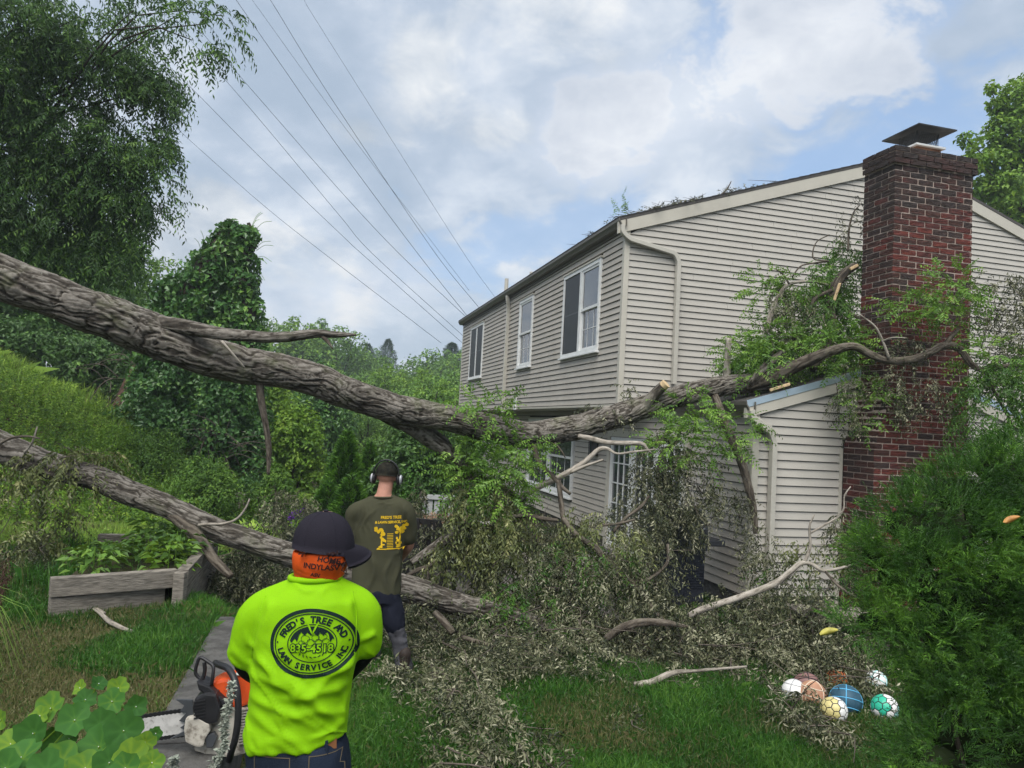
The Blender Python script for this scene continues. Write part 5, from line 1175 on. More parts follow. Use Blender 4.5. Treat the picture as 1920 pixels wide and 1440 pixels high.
def inview(xy, m=60):
    p = np.c_[xy, height(xy[:, 0], xy[:, 1])] - EYE; c = p @ RM
    return (c[:, 2] > .5) & (np.abs(FPX * c[:, 0] / c[:, 2]) < 960 + m) & (FPX * c[:, 1] / c[:, 2] < 720 + m)
def onwalk(xy, e=.17):
    q = xy - walk0; s = q @ wd; t_ = q @ wn; return (np.abs(t_ + .035 * (vnoise(np.c_[xy * 6, np.zeros(len(xy))]) - .5)) < e) & (s > -.1) & (s < Lw + .03)
def patio_in(xy):
    c = np.array([(-1.0, 7.3), (2.2, 6.75), (2.75, 9.0), (1.4, 13.0), (-1.6, 12.2)]); ok = np.ones(len(xy), bool)
    for i in range(5):
        a, b_ = c[i], c[(i + 1) % 5]; ok &= np.cross(b_ - a, xy - a) > 0
    return ok
n = 860000
y = 2.9 + (13.5 - 2.9) * rv.random(n) ** 1.55; x = rv.uniform(-.92, .88, n) * y
xy = np.c_[x, y]; keep = inview(xy, 330) & ~onwalk(xy) & ~patio_in(xy)
hx = W(0, 0, 0); rel = xy - HC[:2]; keep &= ~((rel @ HB[:2] > .58) & (rel @ HA[:2] > -2.8)) & ~((rel @ HA[:2] > -3.3) & (rel @ HB[:2] > 1.8))
keep &= ~((x > -3.75) & (x < -2.75 - .2 * (y - 6.3)) & (y > 6.25) & (y < 8.0))
keep &= rv.random(n) < np.where(x > 0, np.clip(1.25 - .12 * (y - 4), .25, 1), 1)
xy = xy[keep]; n = len(xy)
dry = sstep(.47, .66, fbm(np.c_[xy * .95 + 3.1, np.zeros(n)], 4)) * sstep(-.9, -1.3, xy[:, 0]) * sstep(7.5, 5.2, xy[:, 1])
und = (vnoise(np.c_[xy * 2.1, np.ones(n) * 4]) - .5)
tint = np.where(rv.random(n) < dry * .85, rv.uniform(0, .25, n), .56 + und * .6 + rv.normal(size=n) * .18)
hg = rv.uniform(.045, .10, n) * (1.0 - .45 * dry) * (1 + .5 * und) * (1 + .35 * sstep(5.0, 6.5, xy[:, 1]))
V, F, T = blades(rv, xy, hg, rv.uniform(.004, .0075, n) * (1 + .05 * xy[:, 1]), tint, .6)
tag(mk('grass', V, F, L_GRASS, attrs={'tint': T}), 'green lawn grass with dry tan patches on the left', 'grass', kind='stuff')
n = 210000
y = rv.uniform(8.2, 17.3, n); x = -3.6 - rv.random(n) * 9.5; xy = np.c_[x, y]; xy = xy[inview(xy, 300)]; n = len(xy)
bare = sstep(.50, .62, fbm(np.c_[xy * .55 + 7, np.zeros(n)], 3)) * sstep(-6.0, -7.5, xy[:, 0])
for px, py, d in ((20, 745, 15.2), (75, 770, 14.6), (130, 800, 14.2), (160, 820, 13.6)):
    c = P(px, py, d); bare = np.maximum(bare, np.exp(-(((xy - c[:2]) * (1, .8)) ** 2).sum(1) / .55))
nm = 5000; cm = P(60, 765, 14.8)[:2] + rv.normal(size=(nm, 2)) * (.8, .8); V, F, T = leafquads(np.c_[cm, height(cm[:, 0], cm[:, 1]) + .02 + .03 * rv.random(nm)], rv.normal(size=(nm, 3)) * (1, 1, .3), rv.normal(size=(nm, 3)) * .5 + (0, 0, 1), .09, .035, rv.random(nm))
tag(mk('mulch', V, F, leaf_mat('bark_mulch', [(0, (.05, .028, .02)), (.7, (.12, .07, .055)), (1, (.22, .15, .12))], .9, .1, 0), attrs={'tint': T}), 'patch of red brown mulch high on the left bank', 'mulch', kind='stuff')
xy = xy[rv.random(n) > bare * .85]; n = len(xy); crest = sstep(14.6, 16.4, xy[:, 1])
V, F, T = blades(rv, xy, rv.uniform(.08, .2, n) * (1 + 1.4 * crest) * (.6 + .8 * vnoise(np.c_[xy * 1.7, np.ones(n)])), rv.uniform(.008, .018, n), .46 + (vnoise(np.c_[xy * 1.3, np.zeros(n)]) - .5) * .6 + (vnoise(np.c_[xy * 4.5, np.zeros(n)]) - .5) * .5 + .26 * crest + rv.normal(size=n) * .2, .8)
tag(mk('bank_grass', V, F, L_BANK, attrs={'tint': T}), 'long bright grass and weeds covering the bank on the left', 'grass', kind='stuff')
n = 6500; xy = np.c_[-4.2 - rv.random(n) * 8, rv.uniform(10.5, 16.8, n)]; xy = xy[inview(xy, 30)]; n = len(xy)
ps = np.c_[xy, height(xy[:, 0], xy[:, 1]) + .04]
V, F, T = sprays(rv, ps, rv.normal(size=(n, 3)) * .4 + np.array((0, 0, 1.)), rv.uniform(.15, .45, n), m=13, L=.07, Wd=.03, sag=.12, jit=.4, droop=.1, tint0=.33, tvar=.3)
tag(mk('weeds', V, F, L_LIGHT, attrs={'tint': T}), 'leafy weeds scattered over the grassy bank', 'weeds', kind='stuff')

# ------------------------------------------------------------------ the two workers
def union(parts, voxel, smooth_it=4, fac=.5):
    V, F = cat(parts); me = raw_mesh('u', V, F); ob = bpy.data.objects.new('u', me); COL.objects.link(ob)
    r = ob.modifiers.new('r', 'REMESH'); r.mode = 'VOXEL'; r.voxel_size = voxel
    if smooth_it: s = ob.modifiers.new('s', 'SMOOTH'); s.factor = fac; s.iterations = smooth_it
    dg = bpy.context.evaluated_depsgraph_get(); m2 = bpy.data.meshes.new_from_object(ob.evaluated_get(dg))
    n = len(m2.vertices); co = np.empty(n * 3, np.float32); m2.vertices.foreach_get('co', co)
    no = np.empty(n * 3, np.float32); m2.vertices.foreach_get('normal', no)
    F = [list(p.vertices) for p in m2.polygons]
    bpy.data.objects.remove(ob); bpy.data.meshes.remove(m2); bpy.data.meshes.remove(me)
    return co.reshape(-1, 3).astype(float), F, no.reshape(-1, 3).astype(float)
def chain(pts, radii, sides=14, n=None, flat=1.0, ref=(0, 1, 0)):
    rows = np.c_[np.array(pts, float), np.array(radii, float)]; s = spline(rows, n or len(rows) * 5)
    V, F = tube(s[:, :3], s[:, 3], s[:, 3] * flat, sides, ref)
    return [(V, F), sphere(s[0, :3], (s[0, 3], s[0, 3] * flat, s[0, 3]), 12, 8), sphere(s[-1, :3], (s[-1, 3], s[-1, 3] * flat, s[-1, 3]), 12, 8)]
def hand(wrist, fwd, palm_n, side, curl=.5):
    """palm, four unequal fingers and a thumb from the side of the palm"""
    f, nrm, sd = unit(fwd), unit(palm_n), unit(side); w_ = np.asarray(wrist, float); M = np.array([sd, f, nrm])
    out = [sphere(w_ + f * .045, (.041, .052, .016), 14, 10, M)]
    for i, (o, L) in enumerate(((-.029, .072), (-.010, .082), (.010, .077), (.028, .060))):
        p = w_ + f * .082 + sd * o; d = f; pts = [p - f * .03, p]
        for sg in (.45, .32, .25):
            d = unit(d + nrm * curl * .75); p = p + d * L * sg; pts.append(p)
        out += chain(pts, [.0095, .0095, .009, .008, .0068], 8, 12)
    p = w_ + f * .022 - sd * .036; d = unit(f * .6 - sd * .75 + nrm * .3); pts = [w_ + f * .012 - sd * .02, p, p + d * .034, p + unit(d + f * .5 + nrm * .3) * .062]
    return out + chain(pts, [.013, .012, .0105, .008], 8, 12)
def head_parts(c, f, s=1.0):
    """skull, jaw, nose, brow, ears and lips about centre c facing f"""
    f = unit(f); r_ = unit(np.cross(f, (0, 0, 1.))); M = np.array([r_, f, (0, 0, 1.)]); z = np.array((0, 0, 1.))
    return [sphere(c + z * .025 * s, np.array((.077, .097, .093)) * s, 20, 14, M), sphere(c + f * .022 * s - z * .045 * s, np.array((.060, .072, .072)) * s, 18, 12, M), sphere(c + f * .058 * s - z * .098 * s, np.array((.030, .028, .022)) * s, 12, 8, M),
            sphere(c + f * .098 * s - z * .022 * s, np.array((.014, .020, .020)) * s, 10, 8, M), sphere(c + f * .094 * s + z * .004 * s, np.array((.009, .013, .026)) * s, 10, 8, M), sphere(c + f * .082 * s + z * .022 * s, np.array((.05, .016, .011)) * s, 12, 8, M),
            sphere(c + f * .086 * s - z * .062 * s, np.array((.025, .012, .009)) * s, 10, 8, M),
            sphere(c + r_ * .077 * s - f * .004 * s - z * .01 * s, np.array((.010, .02, .032)) * s, 10, 8, M), sphere(c - r_ * .077 * s - f * .004 * s - z * .01 * s, np.array((.010, .02, .032)) * s, 10, 8, M)]
def fabric(name, col, rough=.9, dark=.15, bump=.25, bscale=300, sheen=.0, vs=3.0):
    return mat(name, col, rough, .1, var=dark, vscale=vs, bump=bump, bscale=bscale, sheen=sheen)
def text_mesh(s, size, bold=.0, shear=0.0, space=1.0):
    cu = bpy.data.curves.new('t', 'FONT'); cu.body = s; cu.size = size; cu.align_x = 'CENTER'; cu.align_y = 'CENTER'; cu.offset = bold * size; cu.shear = shear; cu.space_character = space; cu.resolution_u = 3
    ob = bpy.data.objects.new('t', cu); COL.objects.link(ob)
    me = bpy.data.meshes.new_from_object(ob.evaluated_get(bpy.context.evaluated_depsgraph_get()))
    V = np.array([v.co[:] for v in me.vertices]); F = [list(p.vertices) for p in me.polygons]
    bpy.data.objects.remove(ob); bpy.data.meshes.remove(me); bpy.data.curves.remove(cu)
    return (V, F) if len(V) else (np.zeros((0, 3)), [])
def flat2(parts):
    return cat([(V, F) for V, F in parts if len(V)])
def refine(V, F, maxlen):
    bm = bmesh.new(); vs = [bm.verts.new(v) for v in V]
    for f in F:
        try: bm.faces.new([vs[i] for i in f])
        except ValueError: pass
    bmesh.ops.triangulate(bm, faces=bm.faces[:])
    for _ in range(4):
        e = [e for e in bm.edges if e.calc_length() > maxlen]
        if not e: break
        bmesh.ops.subdivide_edges(bm, edges=e, cuts=1); bmesh.ops.triangulate(bm, faces=[f for f in bm.faces if len(f.verts) > 3])
    bm.verts.index_update(); V = np.array([v.co[:] for v in bm.verts]); F = [[v.index for v in f.verts] for f in bm.faces]; bm.free(); return V, F
def press(V2, F, org, u, v, toward, bvh, off):
    """lay a flat print (x along u, y along v) on a surface, along the direction `toward`"""
    p = np.asarray(org, float) + V2[:, :1] * np.asarray(u) + V2[:, 1:2] * np.asarray(v); t_ = unit(toward); out = []
    for q in p:
        h = bvh.ray_cast(Vector(q - t_ * .6), Vector(t_), 1.4)
        out.append(np.array(h[0]) - t_ * off if h[0] is not None else q)
    return np.array(out), F
def ring2(rx, ry, t, n=72, wob=0.0):
    a = np.linspace(0, 2 * np.pi, n, endpoint=False); wv = 1 + wob * np.sin(a * 3 + 1)
    V = np.vstack([np.c_[np.cos(a) * rx * wv, np.sin(a) * ry * wv, 0 * a], np.c_[np.cos(a) * (rx - t) * wv, np.sin(a) * (ry - t) * wv, 0 * a]])
    return V, [[i, (i + 1) % n, n + (i + 1) % n, n + i] for i in range(n)]
def disc2(c, rx, ry, n=28, rot=0.0, a0=0, a1=6.2832):
    a = np.linspace(a0, a1, n, endpoint=abs(a1 - a0) < 6.28); x, y = np.cos(a) * rx, np.sin(a) * ry
    return np.c_[c[0] + x * math.cos(rot) - y * math.sin(rot), c[1] + x * math.sin(rot) + y * math.cos(rot), 0 * a], [list(range(len(a)))]
def arc_text(s, rx, ry, mid, span, size, bold, flip=False):
    n = len(s); out = []
    for i, ch in enumerate(s):
        if ch == ' ': continue
        u = (i + .5) / n - .5; a = mid + (u if flip else -u) * span
        V, F = text_mesh(ch, size, bold); x, y = rx * math.cos(a), ry * math.sin(a)
        tx, ty = unit((-rx * math.sin(a), ry * math.cos(a))); r_ = math.atan2(ty, tx) + (0 if flip else math.pi)
        c_, s_ = math.cos(r_), math.sin(r_); out.append((np.c_[x + V[:, 0] * c_ - V[:, 1] * s_, y + V[:, 0] * s_ + V[:, 1] * c_, V[:, 2]], F))
    return out
IMR, IMU = RM @ np.array((1, 0, 0.)), RM @ np.array((0, -1., 0))      # right and up of the photograph, in the world

# --- worker in the neon shirt
D0 = 2.62; K0 = D0 / FPX
def Q(px, py, d=0.0): return P(px, py, D0 + d)
ft = np.array((Q(566, 1420)[0], D0 + .02, float(height(Q(566, 1420)[0], D0))))
man = thing('person', 'worker seen from behind in a neon yellow green t-shirt, dark cap and orange neck gaiter', 'person', ft)
neck, pel = Q(600, 1080), Q(560, 1425)
hf = unit((math.sin(math.radians(52)), math.cos(math.radians(52)), 0)); hc = Q(607, 1022, .02)
sL, sR = Q(486, 1150), Q(676, 1142, .02); eL, eR = Q(466, 1240, .05), Q(682, 1214, .10); wL, wR = Q(520, 1290, .26), Q(628, 1285, .30)
tz = pel[2]
feet = [np.array((ft[0] - .13, ft[1], ft[2])), np.array((ft[0] + .13, ft[1] + .05, ft[2]))]
body = head_parts(hc, hf)
body += chain([hc - (0, 0, .06), neck, neck - (0, 0, .06)], [.056, .06, .075])
body += chain([neck - (0, 0, .05), Q(588, 1180), Q(568, 1290), pel], [.09, .135, .125, .135], flat=.72)
for s_, e_, w_ in ((sL, eL, wL), (sR, eR, wR)): body += chain([neck * .45 + s_ * .55 - (0, 0, .03), s_, (s_ + e_) / 2, e_, (e_ + w_) / 2, w_], [.05, .045, .043, .040, .036, .027])
body += hand(wL, (.8, .45, 0), (0, -.3, 1), (-.2, .3, .9), .5) + hand(wR, (-.8, .4, .05), (0, -.3, 1), (.2, .3, .9), .5)
for i, fo in enumerate(feet):
    hp = pel + np.array(((-.09, .09)[i], 0, -.08)); kn = (hp + fo) / 2 + (0, .02, .03); body += chain([hp, kn, fo + (0, 0, .10)], [.075, .055, .042])
V, F, N_ = union(body, .0075, 5); mk('body', V, F, M_SKIN, man, smooth=True)
M_EYE = mat('eye_white', (.75, .73, .7), .2, .5); M_IRIS = mat('iris', (.04, .025, .015), .2, .5)
def eyes(parent, c, f):
    f = unit(f); r_ = unit(np.cross(f, (0, 0, 1.)))
    for sg in (-1, 1):
        V, F = sphere(c + f * .080 + r_ * sg * .030 + np.array((0, 0, .004)), .0115, 12, 8); o = mk('eye', V, F, M_EYE, parent, smooth=True)
        V, F = sphere(c + f * .0885 + r_ * sg * .030 + np.array((0, 0, .004)), .0045, 8, 6); mk('iris', V, F, M_IRIS, o, smooth=True)
eyes(man, hc, hf)
# shirt
def oval(cs, ref=(1, 0, 0)):
    """stack of (centre, half width, half depth)"""
    th = np.linspace(0, 2 * np.pi, 32, endpoint=False); V = []
    for c, a, b in cs:
        x, y = np.cos(th), np.sin(th); x = np.sign(x) * np.abs(x) ** .82; y = np.sign(y) * np.abs(y) ** .9
        V.append(np.asarray(c) + np.outer(x * a, IMR) + np.outer(y * b, (0, 1., 0)))
    V = np.concatenate(V); n = len(cs); i = np.arange(n - 1)[:, None] * 32; j = np.arange(32); j2 = (j + 1) % 32
    F = np.stack([i + j, i + 32 + j, i + 32 + j2, i + j2], -1).reshape(-1, 4).tolist(); return V, [f[::-1] for f in F] + [list(range(32)), [(n - 1) * 32 + q for q in range(32)][::-1]]
def px_oval(rows, d0): return oval([(P(x, y, d0 + dd), hw * d0 / FPX, dp) for x, y, hw, dp, dd in rows])
sh = [px_oval([(592, 1079, 44, .062, .0), (590, 1092, 50, .08, .0), (586, 1104, 70, .095, .0), (581, 1120, 94, .112, .0), (577, 1150, 101, .122, 0), (576, 1190, 99, .128, 0), (572, 1230, 95, .126, 0), (565, 1280, 91, .122, 0), (559, 1330, 91, .122, 0), (556, 1365, 92, .126, 0), (556, 1382, 93, .128, 0), (557, 1390, 92, .127, 0)], D0)]
sh += chain([Q(545, 1122), sL, Q(470, 1182, .01), Q(460, 1224, .02)], [.066, .064, .064, .061], 18, 18, 1.0)
sh += chain([Q(624, 1116), sR, Q(686, 1170, .03), Q(688, 1206, .05)], [.066, .062, .060, .057], 18, 18, 1.0)
V, F, N_ = union(sh, .0095, 7)
c2 = (V - EYE) @ RM; X_, Y_ = CX + FPX * c2[:, 0] / c2[:, 2], CY + FPX * c2[:, 1] / c2[:, 2]      # used only to place the cloth folds on the back
def fold(ax, ay, bx, by, wd, amp):
    """a soft ridge of cloth along a segment"""
    L2 = (bx - ax) ** 2 + (by - ay) ** 2; t_ = ((X_ - ax) * (bx - ax) + (Y_ - ay) * (by - ay)) / L2
    e = ((X_ - ax) * (by - ay) - (Y_ - ay) * (bx - ax)) / math.sqrt(L2) + 5 * np.sin(t_ * 5 + ax)
    return amp * np.exp(-(e / wd) ** 2) * sstep(-.15, .2, t_) * sstep(1.15, .75, t_)
back = sstep(.1, -.5, N_[:, 1])
h = 0
for a in [(478, 1225, 610, 1330, 10, .013), (480, 1262, 640, 1350, 9, .013), (472, 1300, 600, 1372, 9, .010), (470, 1340, 560, 1395, 9, .008), (655, 1285, 520, 1312, 8, .009), (652, 1330, 540, 1345, 9, .009), (655, 1350, 580, 1392, 8, .008), (668, 1228, 610, 1268, 7, .008), (666, 1240, 575, 1300, 8, .008), (500, 1120, 492, 1215, 8, .007), (660, 1120, 668, 1205, 7, .008),
          (545, 1094, 590, 1108, 5, .005), (640, 1096, 596, 1112, 5, .005), (480, 1215, 455, 1190, 6, .006), (676, 1208, 700, 1180, 6, .007), (680, 1196, 712, 1196, 5, .005), (487, 1235, 530, 1290, 7, .008), (590, 1290, 640, 1300, 7, .006)]: h = h + fold(*a) * 1.1
low = fbm(V * 6.0, 3) - .5; dg_ = np.stack([V[:, 0] * .75 - V[:, 2] * .65, V[:, 0] * .65 + V[:, 2] * .75, V[:, 1]], 1); cr_ = 1 - np.abs(2 * fbm(dg_ * (6, 22, 6), 2) - 1)
h = h + .010 * np.clip(cr_ - .72, 0, 1) / .28 * sstep(1180, 1260, Y_)
V2 = V + N_ * ((h - .004) * back + low * .012)[:, None]
V2[:, 2] += np.where(Y_ > 1370, (.030 * sstep(1370, 1392, Y_)) * (sstep(560, 650, X_) - .35 * sstep(520, 470, X_)), 0)
M_NEON = bpy.data.materials.new('neon_jersey'); M_NEON.use_nodes = True; t = NT(M_NEON.node_tree)
geo = t.n('ShaderNodeNewGeometry')
pr = t.n('ShaderNodeBsdfPrincipled', {'Base Color': (0.21, 0.455, 0.002, 1), 'Roughness': .75, 'Specular IOR Level': .15})
bn = t.n('ShaderNodeBump', {'Height': t.noise(geo.outputs['Position'], 38, 4, .6), 'Strength': .25, 'Distance': .006}); t.set(pr.inputs['Normal'], bn.outputs[0])
t.n('ShaderNodeOutputMaterial', {0: pr.outputs[0]})
shirt = mk('shirt', V2, F, M_NEON, man, smooth=True)
bvh = BVHTree.FromPolygons([Vector(v) for v in V2], F)
col = [np.array((Q(591, 1082)) + IMR * math.cos(a) * .083 + np.array((0, 1., 0)) * math.sin(a) * .066) for a in np.linspace(0, 2 * np.pi, 30)]
V, F = tube(np.array(col), .011, sides=8, cap=False); mk('collar', V, F, M_NEON, shirt, smooth=True)
# the print: double ring, lettering round it, a scene disc with shears and hedges, the number
M_INK = mat('dark_green_ink', (0.004, 0.016, 0.014), .7, .2); logo_o = P(588, 1204, D0 - .1)
lu, lv = unit(IMR + IMU * -.03), unit(IMU + IMR * .03); LK = (D0 - .12) / FPX
ink = [ring2(78, 63, 6.5, wob=.012), ring2(69, 54.5, 2.0, wob=.012)]
ink += arc_text("FRED'S TREE AND", 56.5, 42.5, math.pi / 2, 2.62, 16.5, .045)
ink += arc_text("LAWN SERVICE INC", 58.5, 44.5, -math.pi / 2, 2.75, 14.5, .042, flip=True)
ink += [disc2((-63, 1), 1.6, 1.6), disc2((63, 3), 1.6, 1.6), ring2(44, 35, 1.6)]
a_ = np.linspace(.15, math.pi - .15, 30)                              # dark sky half of the disc, with the hedge outline cut from its lower edge
upper = [(40 * math.cos(q), 31 * math.sin(q)) for q in a_]; n = len(upper)
hedge = [(40 * math.cos(q) * .985, 4 + (13 if -24 < 40 * math.cos(q) < 30 else 1) + 3.5 * math.sin(40 * math.cos(q) * .55)) for q in a_]
ink.append((np.array([(x, y, 0) for x, y in upper + hedge]), [[i, i + 1, n + i + 1, n + i] for i in range(n - 1) if hedge[i][1] < upper[i][1] and hedge[i + 1][1] < upper[i + 1][1]]))
for cx_, cy_, r_ in ((-12, 8, 8), (6, 10, 7), (18, 12, 8), (24, 4, 6), (-2, 2, 7), (12, 3, 6), (-18, 0, 6)): V, F = ring2(r_, r_ * .9, .8, 16, .08); ink.append((V + (cx_, cy_, 0), F))
for q in np.linspace(-2.7, -.45, 11): ink.append(disc2((33 * math.cos(q), 25 * math.sin(q)), 3.2, .9, 10, q * 2.3))
num = text_mesh('835-4518', 21, .075)[0] is not None
V, F = text_mesh('835-4518', 20, .095); ink.append((V - (0, 9.5, 0), F))
V, F = refine(*flat2(ink), 5.0); V, F = press(V * LK, F, logo_o, lu, lv, (0, 1, -.1), bvh, .0022); mk('shirt_print', V, F, M_INK, shirt)
neon = [text_mesh('835-4518', 20, .018)]; neon[0] = (neon[0][0] - (0, 9.5, 0), neon[0][1])
for s_ in (-1, 1):                                                    # open shears
    bl_ = np.array([(0, 16, 0), (s_ * 3.5, 21, 0), (s_ * 12, 39, 0), (s_ * 5.5, 33, 0), (s_ * .8, 22, 0)]); neon.append((bl_, [list(range(5)) if s_ > 0 else list(range(5))[::-1]]))
V, F = refine(*flat2(neon), 5.0); V, F = press(V * LK, F, logo_o, lu, lv, (0, 1, -.1), bvh, .0036); mk('shirt_print', V, F, M_NEON, shirt)['kind'] = 'stuff'
# trousers, belt loops, sleeves, boots
M_JEAN = fabric('dark_denim', (0.018, 0.026, 0.045), .85, .35, .35, 220, vs=9)
tr = [px_oval([(557, 1372, 82, .112, 0), (558, 1392, 90, .124, 0), (560, 1440, 95, .132, 0), (562, 1490, 92, .128, 0)], D0)]
for i, fo in enumerate(feet):
    hp = pel + np.array(((-.085, .085)[i], 0, -.06)); kn = (hp + fo) / 2 + (0, .02, .03); tr += chain([hp, hp * .5 + kn * .5, kn, kn * .4 + fo * .6, fo + (0, 0, .06)], [.1, .088, .072, .07, .072], 16, 22)
V, F, N_ = union(tr, .0125, 5); V += N_ * ((fbm(V * 14, 3) - .5) * .014)[:, None]; jean = mk('jeans', V, F, M_JEAN, man, smooth=True)
jb = BVHTree.FromPolygons([Vector(v) for v in V], F)
for px in (500, 560, 620):
    c = P(px, 1398, D0 - .125); h_ = jb.find_nearest(Vector(c)); c = np.array(h_[0]) - (0, .003, 0); V, F = bevbox(c, IMR * .006, (0, .003, 0), IMU * .025, .002); mk('belt_loop', V, F, M_JEAN, jean)
for px in (505, 612):
    c = P(px, 1462, D0 - .14); V2_, F2_ = ring2(.085, .09, .004, 4); c_, s_ = math.cos(.785), math.sin(.785); V2_ = np.c_[V2_[:, 0] * c_ - V2_[:, 1] * s_, V2_[:, 0] * s_ + V2_[:, 1] * c_, V2_[:, 2]]; V2_, F2_ = refine(V2_, F2_, .02); V, F = press(V2_, F2_, c, IMR, IMU, (0, 1, 0), jb, .002); mk('pocket_seam', V, F, mat('seam_thread', (.10, .08, .05), .8), jean)
lp = jb.find_nearest(Vector(P(643, 1380, D0 - .10)))[0]; V, F = bevbox(np.array(lp) - (0, .004, 0), unit((1, .55, 0)) * .022, unit((.55, -1, 0)) * .002, IMU * .017, .001); mk('leather_patch', V, F, mat('leather', (.26, .11, .045), .6, .3), jean)
for a_, b_, c_ in ((P(506, 1112, D0), P(490, 1160, D0 - .05), P(484, 1222, D0)), (P(664, 1106, D0), P(668, 1150, D0 - .05), P(672, 1205, D0))):
    q_ = spline(np.array([a_, b_, c_]), 22); q2 = []
    for z_ in q_:
        h_ = bvh.ray_cast(Vector(z_ - (0, .5, 0)), Vector((0, 1, 0)), 1.2)
        if h_[0] is not None: q2.append(np.array(h_[0]))
    V, F = tube(np.array(q2), .0028, sides=6); mk('sleeve_seam', V, F, M_NEON, shirt, smooth=True)
M_BSLV = fabric('black_sleeve', (0.008, 0.008, 0.01), .7, .3)
for s_, e_, w_ in ((sL, eL, wL), (sR, eR, wR)):
    V, F, _ = union(chain([s_ * .5 + e_ * .5, e_, (e_ + w_) / 2, w_ * .97 + e_ * .03], [.056, .050, .045, .036], 16, 18), .009, 3); mk('arm_sleeve', V, F, M_BSLV, man, smooth=True)
M_BOOT = mat('work_boot', (0.035, 0.025, 0.02), .7, .3, var=.4, vscale=20)
def boots(parent, feet_, dirs):
    for fo, d_ in zip(feet_, dirs):
        d_ = unit(d_); r_ = np.cross(d_, (0, 0, 1.)); M = np.array([r_, d_, (0, 0, 1.)])
        V, F, _ = union([sphere(fo + d_ * .06 + np.array((0, 0, .045)), (.048, .145, .045), 16, 10, M), sphere(fo - d_ * .03 + np.array((0, 0, .06)), (.042, .06, .06), 14, 10, M)] + chain([fo - d_ * .03 + np.array((0, 0, .05)), fo - d_ * .035 + np.array((0, 0, .2))], [.048, .055]), .01, 3)
        b_ = mk('boot', V, F, M_BOOT, parent, smooth=True)
        V, F = bevbox(fo + d_ * .035 + np.array((0, 0, .012)), r_ * .048, d_ * .155, (0, 0, .012), .012); mk('sole', V, F, M_BLACK, b_)
boots(man, feet, [(-.15, 1, 0), (.15, 1, 0)])
# neck gaiter with its printed words
rw = [(603, 1030, 51, .100, .02), (603, 1045, 52, .103, .02), (602, 1058, 50, .098, .015), (600, 1072, 45, .084, .01), (598, 1084, 42, .068, 0), (597, 1092, 38, .05, 0)]
V, F = px_oval(rw, D0)
V, F, N_ = union([(V, F)], .007, 3)
f_ = np.sin(V[:, 2] * 420 + V[:, 0] * 130 + 6 * vnoise(V * 16)) * .0022 * sstep(-.05, -.11, V[:, 2] - hc[2]) + (fbm(V * 22, 2) - .5) * .007
V += N_ * f_[:, None]
gait = mk('neck_gaiter', V, F, fabric('orange_gaiter', (0.62, 0.085, 0.012), .7, .3, .2, 160, vs=14), man, smooth=True); gb = BVHTree.FromPolygons([Vector(v) for v in V], F)
M_PRINT = mat('black_print', (0.03, 0.012, 0.01), .7, .2); wds = []
for s_, px, py, sz, rot in (('ASV', 622, 1042, 15, .28), ('HOME', 612, 1054, 14, -.22), ('INDYLASV', 598, 1066, 14, -.13), ('SV', 566, 1042, 12, .12), ('ASV', 588, 1081, 10, -.2), ('HOMELA', 632, 1064, 10, -.35)):
    V, F = text_mesh(s_, sz, .03); c_, q_ = math.cos(rot), math.sin(rot); V = np.c_[V[:, 0] * c_ - V[:, 1] * q_ + (px - 600), V[:, 0] * q_ + V[:, 1] * c_ - (py - 1060), V[:, 2]]; wds.append((V, F))
V, F = refine(*flat2(wds), 4.0); V, F = press(V * ((D0 - .1) / FPX), F, P(600, 1060, D0 - .1), IMR, IMU, (0, 1, 0), gb, .0018); mk('gaiter_print', V, F, M_PRINT, gait)
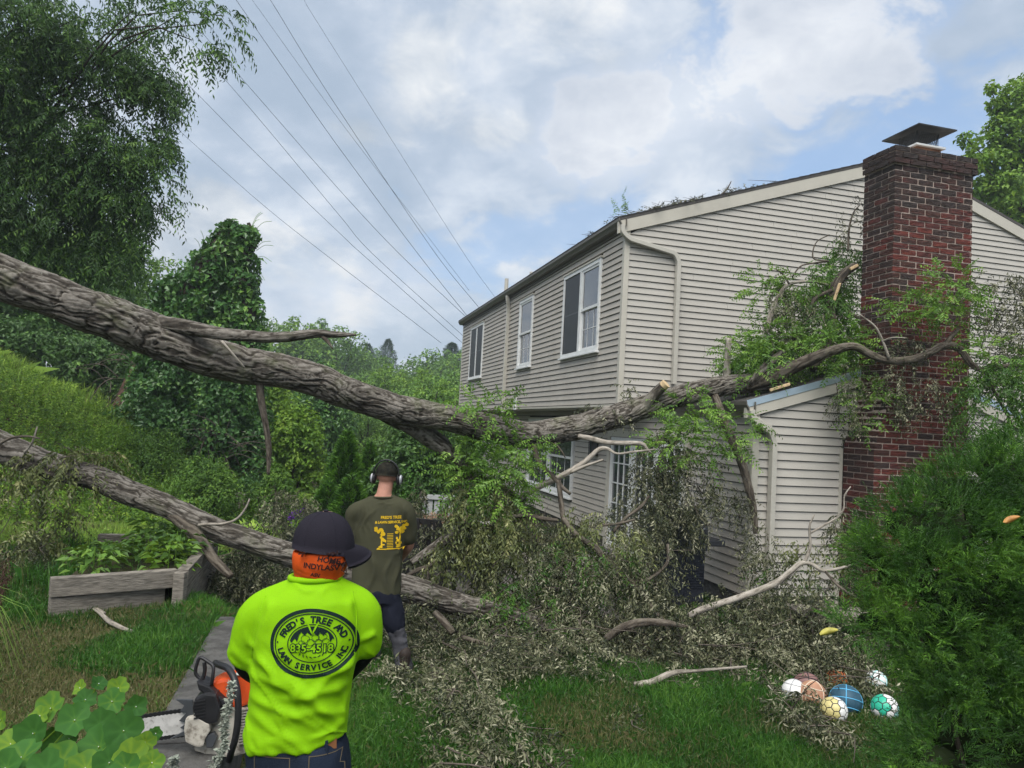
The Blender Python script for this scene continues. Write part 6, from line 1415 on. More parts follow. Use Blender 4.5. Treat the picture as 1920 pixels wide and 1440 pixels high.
# cap
def cap(parent, c, f, rx, ry, hgt, drop, brim_len, material, brim_mat=None, tilt=.0):
    f = unit(f); r_ = unit(np.cross(f, (0, 0, 1.))); z = np.array((0, 0, 1.)); V = []; nr, ns = 12, 48
    for i in range(nr + 1):
        u = i / nr; ph = u * math.pi / 2
        for j in range(ns):
            a = 2 * math.pi * j / ns; k_ = 1 + .006 * abs(math.sin(a * 3)) * math.sin(ph)
            sr = math.sin(ph) ** .9; zz = hgt * (math.cos(ph) ** .82)
            bk = -drop * (u ** 2) * (.5 - .5 * math.cos(a - math.pi * .5 + math.pi))
            V.append(c + r_ * rx * sr * math.cos(a) * k_ + f * ry * sr * math.sin(a) * k_ + z * (zz + bk))
    V = np.array(V); F = [[i * ns + j, i * ns + (j + 1) % ns, (i + 1) * ns + (j + 1) % ns, (i + 1) * ns + j] for i in range(nr) for j in range(ns)]
    F = [q[::-1] for q in F]
    inn = V[(nr) * ns:] - (V[nr * ns:] - c) * .05; V = np.vstack([V, inn]); b0 = nr * ns; b1 = (nr + 1) * ns; F += [[b0 + j, b1 + j, b1 + (j + 1) % ns, b0 + (j + 1) % ns][::-1] for j in range(ns)]
    o = mk('cap', V, F, material, parent, smooth=True)
    g = []; m_ = 17
    for q, th in ((0, .004), (1, -.004)):
        for i in range(7):
            for j in range(m_):
                a = math.pi * (.5 + (j / (m_ - 1) - .5) * .86); u = i / 6
                base = r_ * rx * math.cos(a) + f * ry * math.sin(a)
                out = f * brim_len * u * (math.sin(a) ** .6)
                g.append(c + base * .985 + out - z * (drop * .0 + .025 * u * u + .018 * u * math.cos(a) ** 2 * 4 * .5) + z * th)
    nb = 7 * m_; F = [[i * m_ + j, i * m_ + j + 1, (i + 1) * m_ + j + 1, (i + 1) * m_ + j] for i in range(6) for j in range(m_ - 1)]
    F2 = [[nb + v for v in q][::-1] for q in F]; bd = [6 * m_ + j for j in range(m_)]
    F3 = [[bd[j], bd[j + 1], nb + bd[j + 1], nb + bd[j]] for j in range(m_ - 1)]
    mk('brim', np.array(g), [q[::-1] for q in F] + [q[::-1] for q in F2] + F3, brim_mat or material, o, smooth=True)
    V, F = sphere(c + z * (hgt + .002), (.009, .009, .005), 12, 8); mk('button', V, F, material, o, smooth=True)
    for k_ in range(6):
        a = k_ * math.pi / 3; ps = []
        for u in np.linspace(.05, .97, 12):
            ph = u * math.pi / 2; sr = math.sin(ph) ** .9; bk = -drop * (u ** 2) * (.5 - .5 * math.cos(a - math.pi * .5 + math.pi))
            ps.append(c + r_ * rx * sr * math.cos(a) + f * ry * sr * math.sin(a) + z * (hgt * math.cos(ph) ** .82 + bk))
        V, F = tube(np.array(ps), .0011, sides=5); mk('seam', V, F, material, o)
    return o
M_CAP2 = fabric('navy_cap', (0.020, 0.018, 0.026), .8, .2, .3, 260)
cap(man, Q(607, 1026, .015), hf, .098, .108, .123, .028, .072, M_CAP2)

# --- worker in the olive shirt
D1 = 6.37; K1 = D1 / FPX
def B1(px, py, d=0.0): return P(px, py, D1 + d)
g1 = G(757, 1272); gz = 0.0
man2 = thing('person', 'worker seen from behind in an olive t-shirt with yellow print, wearing earmuffs over a cap', 'person', (B1(715, 1100)[0], D1, gz))
hc2 = B1(725, 893, .02); hf2 = unit((.06, 1, 0)); nk2 = B1(719, 932); pl2 = B1(712, 1120)
L1, R1 = B1(668, 962), B1(760, 958); l2, r2 = B1(661, 1012, .04), B1(767, 1020, .1); l3, r3 = B1(668, 1075, .18), B1(745, 1055, .36)
body = head_parts(hc2, hf2, .98) + chain([hc2 - (0, 0, .05), nk2, nk2 - (0, 0, .06)], [.06, .066, .08]) + chain([nk2 - (0, 0, .05), B1(716, 990), B1(712, 1060), pl2], [.1, .15, .135, .14], flat=.7)
for s_, e_, w_ in ((L1, l2, l3), (R1, r2, r3)): body += chain([nk2 * .45 + s_ * .55 - (0, 0, .03), s_, (s_ + e_) / 2, e_, (e_ + w_) / 2, w_], [.06, .06, .052, .045, .042, .030])
body += hand(l3, (.35, .9, -.1), (.8, -.2, 0), (0, .1, 1), .6) + hand(r3, (-.5, .85, -.1), (-.8, -.2, 0), (0, .1, 1), .6)
an = [B1(699, 1250, .25), B1(760, 1245, -.02)]; an[0][2] = .1; an[1][2] = .1
kn = [B1(700, 1180, .2), B1(742, 1178, -.02)]
for i in (0, 1): body += chain([pl2 + np.array(((-.08, .08)[i], 0, -.05)), kn[i], an[i]], [.08, .056, .042])
V, F, N_ = union(body, .0085, 5); mk('body', V, F, M_SKIN, man2, smooth=True)
eyes(man2, hc2, hf2)
sh = [px_oval([(720, 932, 19, .072, 0), (718, 939, 30, .09, 0), (716, 947, 42, .105, 0), (714, 960, 47, .118, 0), (713, 985, 47, .128, 0), (712, 1015, 46, .13, 0), (709, 1050, 45, .13, 0), (706, 1085, 46, .135, 0), (704, 1108, 47, .138, 0), (703, 1117, 46, .137, 0)], D1)]
sh += chain([B1(698, 948), L1, B1(664, 985, .02), B1(662, 1008, .04)], [.08, .082, .082, .078], 18, 16) + chain([B1(735, 946), R1, B1(765, 985, .05), B1(766, 1008, .07)], [.08, .08, .076, .072], 18, 16)
V, F, N_ = union(sh, .0115, 6)
c2 = (V - EYE) @ RM; X_, Y_ = CX + FPX * c2[:, 0] / c2[:, 2], CY + FPX * c2[:, 1] / c2[:, 2]; back = sstep(.1, -.5, N_[:, 1]); h = 0
for a in [(676, 950, 672, 1010, 2.2, .008), (682, 948, 679, 1010, 2.0, .008), (689, 950, 686, 1000, 2, .008), (696, 952, 692, 995, 2, .006), (703, 952, 700, 990, 2, .006), (752, 950, 757, 1010, 2.5, .008), (745, 1040, 744, 1110, 4, .012), (728, 1050, 724, 1115, 4, .010), (700, 1040, 690, 1115, 5, .012), (755, 1010, 740, 1040, 3, .007), (712, 940, 724, 952, 2, .006), (733, 940, 726, 952, 2, .006)]: h = h + fold(*a) * 1.25
V2 = V + N_ * ((h - .004) * back + (fbm(V * 5, 3) - .5) * .02)[:, None]
M_OLIVE = fabric('olive_cotton', (0.060, 0.060, 0.036), .9, .25, .3, 200, vs=4)
sh2 = mk('shirt', V2, F, M_OLIVE, man2, smooth=True); bvh = BVHTree.FromPolygons([Vector(v) for v in V2], F)
V, F = tube(np.array([B1(720, 932) + IMR * math.cos(a) * .082 + np.array((0, 1., 0)) * math.sin(a) * .072 for a in np.linspace(0, 2 * np.pi, 26)]), .010, sides=8, cap=False); mk('collar', V, F, M_OLIVE, sh2, smooth=True)
M_YEL = mat('yellow_ink', (0.62, 0.40, 0.012), .7, .2); yk = []
def addt(s_, x, y, sz, sp=1.0): V, F = text_mesh(s_, sz, .03, 0, sp); yk.append((V + (x, y, 0), F))
addt("FRED'S TREE", 1, 28.5, 7.4); addt('& LAWN SERVICE, INC', 1, 19.8, 6.5, .96)
rr = np.random.default_rng(4)
for sx, top in ((-1, 5), (1, 6)):                                     # two trees and a ladder between them
    for k_ in range(13): yk.append(disc2((sx * 20 + rr.normal() * 5, top + rr.normal() * 3.6), rr.uniform(2.2, 4.2), rr.uniform(2, 3.6), 14))
    yk.append((np.array([(sx * 18, 2, 0), (sx * 18 + 1.6, 2, 0), (sx * 17 + 2.4, -27, 0), (sx * 17 - 1.2, -27, 0)]), [[0, 3, 2, 1]]))
    for k_ in range(6): yk.append(disc2((sx * 15 + rr.normal() * 3, -14 + rr.normal() * 5), rr.uniform(1.3, 2.8), rr.uniform(1.6, 3), 12))
    for k_ in range(5): yk.append(disc2((sx * 16 + rr.normal() * 4, -25 + rr.normal() * 1.6), 3, 1.3, 12))
for y in np.arange(-28, -1, 2.9): yk.append((np.array([(-6, y, 0), (6, y, 0), (6, y + 1.1, 0), (-6, y + 1.1, 0)]), [[0, 1, 2, 3]]))
yk.append((np.array([(-26, -30, 0), (26, -30, 0), (26, -28.4, 0), (-26, -28.4, 0)]), [[0, 1, 2, 3]]))
V, F = refine(*flat2(yk), 3.0); V, F = press(V * ((D1 - .13) / FPX) * (.92, 1, 1), F, P(731, 1000, D1 - .13), IMR, IMU, (0, 1, 0), bvh, .003); mk('shirt_print', V, F, M_YEL, sh2)['kind'] = 'stuff'
M_NAVY = fabric('navy_work_shorts', (0.012, 0.014, 0.024), .85, .3, .3, 150); M_GREYT = fabric('grey_work_trousers', (0.075, 0.075, 0.085), .8, .3, .4, 120, vs=8)
tr = [px_oval([(705, 1098, 42, .12, 0), (706, 1112, 44, .135, 0), (708, 1128, 43, .135, 0)], D1)]
for i in (0, 1): hp = pl2 + np.array(((-.085, .085)[i], 0, -.03)); tr += chain([hp, hp * .5 + kn[i] * .5, kn[i] * .85 + hp * .15], [.105, .1, .09], 16, 16)
V, F, N_ = union(tr, .0125, 5); V += N_ * ((fbm(V * 11, 3) - .5) * .02)[:, None]; mk('shorts', V, F, M_NAVY, man2, smooth=True)
for i in (0, 1):
    hp = pl2 + np.array(((-.085, .085)[i], 0, -.03)); V, F, N_ = union(chain([hp * .3 + kn[i] * .7, kn[i], (kn[i] + an[i]) / 2, an[i] - (0, 0, .02)], [.078, .072, .068, .072], 16, 20), .011, 4)
    V += N_ * ((fbm(V * (13, 13, 17), 3) - .5) * .035)[:, None]; mk('trouser_leg', V, F, M_GREYT, man2, smooth=True)
boots(man2, [np.array((a[0], a[1], 0.01)) for a in an], [(.1, 1, 0), (.15, 1, 0)])
M_CAMO = mat('dark_camo_cap', (0.026, 0.025, 0.018), .9, .1, col2=(0.007, 0.007, 0.006), vscale=28, bump=.3, bscale=200)
cap(man2, hc2 + (0, 0, .012), hf2, .094, .108, .112, .03, .065, M_CAMO)
M_SILV = mat('silver_earcup', (0.42, 0.43, 0.45), .3, .5, metal=.4)
em = thing('earmuffs', 'pair of black and silver earmuffs worn over the cap of the olive shirt worker', 'earmuffs', hc2) if False else man2
rx = unit(np.cross(hf2, (0, 0, 1.)))
arc = [hc2 + rx * .108 * math.cos(a) + np.array((0, 0, 1.)) * (.02 + .118 * math.sin(a)) - hf2 * .02 for a in np.linspace(-.12, math.pi + .12, 30)]
V, F = tube(np.array(arc), .007, .014, 8, ref=hf2); band_ = mk('earmuffs', V, F, M_BLACK, em, smooth=True)
for sg in (-1, 1):
    c = hc2 + rx * sg * .104 - np.array((0, 0, .022)) - hf2 * .005; M = np.array([rx, hf2, (0, 0, 1.)])
    V, F = sphere(c, (.020, .036, .046), 18, 12, M); mk('ear_cushion', V, F, M_BLACK, band_, smooth=True)
    V, F = sphere(c + rx * sg * .018, (.016, .032, .042), 18, 12, M); mk('ear_cup', V, F, M_SILV, band_, smooth=True)
    V, F = sphere(c + rx * sg * .030, (.010, .020, .030), 16, 10, M); mk('ear_cup_cover', V, F, M_BLACK, band_, smooth=True)

# ------------------------------------------------------------------ chainsaw on the wall
ZW = 0.53
def PZ(px, py, z): return G(px, py, z)
cs0 = PZ(400, 1412, ZW); KS = cs0[1] / FPX
saw = thing('chainsaw', 'orange and off white chainsaw with a black wrap handle resting on the concrete wall', 'chainsaw', cs0)
bx = unit(P(348, 1360, cs0[1]) - P(280, 1372, cs0[1] - .02)); bx[2] = 0; bx = unit(bx); bz = np.array((0, 0, 1.)); by = np.cross(bz, bx)
def SP(px, py, dd=0.0): return P(px, py, cs0[1] + dd)
def spoly(name, pts, thick, material, parent, dd=0.0, bev=.004):
    """plate or block whose outline is given in the saw's side view, with real thickness"""
    p = np.array([SP(x, y, dd) for x, y in pts]); n = len(p); bm = bmesh.new()
    a = [bm.verts.new(q - by * thick / 2) for q in p]; b = [bm.verts.new(q + by * thick / 2) for q in p]
    bm.faces.new(a[::-1]); bm.faces.new(b)
    for i in range(n): bm.faces.new([a[i], a[(i + 1) % n], b[(i + 1) % n], b[i]])
    bmesh.ops.recalc_face_normals(bm, faces=bm.faces[:])
    if bev: bmesh.ops.bevel(bm, geom=bm.edges[:], offset=bev, segments=2, affect='EDGES', profile=.6, clamp_overlap=True)
    bm.verts.index_update(); V = np.array([v.co[:] for v in bm.verts]); F = [[v.index for v in f.verts] for f in bm.faces]; bm.free()
    return mk(name, V, F, material, parent)
M_BAR = mat('saw_bar', (0.50, 0.49, 0.47), .45, .5, var=.25, vscale=30, stain=(40, .55, .7, (.12, .11, .10), .6))
M_SAWGREY = mat('saw_housing', (0.46, 0.43, 0.37), .55, .3, var=.25, vscale=14, stain=(22, .5, .68, (.10, .08, .06), .75))
M_ORANGE = mat('saw_orange', (0.66, 0.085, 0.018), .3, .5, var=.15, vscale=18, stain=(30, .6, .75, (.2, .05, .02), .5))
spoly('guide_bar', [(352, 1334), (352, 1374), (300, 1381), (262, 1385), (240, 1382), (228, 1372), (228, 1360), (240, 1350), (262, 1347), (300, 1341)], .006, M_BAR, saw, -.02, .0015)
outline = [(352, 1331), (300, 1338), (262, 1344), (240, 1347), (226, 1358), (226, 1374), (240, 1385), (262, 1388), (300, 1384), (352, 1377)]
pl = spline(np.array([[*SP(x, y, -.02), 1] for x, y in outline]), 110)[:, :3]
ch = []
for i in range(0, 109):
    d_ = unit(pl[min(i + 1, 109)] - pl[max(i - 1, 0)]); ch.append(bevbox(pl[i], d_ * .0052, by * .0035, np.cross(d_, by) * (.0075 if i % 3 else .0095), .001))
V, F = cat(ch); tag(mk('saw_chain', V, F, M_BLACK, saw), kind='stuff')
spoly('bumper_spikes', [(362, 1312), (330, 1311), (346, 1322), (338, 1333), (350, 1336), (336, 1351), (352, 1355), (338, 1364), (350, 1368), (318, 1385), (348, 1378), (364, 1372)], .012, M_DARKMETAL, saw, -.035, .001)
spoly('clutch_cover', [(350, 1344), (372, 1340), (395, 1352), (396, 1368), (388, 1380), (384, 1396), (372, 1398), (350, 1388), (347, 1365)], .05, M_SAWGREY, saw, -.05, .010)
spoly('engine_housing', [(366, 1330), (410, 1318), (455, 1316), (476, 1322), (476, 1398), (440, 1408), (400, 1404), (372, 1396)], .15, M_SAWGREY, saw, .05, .012)
spoly('chain_catcher', [(386, 1378), (402, 1372), (408, 1382), (400, 1400), (388, 1400)], .03, M_DARKMETAL, saw, -.05, .004)
spoly('muffler', [(372, 1300), (392, 1290), (412, 1292), (420, 1318), (414, 1345), (394, 1350), (374, 1338), (368, 1320)], .13, M_BLACK, saw, -.01, .012)
for k in range(6): spoly('muffler_fin', [(371, 1306 + k * 6), (392, 1302 + k * 6), (392, 1304 + k * 6), (371, 1308 + k * 6)], .138, M_BLACK, saw, -.01, 0)
spoly('top_cover', [(396, 1278), (412, 1268), (455, 1258), (500, 1250), (512, 1262), (510, 1302), (470, 1312), (448, 1322), (425, 1312), (404, 1294)], .13, M_ORANGE, saw, .05, .014)
V, F = bevbox(SP(453, 1263, .0), bx * .026 + by * .0, by * .022, unit(np.cross(bx, by)) * .0015, .001); mk('label_plate', V, F, mat('label_paper', (.55, .56, .50), .5, .3, var=.3, vscale=90), saw)
spoly('air_filter_cover', [(462, 1258), (500, 1248), (516, 1256), (510, 1270), (470, 1268)], .125, M_ORANGE, saw, .055, .008)
for k in range(13): spoly('starter_grille', [(447, 1330 + k * 5.2), (478, 1325 + k * 5.2), (478, 1327.5 + k * 5.2), (447, 1332.5 + k * 5.2)], .02, M_SAWGREY, saw, -.035, 0)
for k in range(5): spoly('grille_rib', [(448 + k * 7, 1328), (450.5 + k * 7, 1327), (449.5 + k * 7, 1396), (447 + k * 7, 1397)], .012, M_SAWGREY, saw, -.03, 0)
def stube(name, pts, r, material=M_BLACK): V, F = tube(spline(np.array([[*SP(x, y, dd), 1] for x, y, dd in pts]), 40)[:, :3], r, sides=12); return mk(name, V, F, material, saw, smooth=True)
stube('front_handle', [(404, 1243, .10), (412, 1247, .05), (428, 1254, -.02), (440, 1275, -.07), (446, 1305, -.09), (446, 1350, -.10), (441, 1385, -.10), (434, 1408, -.08), (430, 1425, -.04)], .0155)
stube('hand_guard', [(398, 1285, -.02), (382, 1277, .0), (367, 1263, .0), (370, 1243, .0), (376, 1233, .0), (392, 1242, -.01), (400, 1250, -.02), (399, 1268, -.03), (397, 1284, -.03)], .008)
stube('guard_strut', [(383, 1242, .0), (384, 1258, 0), (379, 1276, .0)], .009)
spoly('guard_base', [(374, 1270), (398, 1280), (440, 1318), (428, 1322), (398, 1300), (378, 1286)], .11, M_BLACK, saw, .0, .008)
stube('rear_handle', [(476, 1330, .08), (500, 1320, .09), (520, 1330, .09), (520, 1365, .09), (490, 1385, .08), (470, 1385, .08)], .017)
for a in (.0, 1.2, 2.4, 3.6, 4.8): pass

# ------------------------------------------------------------------ raised timber bed
bed = thing('raised_garden_bed', 'weathered grey timber raised bed full of leafy vegetables on the left lawn', 'planter', PZ(335, 1110, .5))
ZT = .80
f0, f1 = PZ(95, 1083, ZT), PZ(336, 1067, ZT); b0, b1 = PZ(186, 1001, ZT), PZ(390, 1006, ZT)
def timber(p, q, hgt, th, top, name='board'):
    p, q = np.array(p), np.array(q); d_ = q - p; d_[2] = 0; L_ = np.linalg.norm(d_); d_ /= L_; s_ = np.array((d_[1], -d_[0], 0)); c = (p + q) / 2; c[2] = top - hgt / 2
    V, F = bevbox(c, d_ * L_ / 2, s_ * th / 2, ZV * hgt / 2, .006); return mk(name, V, F, M_TIMBER, bed)
for i, zt in enumerate((ZT, ZT - .15, ZT - .30)):
    timber(f0 + (0, i * .012, 0), f1 + (-.02 - .10 * (i % 2), i * .012, 0), .142, .09, zt); timber(f1 + (.03, 0, 0), b1 + (.03, .1, 0), .142, .09, zt - .004); timber(b0, b1, .142, .09, zt)
V, F = bevbox(f1 + (.045, -.07, -.27), (.045, 0, 0), (0, .035, 0), (0, 0, .262), .008); mk('corner_post', V, F, M_TIMBER, bed)
cc = np.array([f0, f1, b1, b0]); cc = cc + (cc.mean(0) - cc) * .05
V = np.vstack([cc - (0, 0, .12)]); mk('soil', V, [[0, 1, 2, 3]], M_SOIL, bed)
def uv_in(u, v): return (cc[0] * (1 - u) + cc[1] * u) * (1 - v) + (cc[3] * (1 - u) + cc[2] * u) * v
ro = np.random.default_rng(31); vp = []
for k in range(12):
    u, v = ro.uniform(.12, .95), ro.uniform(.12, .95); c = uv_in(u, v) - (0, 0, .1); n = 70; hh = ro.uniform(.12, .36)
    a = ro.uniform(0, 6.28, n); z = ro.uniform(.2, 1, n) * hh; rr_ = ro.uniform(.02, .2, n)
    p = c + np.stack([np.cos(a) * rr_, np.sin(a) * rr_, z], 1); d_ = np.stack([np.cos(a), np.sin(a), ro.uniform(-.3, .4, n)], 1)
    V, F, T = leafquads(p, d_, np.stack([-.3 * np.cos(a), -.3 * np.sin(a), np.ones(n)], 1) + ro.normal(size=(n, 3)) * .25, ro.uniform(.06, .12, n), ro.uniform(.04, .075, n), ro.normal(.5, .2) + ro.normal(size=n) * .15, .3)
    o = thing('vegetable_plant', ('dark green' if k % 3 else 'pale green') + ' leafy vegetable at the ' + ('front ' if v < .36 else 'middle ' if v < .66 else 'back ') + ('left' if u < .37 else 'centre' if u < .68 else 'right') + ' of the raised bed', 'plant', c, 'vegetables in the raised bed'); mk('leaves', V, F, L_MID if k % 3 else L_LIGHT, o, {'tint': T})
    V, F = tube([c - (0, 0, .02), c + (0, 0, hh)], .006, sides=5); mk('stem', V, F, L_LIGHT, o, {'tint': np.full(len(V), .4)})
V, F = bevbox(P(452, 930, 14.2) - (0, 0, .15), (.16, 0.02, 0), (0, .3, 0), (0, 0, .2), .01); tag(mk('timber_box', V, F, M_TIMBER, loc=P(452, 930, 14.2)), 'small grey timber box beside the far bend of the path', 'planter')

# ------------------------------------------------------------------ nasturtium in the corner, lamb's ear, fountain grass
L_NAST = leaf_mat('nasturtium_leaf', [(0, (0.02, 0.075, 0.015)), (.5, (0.05, 0.15, 0.03)), (1, (0.19, 0.30, 0.025))], .65, .15, .25, (.25, .42, .02))
nb = np.array((-1.25, 1.62, float(height(-1.25, 1.62))))
nas = thing('nasturtium_plant', 'broad round leafed green plant in the lower left corner', 'plant', nb)
NL = [(185, 1400, 1.62, 42, .5, .2), (62, 1375, 1.66, 36, .3, -.2), (140, 1350, 1.7, 34, .5, .3), (95, 1328, 1.74, 32, .75, -.5), (187, 1358, 1.66, 30, .3, .5), (232, 1370, 1.6, 38, .25, .5), (210, 1315, 1.72, 26, .6, .2), (185, 1282, 1.76, 17, .15, .9), (222, 1290, 1.75, 22, .9, .0), (255, 1325, 1.66, 22, .2, .8), (160, 1312, 1.74, 22, .3, .6), (150, 1290, 1.78, 16, .95, -.4), (75, 1342, 1.72, 20, .9, -.3), (20, 1395, 1.66, 34, .9, -.2), (40, 1420, 1.6, 40, .6, -.3), (115, 1425, 1.58, 36, .7, 0), (245, 1420, 1.55, 34, .95, .6), (272, 1392, 1.58, 22, .9, .6), (292, 1375, 1.6, 14, .4, .6), (205, 1430, 1.54, 32, .3, .3), (160, 1440, 1.54, 34, .8, .1), (10, 1440, 1.56, 36, .5, -.4), (85, 1445, 1.52, 40, .4, -.2), (235, 1440, 1.5, 30, .6, .4), (285, 1430, 1.52, 24, .85, .7), (130, 1385, 1.7, 26, .35, 0), (0, 1350, 1.74, 22, .85, -.6), (110, 1390, 1.75, 30, .2, .2)]
for i, (px, py, d, r_, tv, lean) in enumerate(NL):
    c = P(px, py, d); rad = r_ * .88 * d / FPX; n = 20
    nm_ = unit(np.array((lean * .7 + ro.normal() * .15, -.75 + ro.normal() * .35, .55 + ro.normal() * .18))); u = unit(np.cross(nm_, (0.2, 1, .1))); v = np.cross(nm_, u)
    g = [c - nm_ * .006]; tn = [tv + .25]
    for q, rr_ in enumerate((.35, .7, 1.0)):
        for j in range(n):
            a = 2 * math.pi * j / n; w_ = 1 + (.05 * math.sin(5 * a + i) + .035 * math.sin(9 * a + i * 2)) * q
            g.append(c + (u * math.cos(a) + v * math.sin(a)) * rad * rr_ * w_ + nm_ * (rad * (.24 * rr_ ** 2) + rad * .13 * math.sin(2 * a + i) * rr_ ** 2 + rad * .02 * math.cos(9 * a))); tn.append(tv + (.2 if j % 3 == 0 and q < 2 else (-.04 if q < 2 else .03)) - .05 * (q == 1))
    F = [[0, 1 + j, 1 + (j + 1) % n] for j in range(n)] + [[1 + q * n + j, 1 + (q + 1) * n + j, 1 + (q + 1) * n + (j + 1) % n, 1 + q * n + (j + 1) % n] for q in (0, 1) for j in range(n)]
    o = mk('leaf', np.array(g), F, L_NAST, nas, {'tint': np.clip(np.array(tn) * .85 - .02, 0, 1)}, smooth=True)
    V, F = tube(spline(np.array([nb + ro.normal(size=3) * (.12, .08, .0), (nb + c) / 2 + ro.normal(size=3) * .05, c - nm_ * .004]), 12), .0022, sides=5); mk('stalk', V, F, L_NAST, nas, {'tint': np.full(len(V), .8)})
    V, F = sphere(c + nm_ * .0008, .0011, 6, 4); mk('leaf_eye', V, F, M_WHITE, o)
M_FUZZ = mat('lambs_ear_felt', (0.33, 0.36, 0.30), 1.0, .0, var=.35, vscale=40)
for lab, pts, n in (('tall woolly pale grey flower spike in front of the chainsaw', [(395, 1450, 1.9), (418, 1400, 1.92), (422, 1350, 1.94), (432, 1305, 1.95), (434, 1282, 1.96)], 30), ('small woolly grey flower spike at the bottom edge beside the broad leaves', [(318, 1470, 1.9), (322, 1445, 1.9), (328, 1424, 1.9)], 12)):
    s_ = spline(np.array([[*P(*q), 1] for q in pts]), n)[:, :3]; base = s_[0] * (1, 1, 0) + (0, 0, float(height(s_[0][0], s_[0][1])))
    o = thing('lambs_ear_spike', lab, 'plant', base, 'woolly flower spikes by the wall'); V, F = tube(np.vstack([base, s_]), .005, sides=6); mk('stem', V, F, M_FUZZ, o)
    pp, dd = [], []
    for i, c in enumerate(s_[2:]):
        for j in range(14): a = ro.uniform(0, 6.28); pp.append(c + ro.normal(size=3) * .003); dd.append((math.cos(a), math.sin(a), ro.uniform(-.1, .9)))
    pp, dd = np.array(pp), np.array(dd); k_ = len(pp); V, F, T = leafquads(pp, dd, ro.normal(size=(k_, 3)) * .5 + (0, 0, 1), ro.uniform(.009, .018, k_), ro.uniform(.007, .011, k_), np.ones(k_), .2); mk('florets', V, F, M_FUZZ, o)
fg = PZ(-110, 1260, .5); o = thing('fountain_grass', 'clump of long arching pale green grass blades at the left edge', 'plant', fg); ps_ = []
for i in range(40):
    a = ro.uniform(-.9, 1.3); L_ = ro.uniform(.4, .75); d_ = np.array((math.cos(a), math.sin(a) * .6 - .1, 0)); p0 = fg + ro.normal(size=3) * (.05, .05, 0)
    q = spline(np.array([p0, p0 + d_ * L_ * .25 + (0, 0, L_ * .62), p0 + d_ * L_ * .55 + (0, 0, L_ * .62), p0 + d_ * L_ * .85 + (0, 0, L_ * .12)]), 9); w_ = np.linspace(.006, .001, 9)[:, None] * np.array((d_[1], -d_[0], 0)) * 1.0
    ps_.append((np.vstack([q - w_, q + w_]), [[k, k + 1, 10 + k, 9 + k] for k in range(8)]))
V, F = cat(ps_); mk('blades', V, F, L_BANK, o, {'tint': np.clip(.35 + ro.normal(size=len(V)) * .12, 0, 1)})
for i in range(4):
    c = PZ(-10 + 6 * i, 1150 - 25 * i, .75 + .06 * i); d_ = unit((.1, 0, 1)); V, F, T = leafquads(c + ro.normal(size=(120, 3)) * (.018, .018, .06), ro.normal(size=(120, 3)) * .5 + (0, 0, -.6), ro.normal(size=(120, 3)), .045, .006, np.full(120, .05), .1); mk('dry_seed_head', V, F, M_LEANER, o)

# ------------------------------------------------------------------ balls on the lawn
def goldberg(c, r, cols, rotm, seam_mat, parent):
    bm = bmesh.new(); bmesh.ops.create_icosphere(bm, subdivisions=2, radius=1.0)
    pent = []; bm.verts.ensure_lookup_table(); bm.faces.ensure_lookup_table()
    for v in bm.verts:
        fs = list(v.link_faces); cen = [np.array(f.calc_center_median()[:]) for f in fs]; n_ = np.array(v.co[:]); u = unit(np.cross(n_, (.3, .5, .8))); w_ = np.cross(n_, u)
        an_ = np.argsort([math.atan2(q.dot(w_), q.dot(u)) for q in cen]); pent.append((n_, [unit(cen[k]) for k in an_]))
    bm.free()
    V, F = sphere(c, r * .985, 32, 20); mk('seam', V, F, seam_mat, parent, smooth=True)
    for n_, ring in pent:
        n_ = n_ @ rotm; pts = [q @ rotm for q in ring]; m_ = unit(np.mean(pts, 0)); k_ = len(pts); g = [c + m_ * r * 1.005]
        for s_, h_ in ((.5, 1.003), (.86, .999), (.90, .985)): g += [c + unit(m_ + (q - m_) * s_) * r * h_ for q in pts]
        F = [[0, 1 + j, 1 + (j + 1) % k_] for j in range(k_)] + [[1 + q * k_ + j, 1 + (q + 1) * k_ + j, 1 + (q + 1) * k_ + (j + 1) % k_, 1 + q * k_ + (j + 1) % k_] for q in (0, 1) for j in range(k_)]
        mk('panel', np.array(g), F, cols(m_), parent)
def ground_pt(px, py): 
    p = G(px, py, 0); return np.array((p[0], p[1], float(height(p[0], p[1]))))
M_BW = mat('ball_white', (.70, .70, .68), .4, .4, stain=(14, .55, .75, (.45, .42, .36), .4)); M_BG = mat('ball_green', (.03, .42, .27), .4, .4); M_BY = mat('ball_yellow', (.60, .52, .22), .4, .4); M_BT = mat('ball_teal', (.30, .60, .58), .4, .4)
rm = lambda a, b: np.array(Matrix.Rotation(a, 3, 'X') @ Matrix.Rotation(b, 3, 'Z'))
GB = 'balls lying on the lawn'
c = ground_pt(1658, 1352); o = thing('football', 'white and green ball with black seams, rightmost on the lawn', 'ball', c, GB); goldberg(c + (0, 0, .095), .102, lambda m_: M_BG if m_[0] < -.25 and m_[2] > -.1 else (M_BT if m_[0] > .45 and m_[2] < .35 else M_BW), rm(.4, .3), M_BLACK, o)
c = ground_pt(1563, 1352); o = thing('football', 'white and yellow ball with black seams in front of the blue ball', 'ball', c, GB); goldberg(c + (0, 0, .09), .1, lambda m_: M_BY if m_[0] < -.15 else M_BW, rm(.7, 1.0), M_BLACK, o)
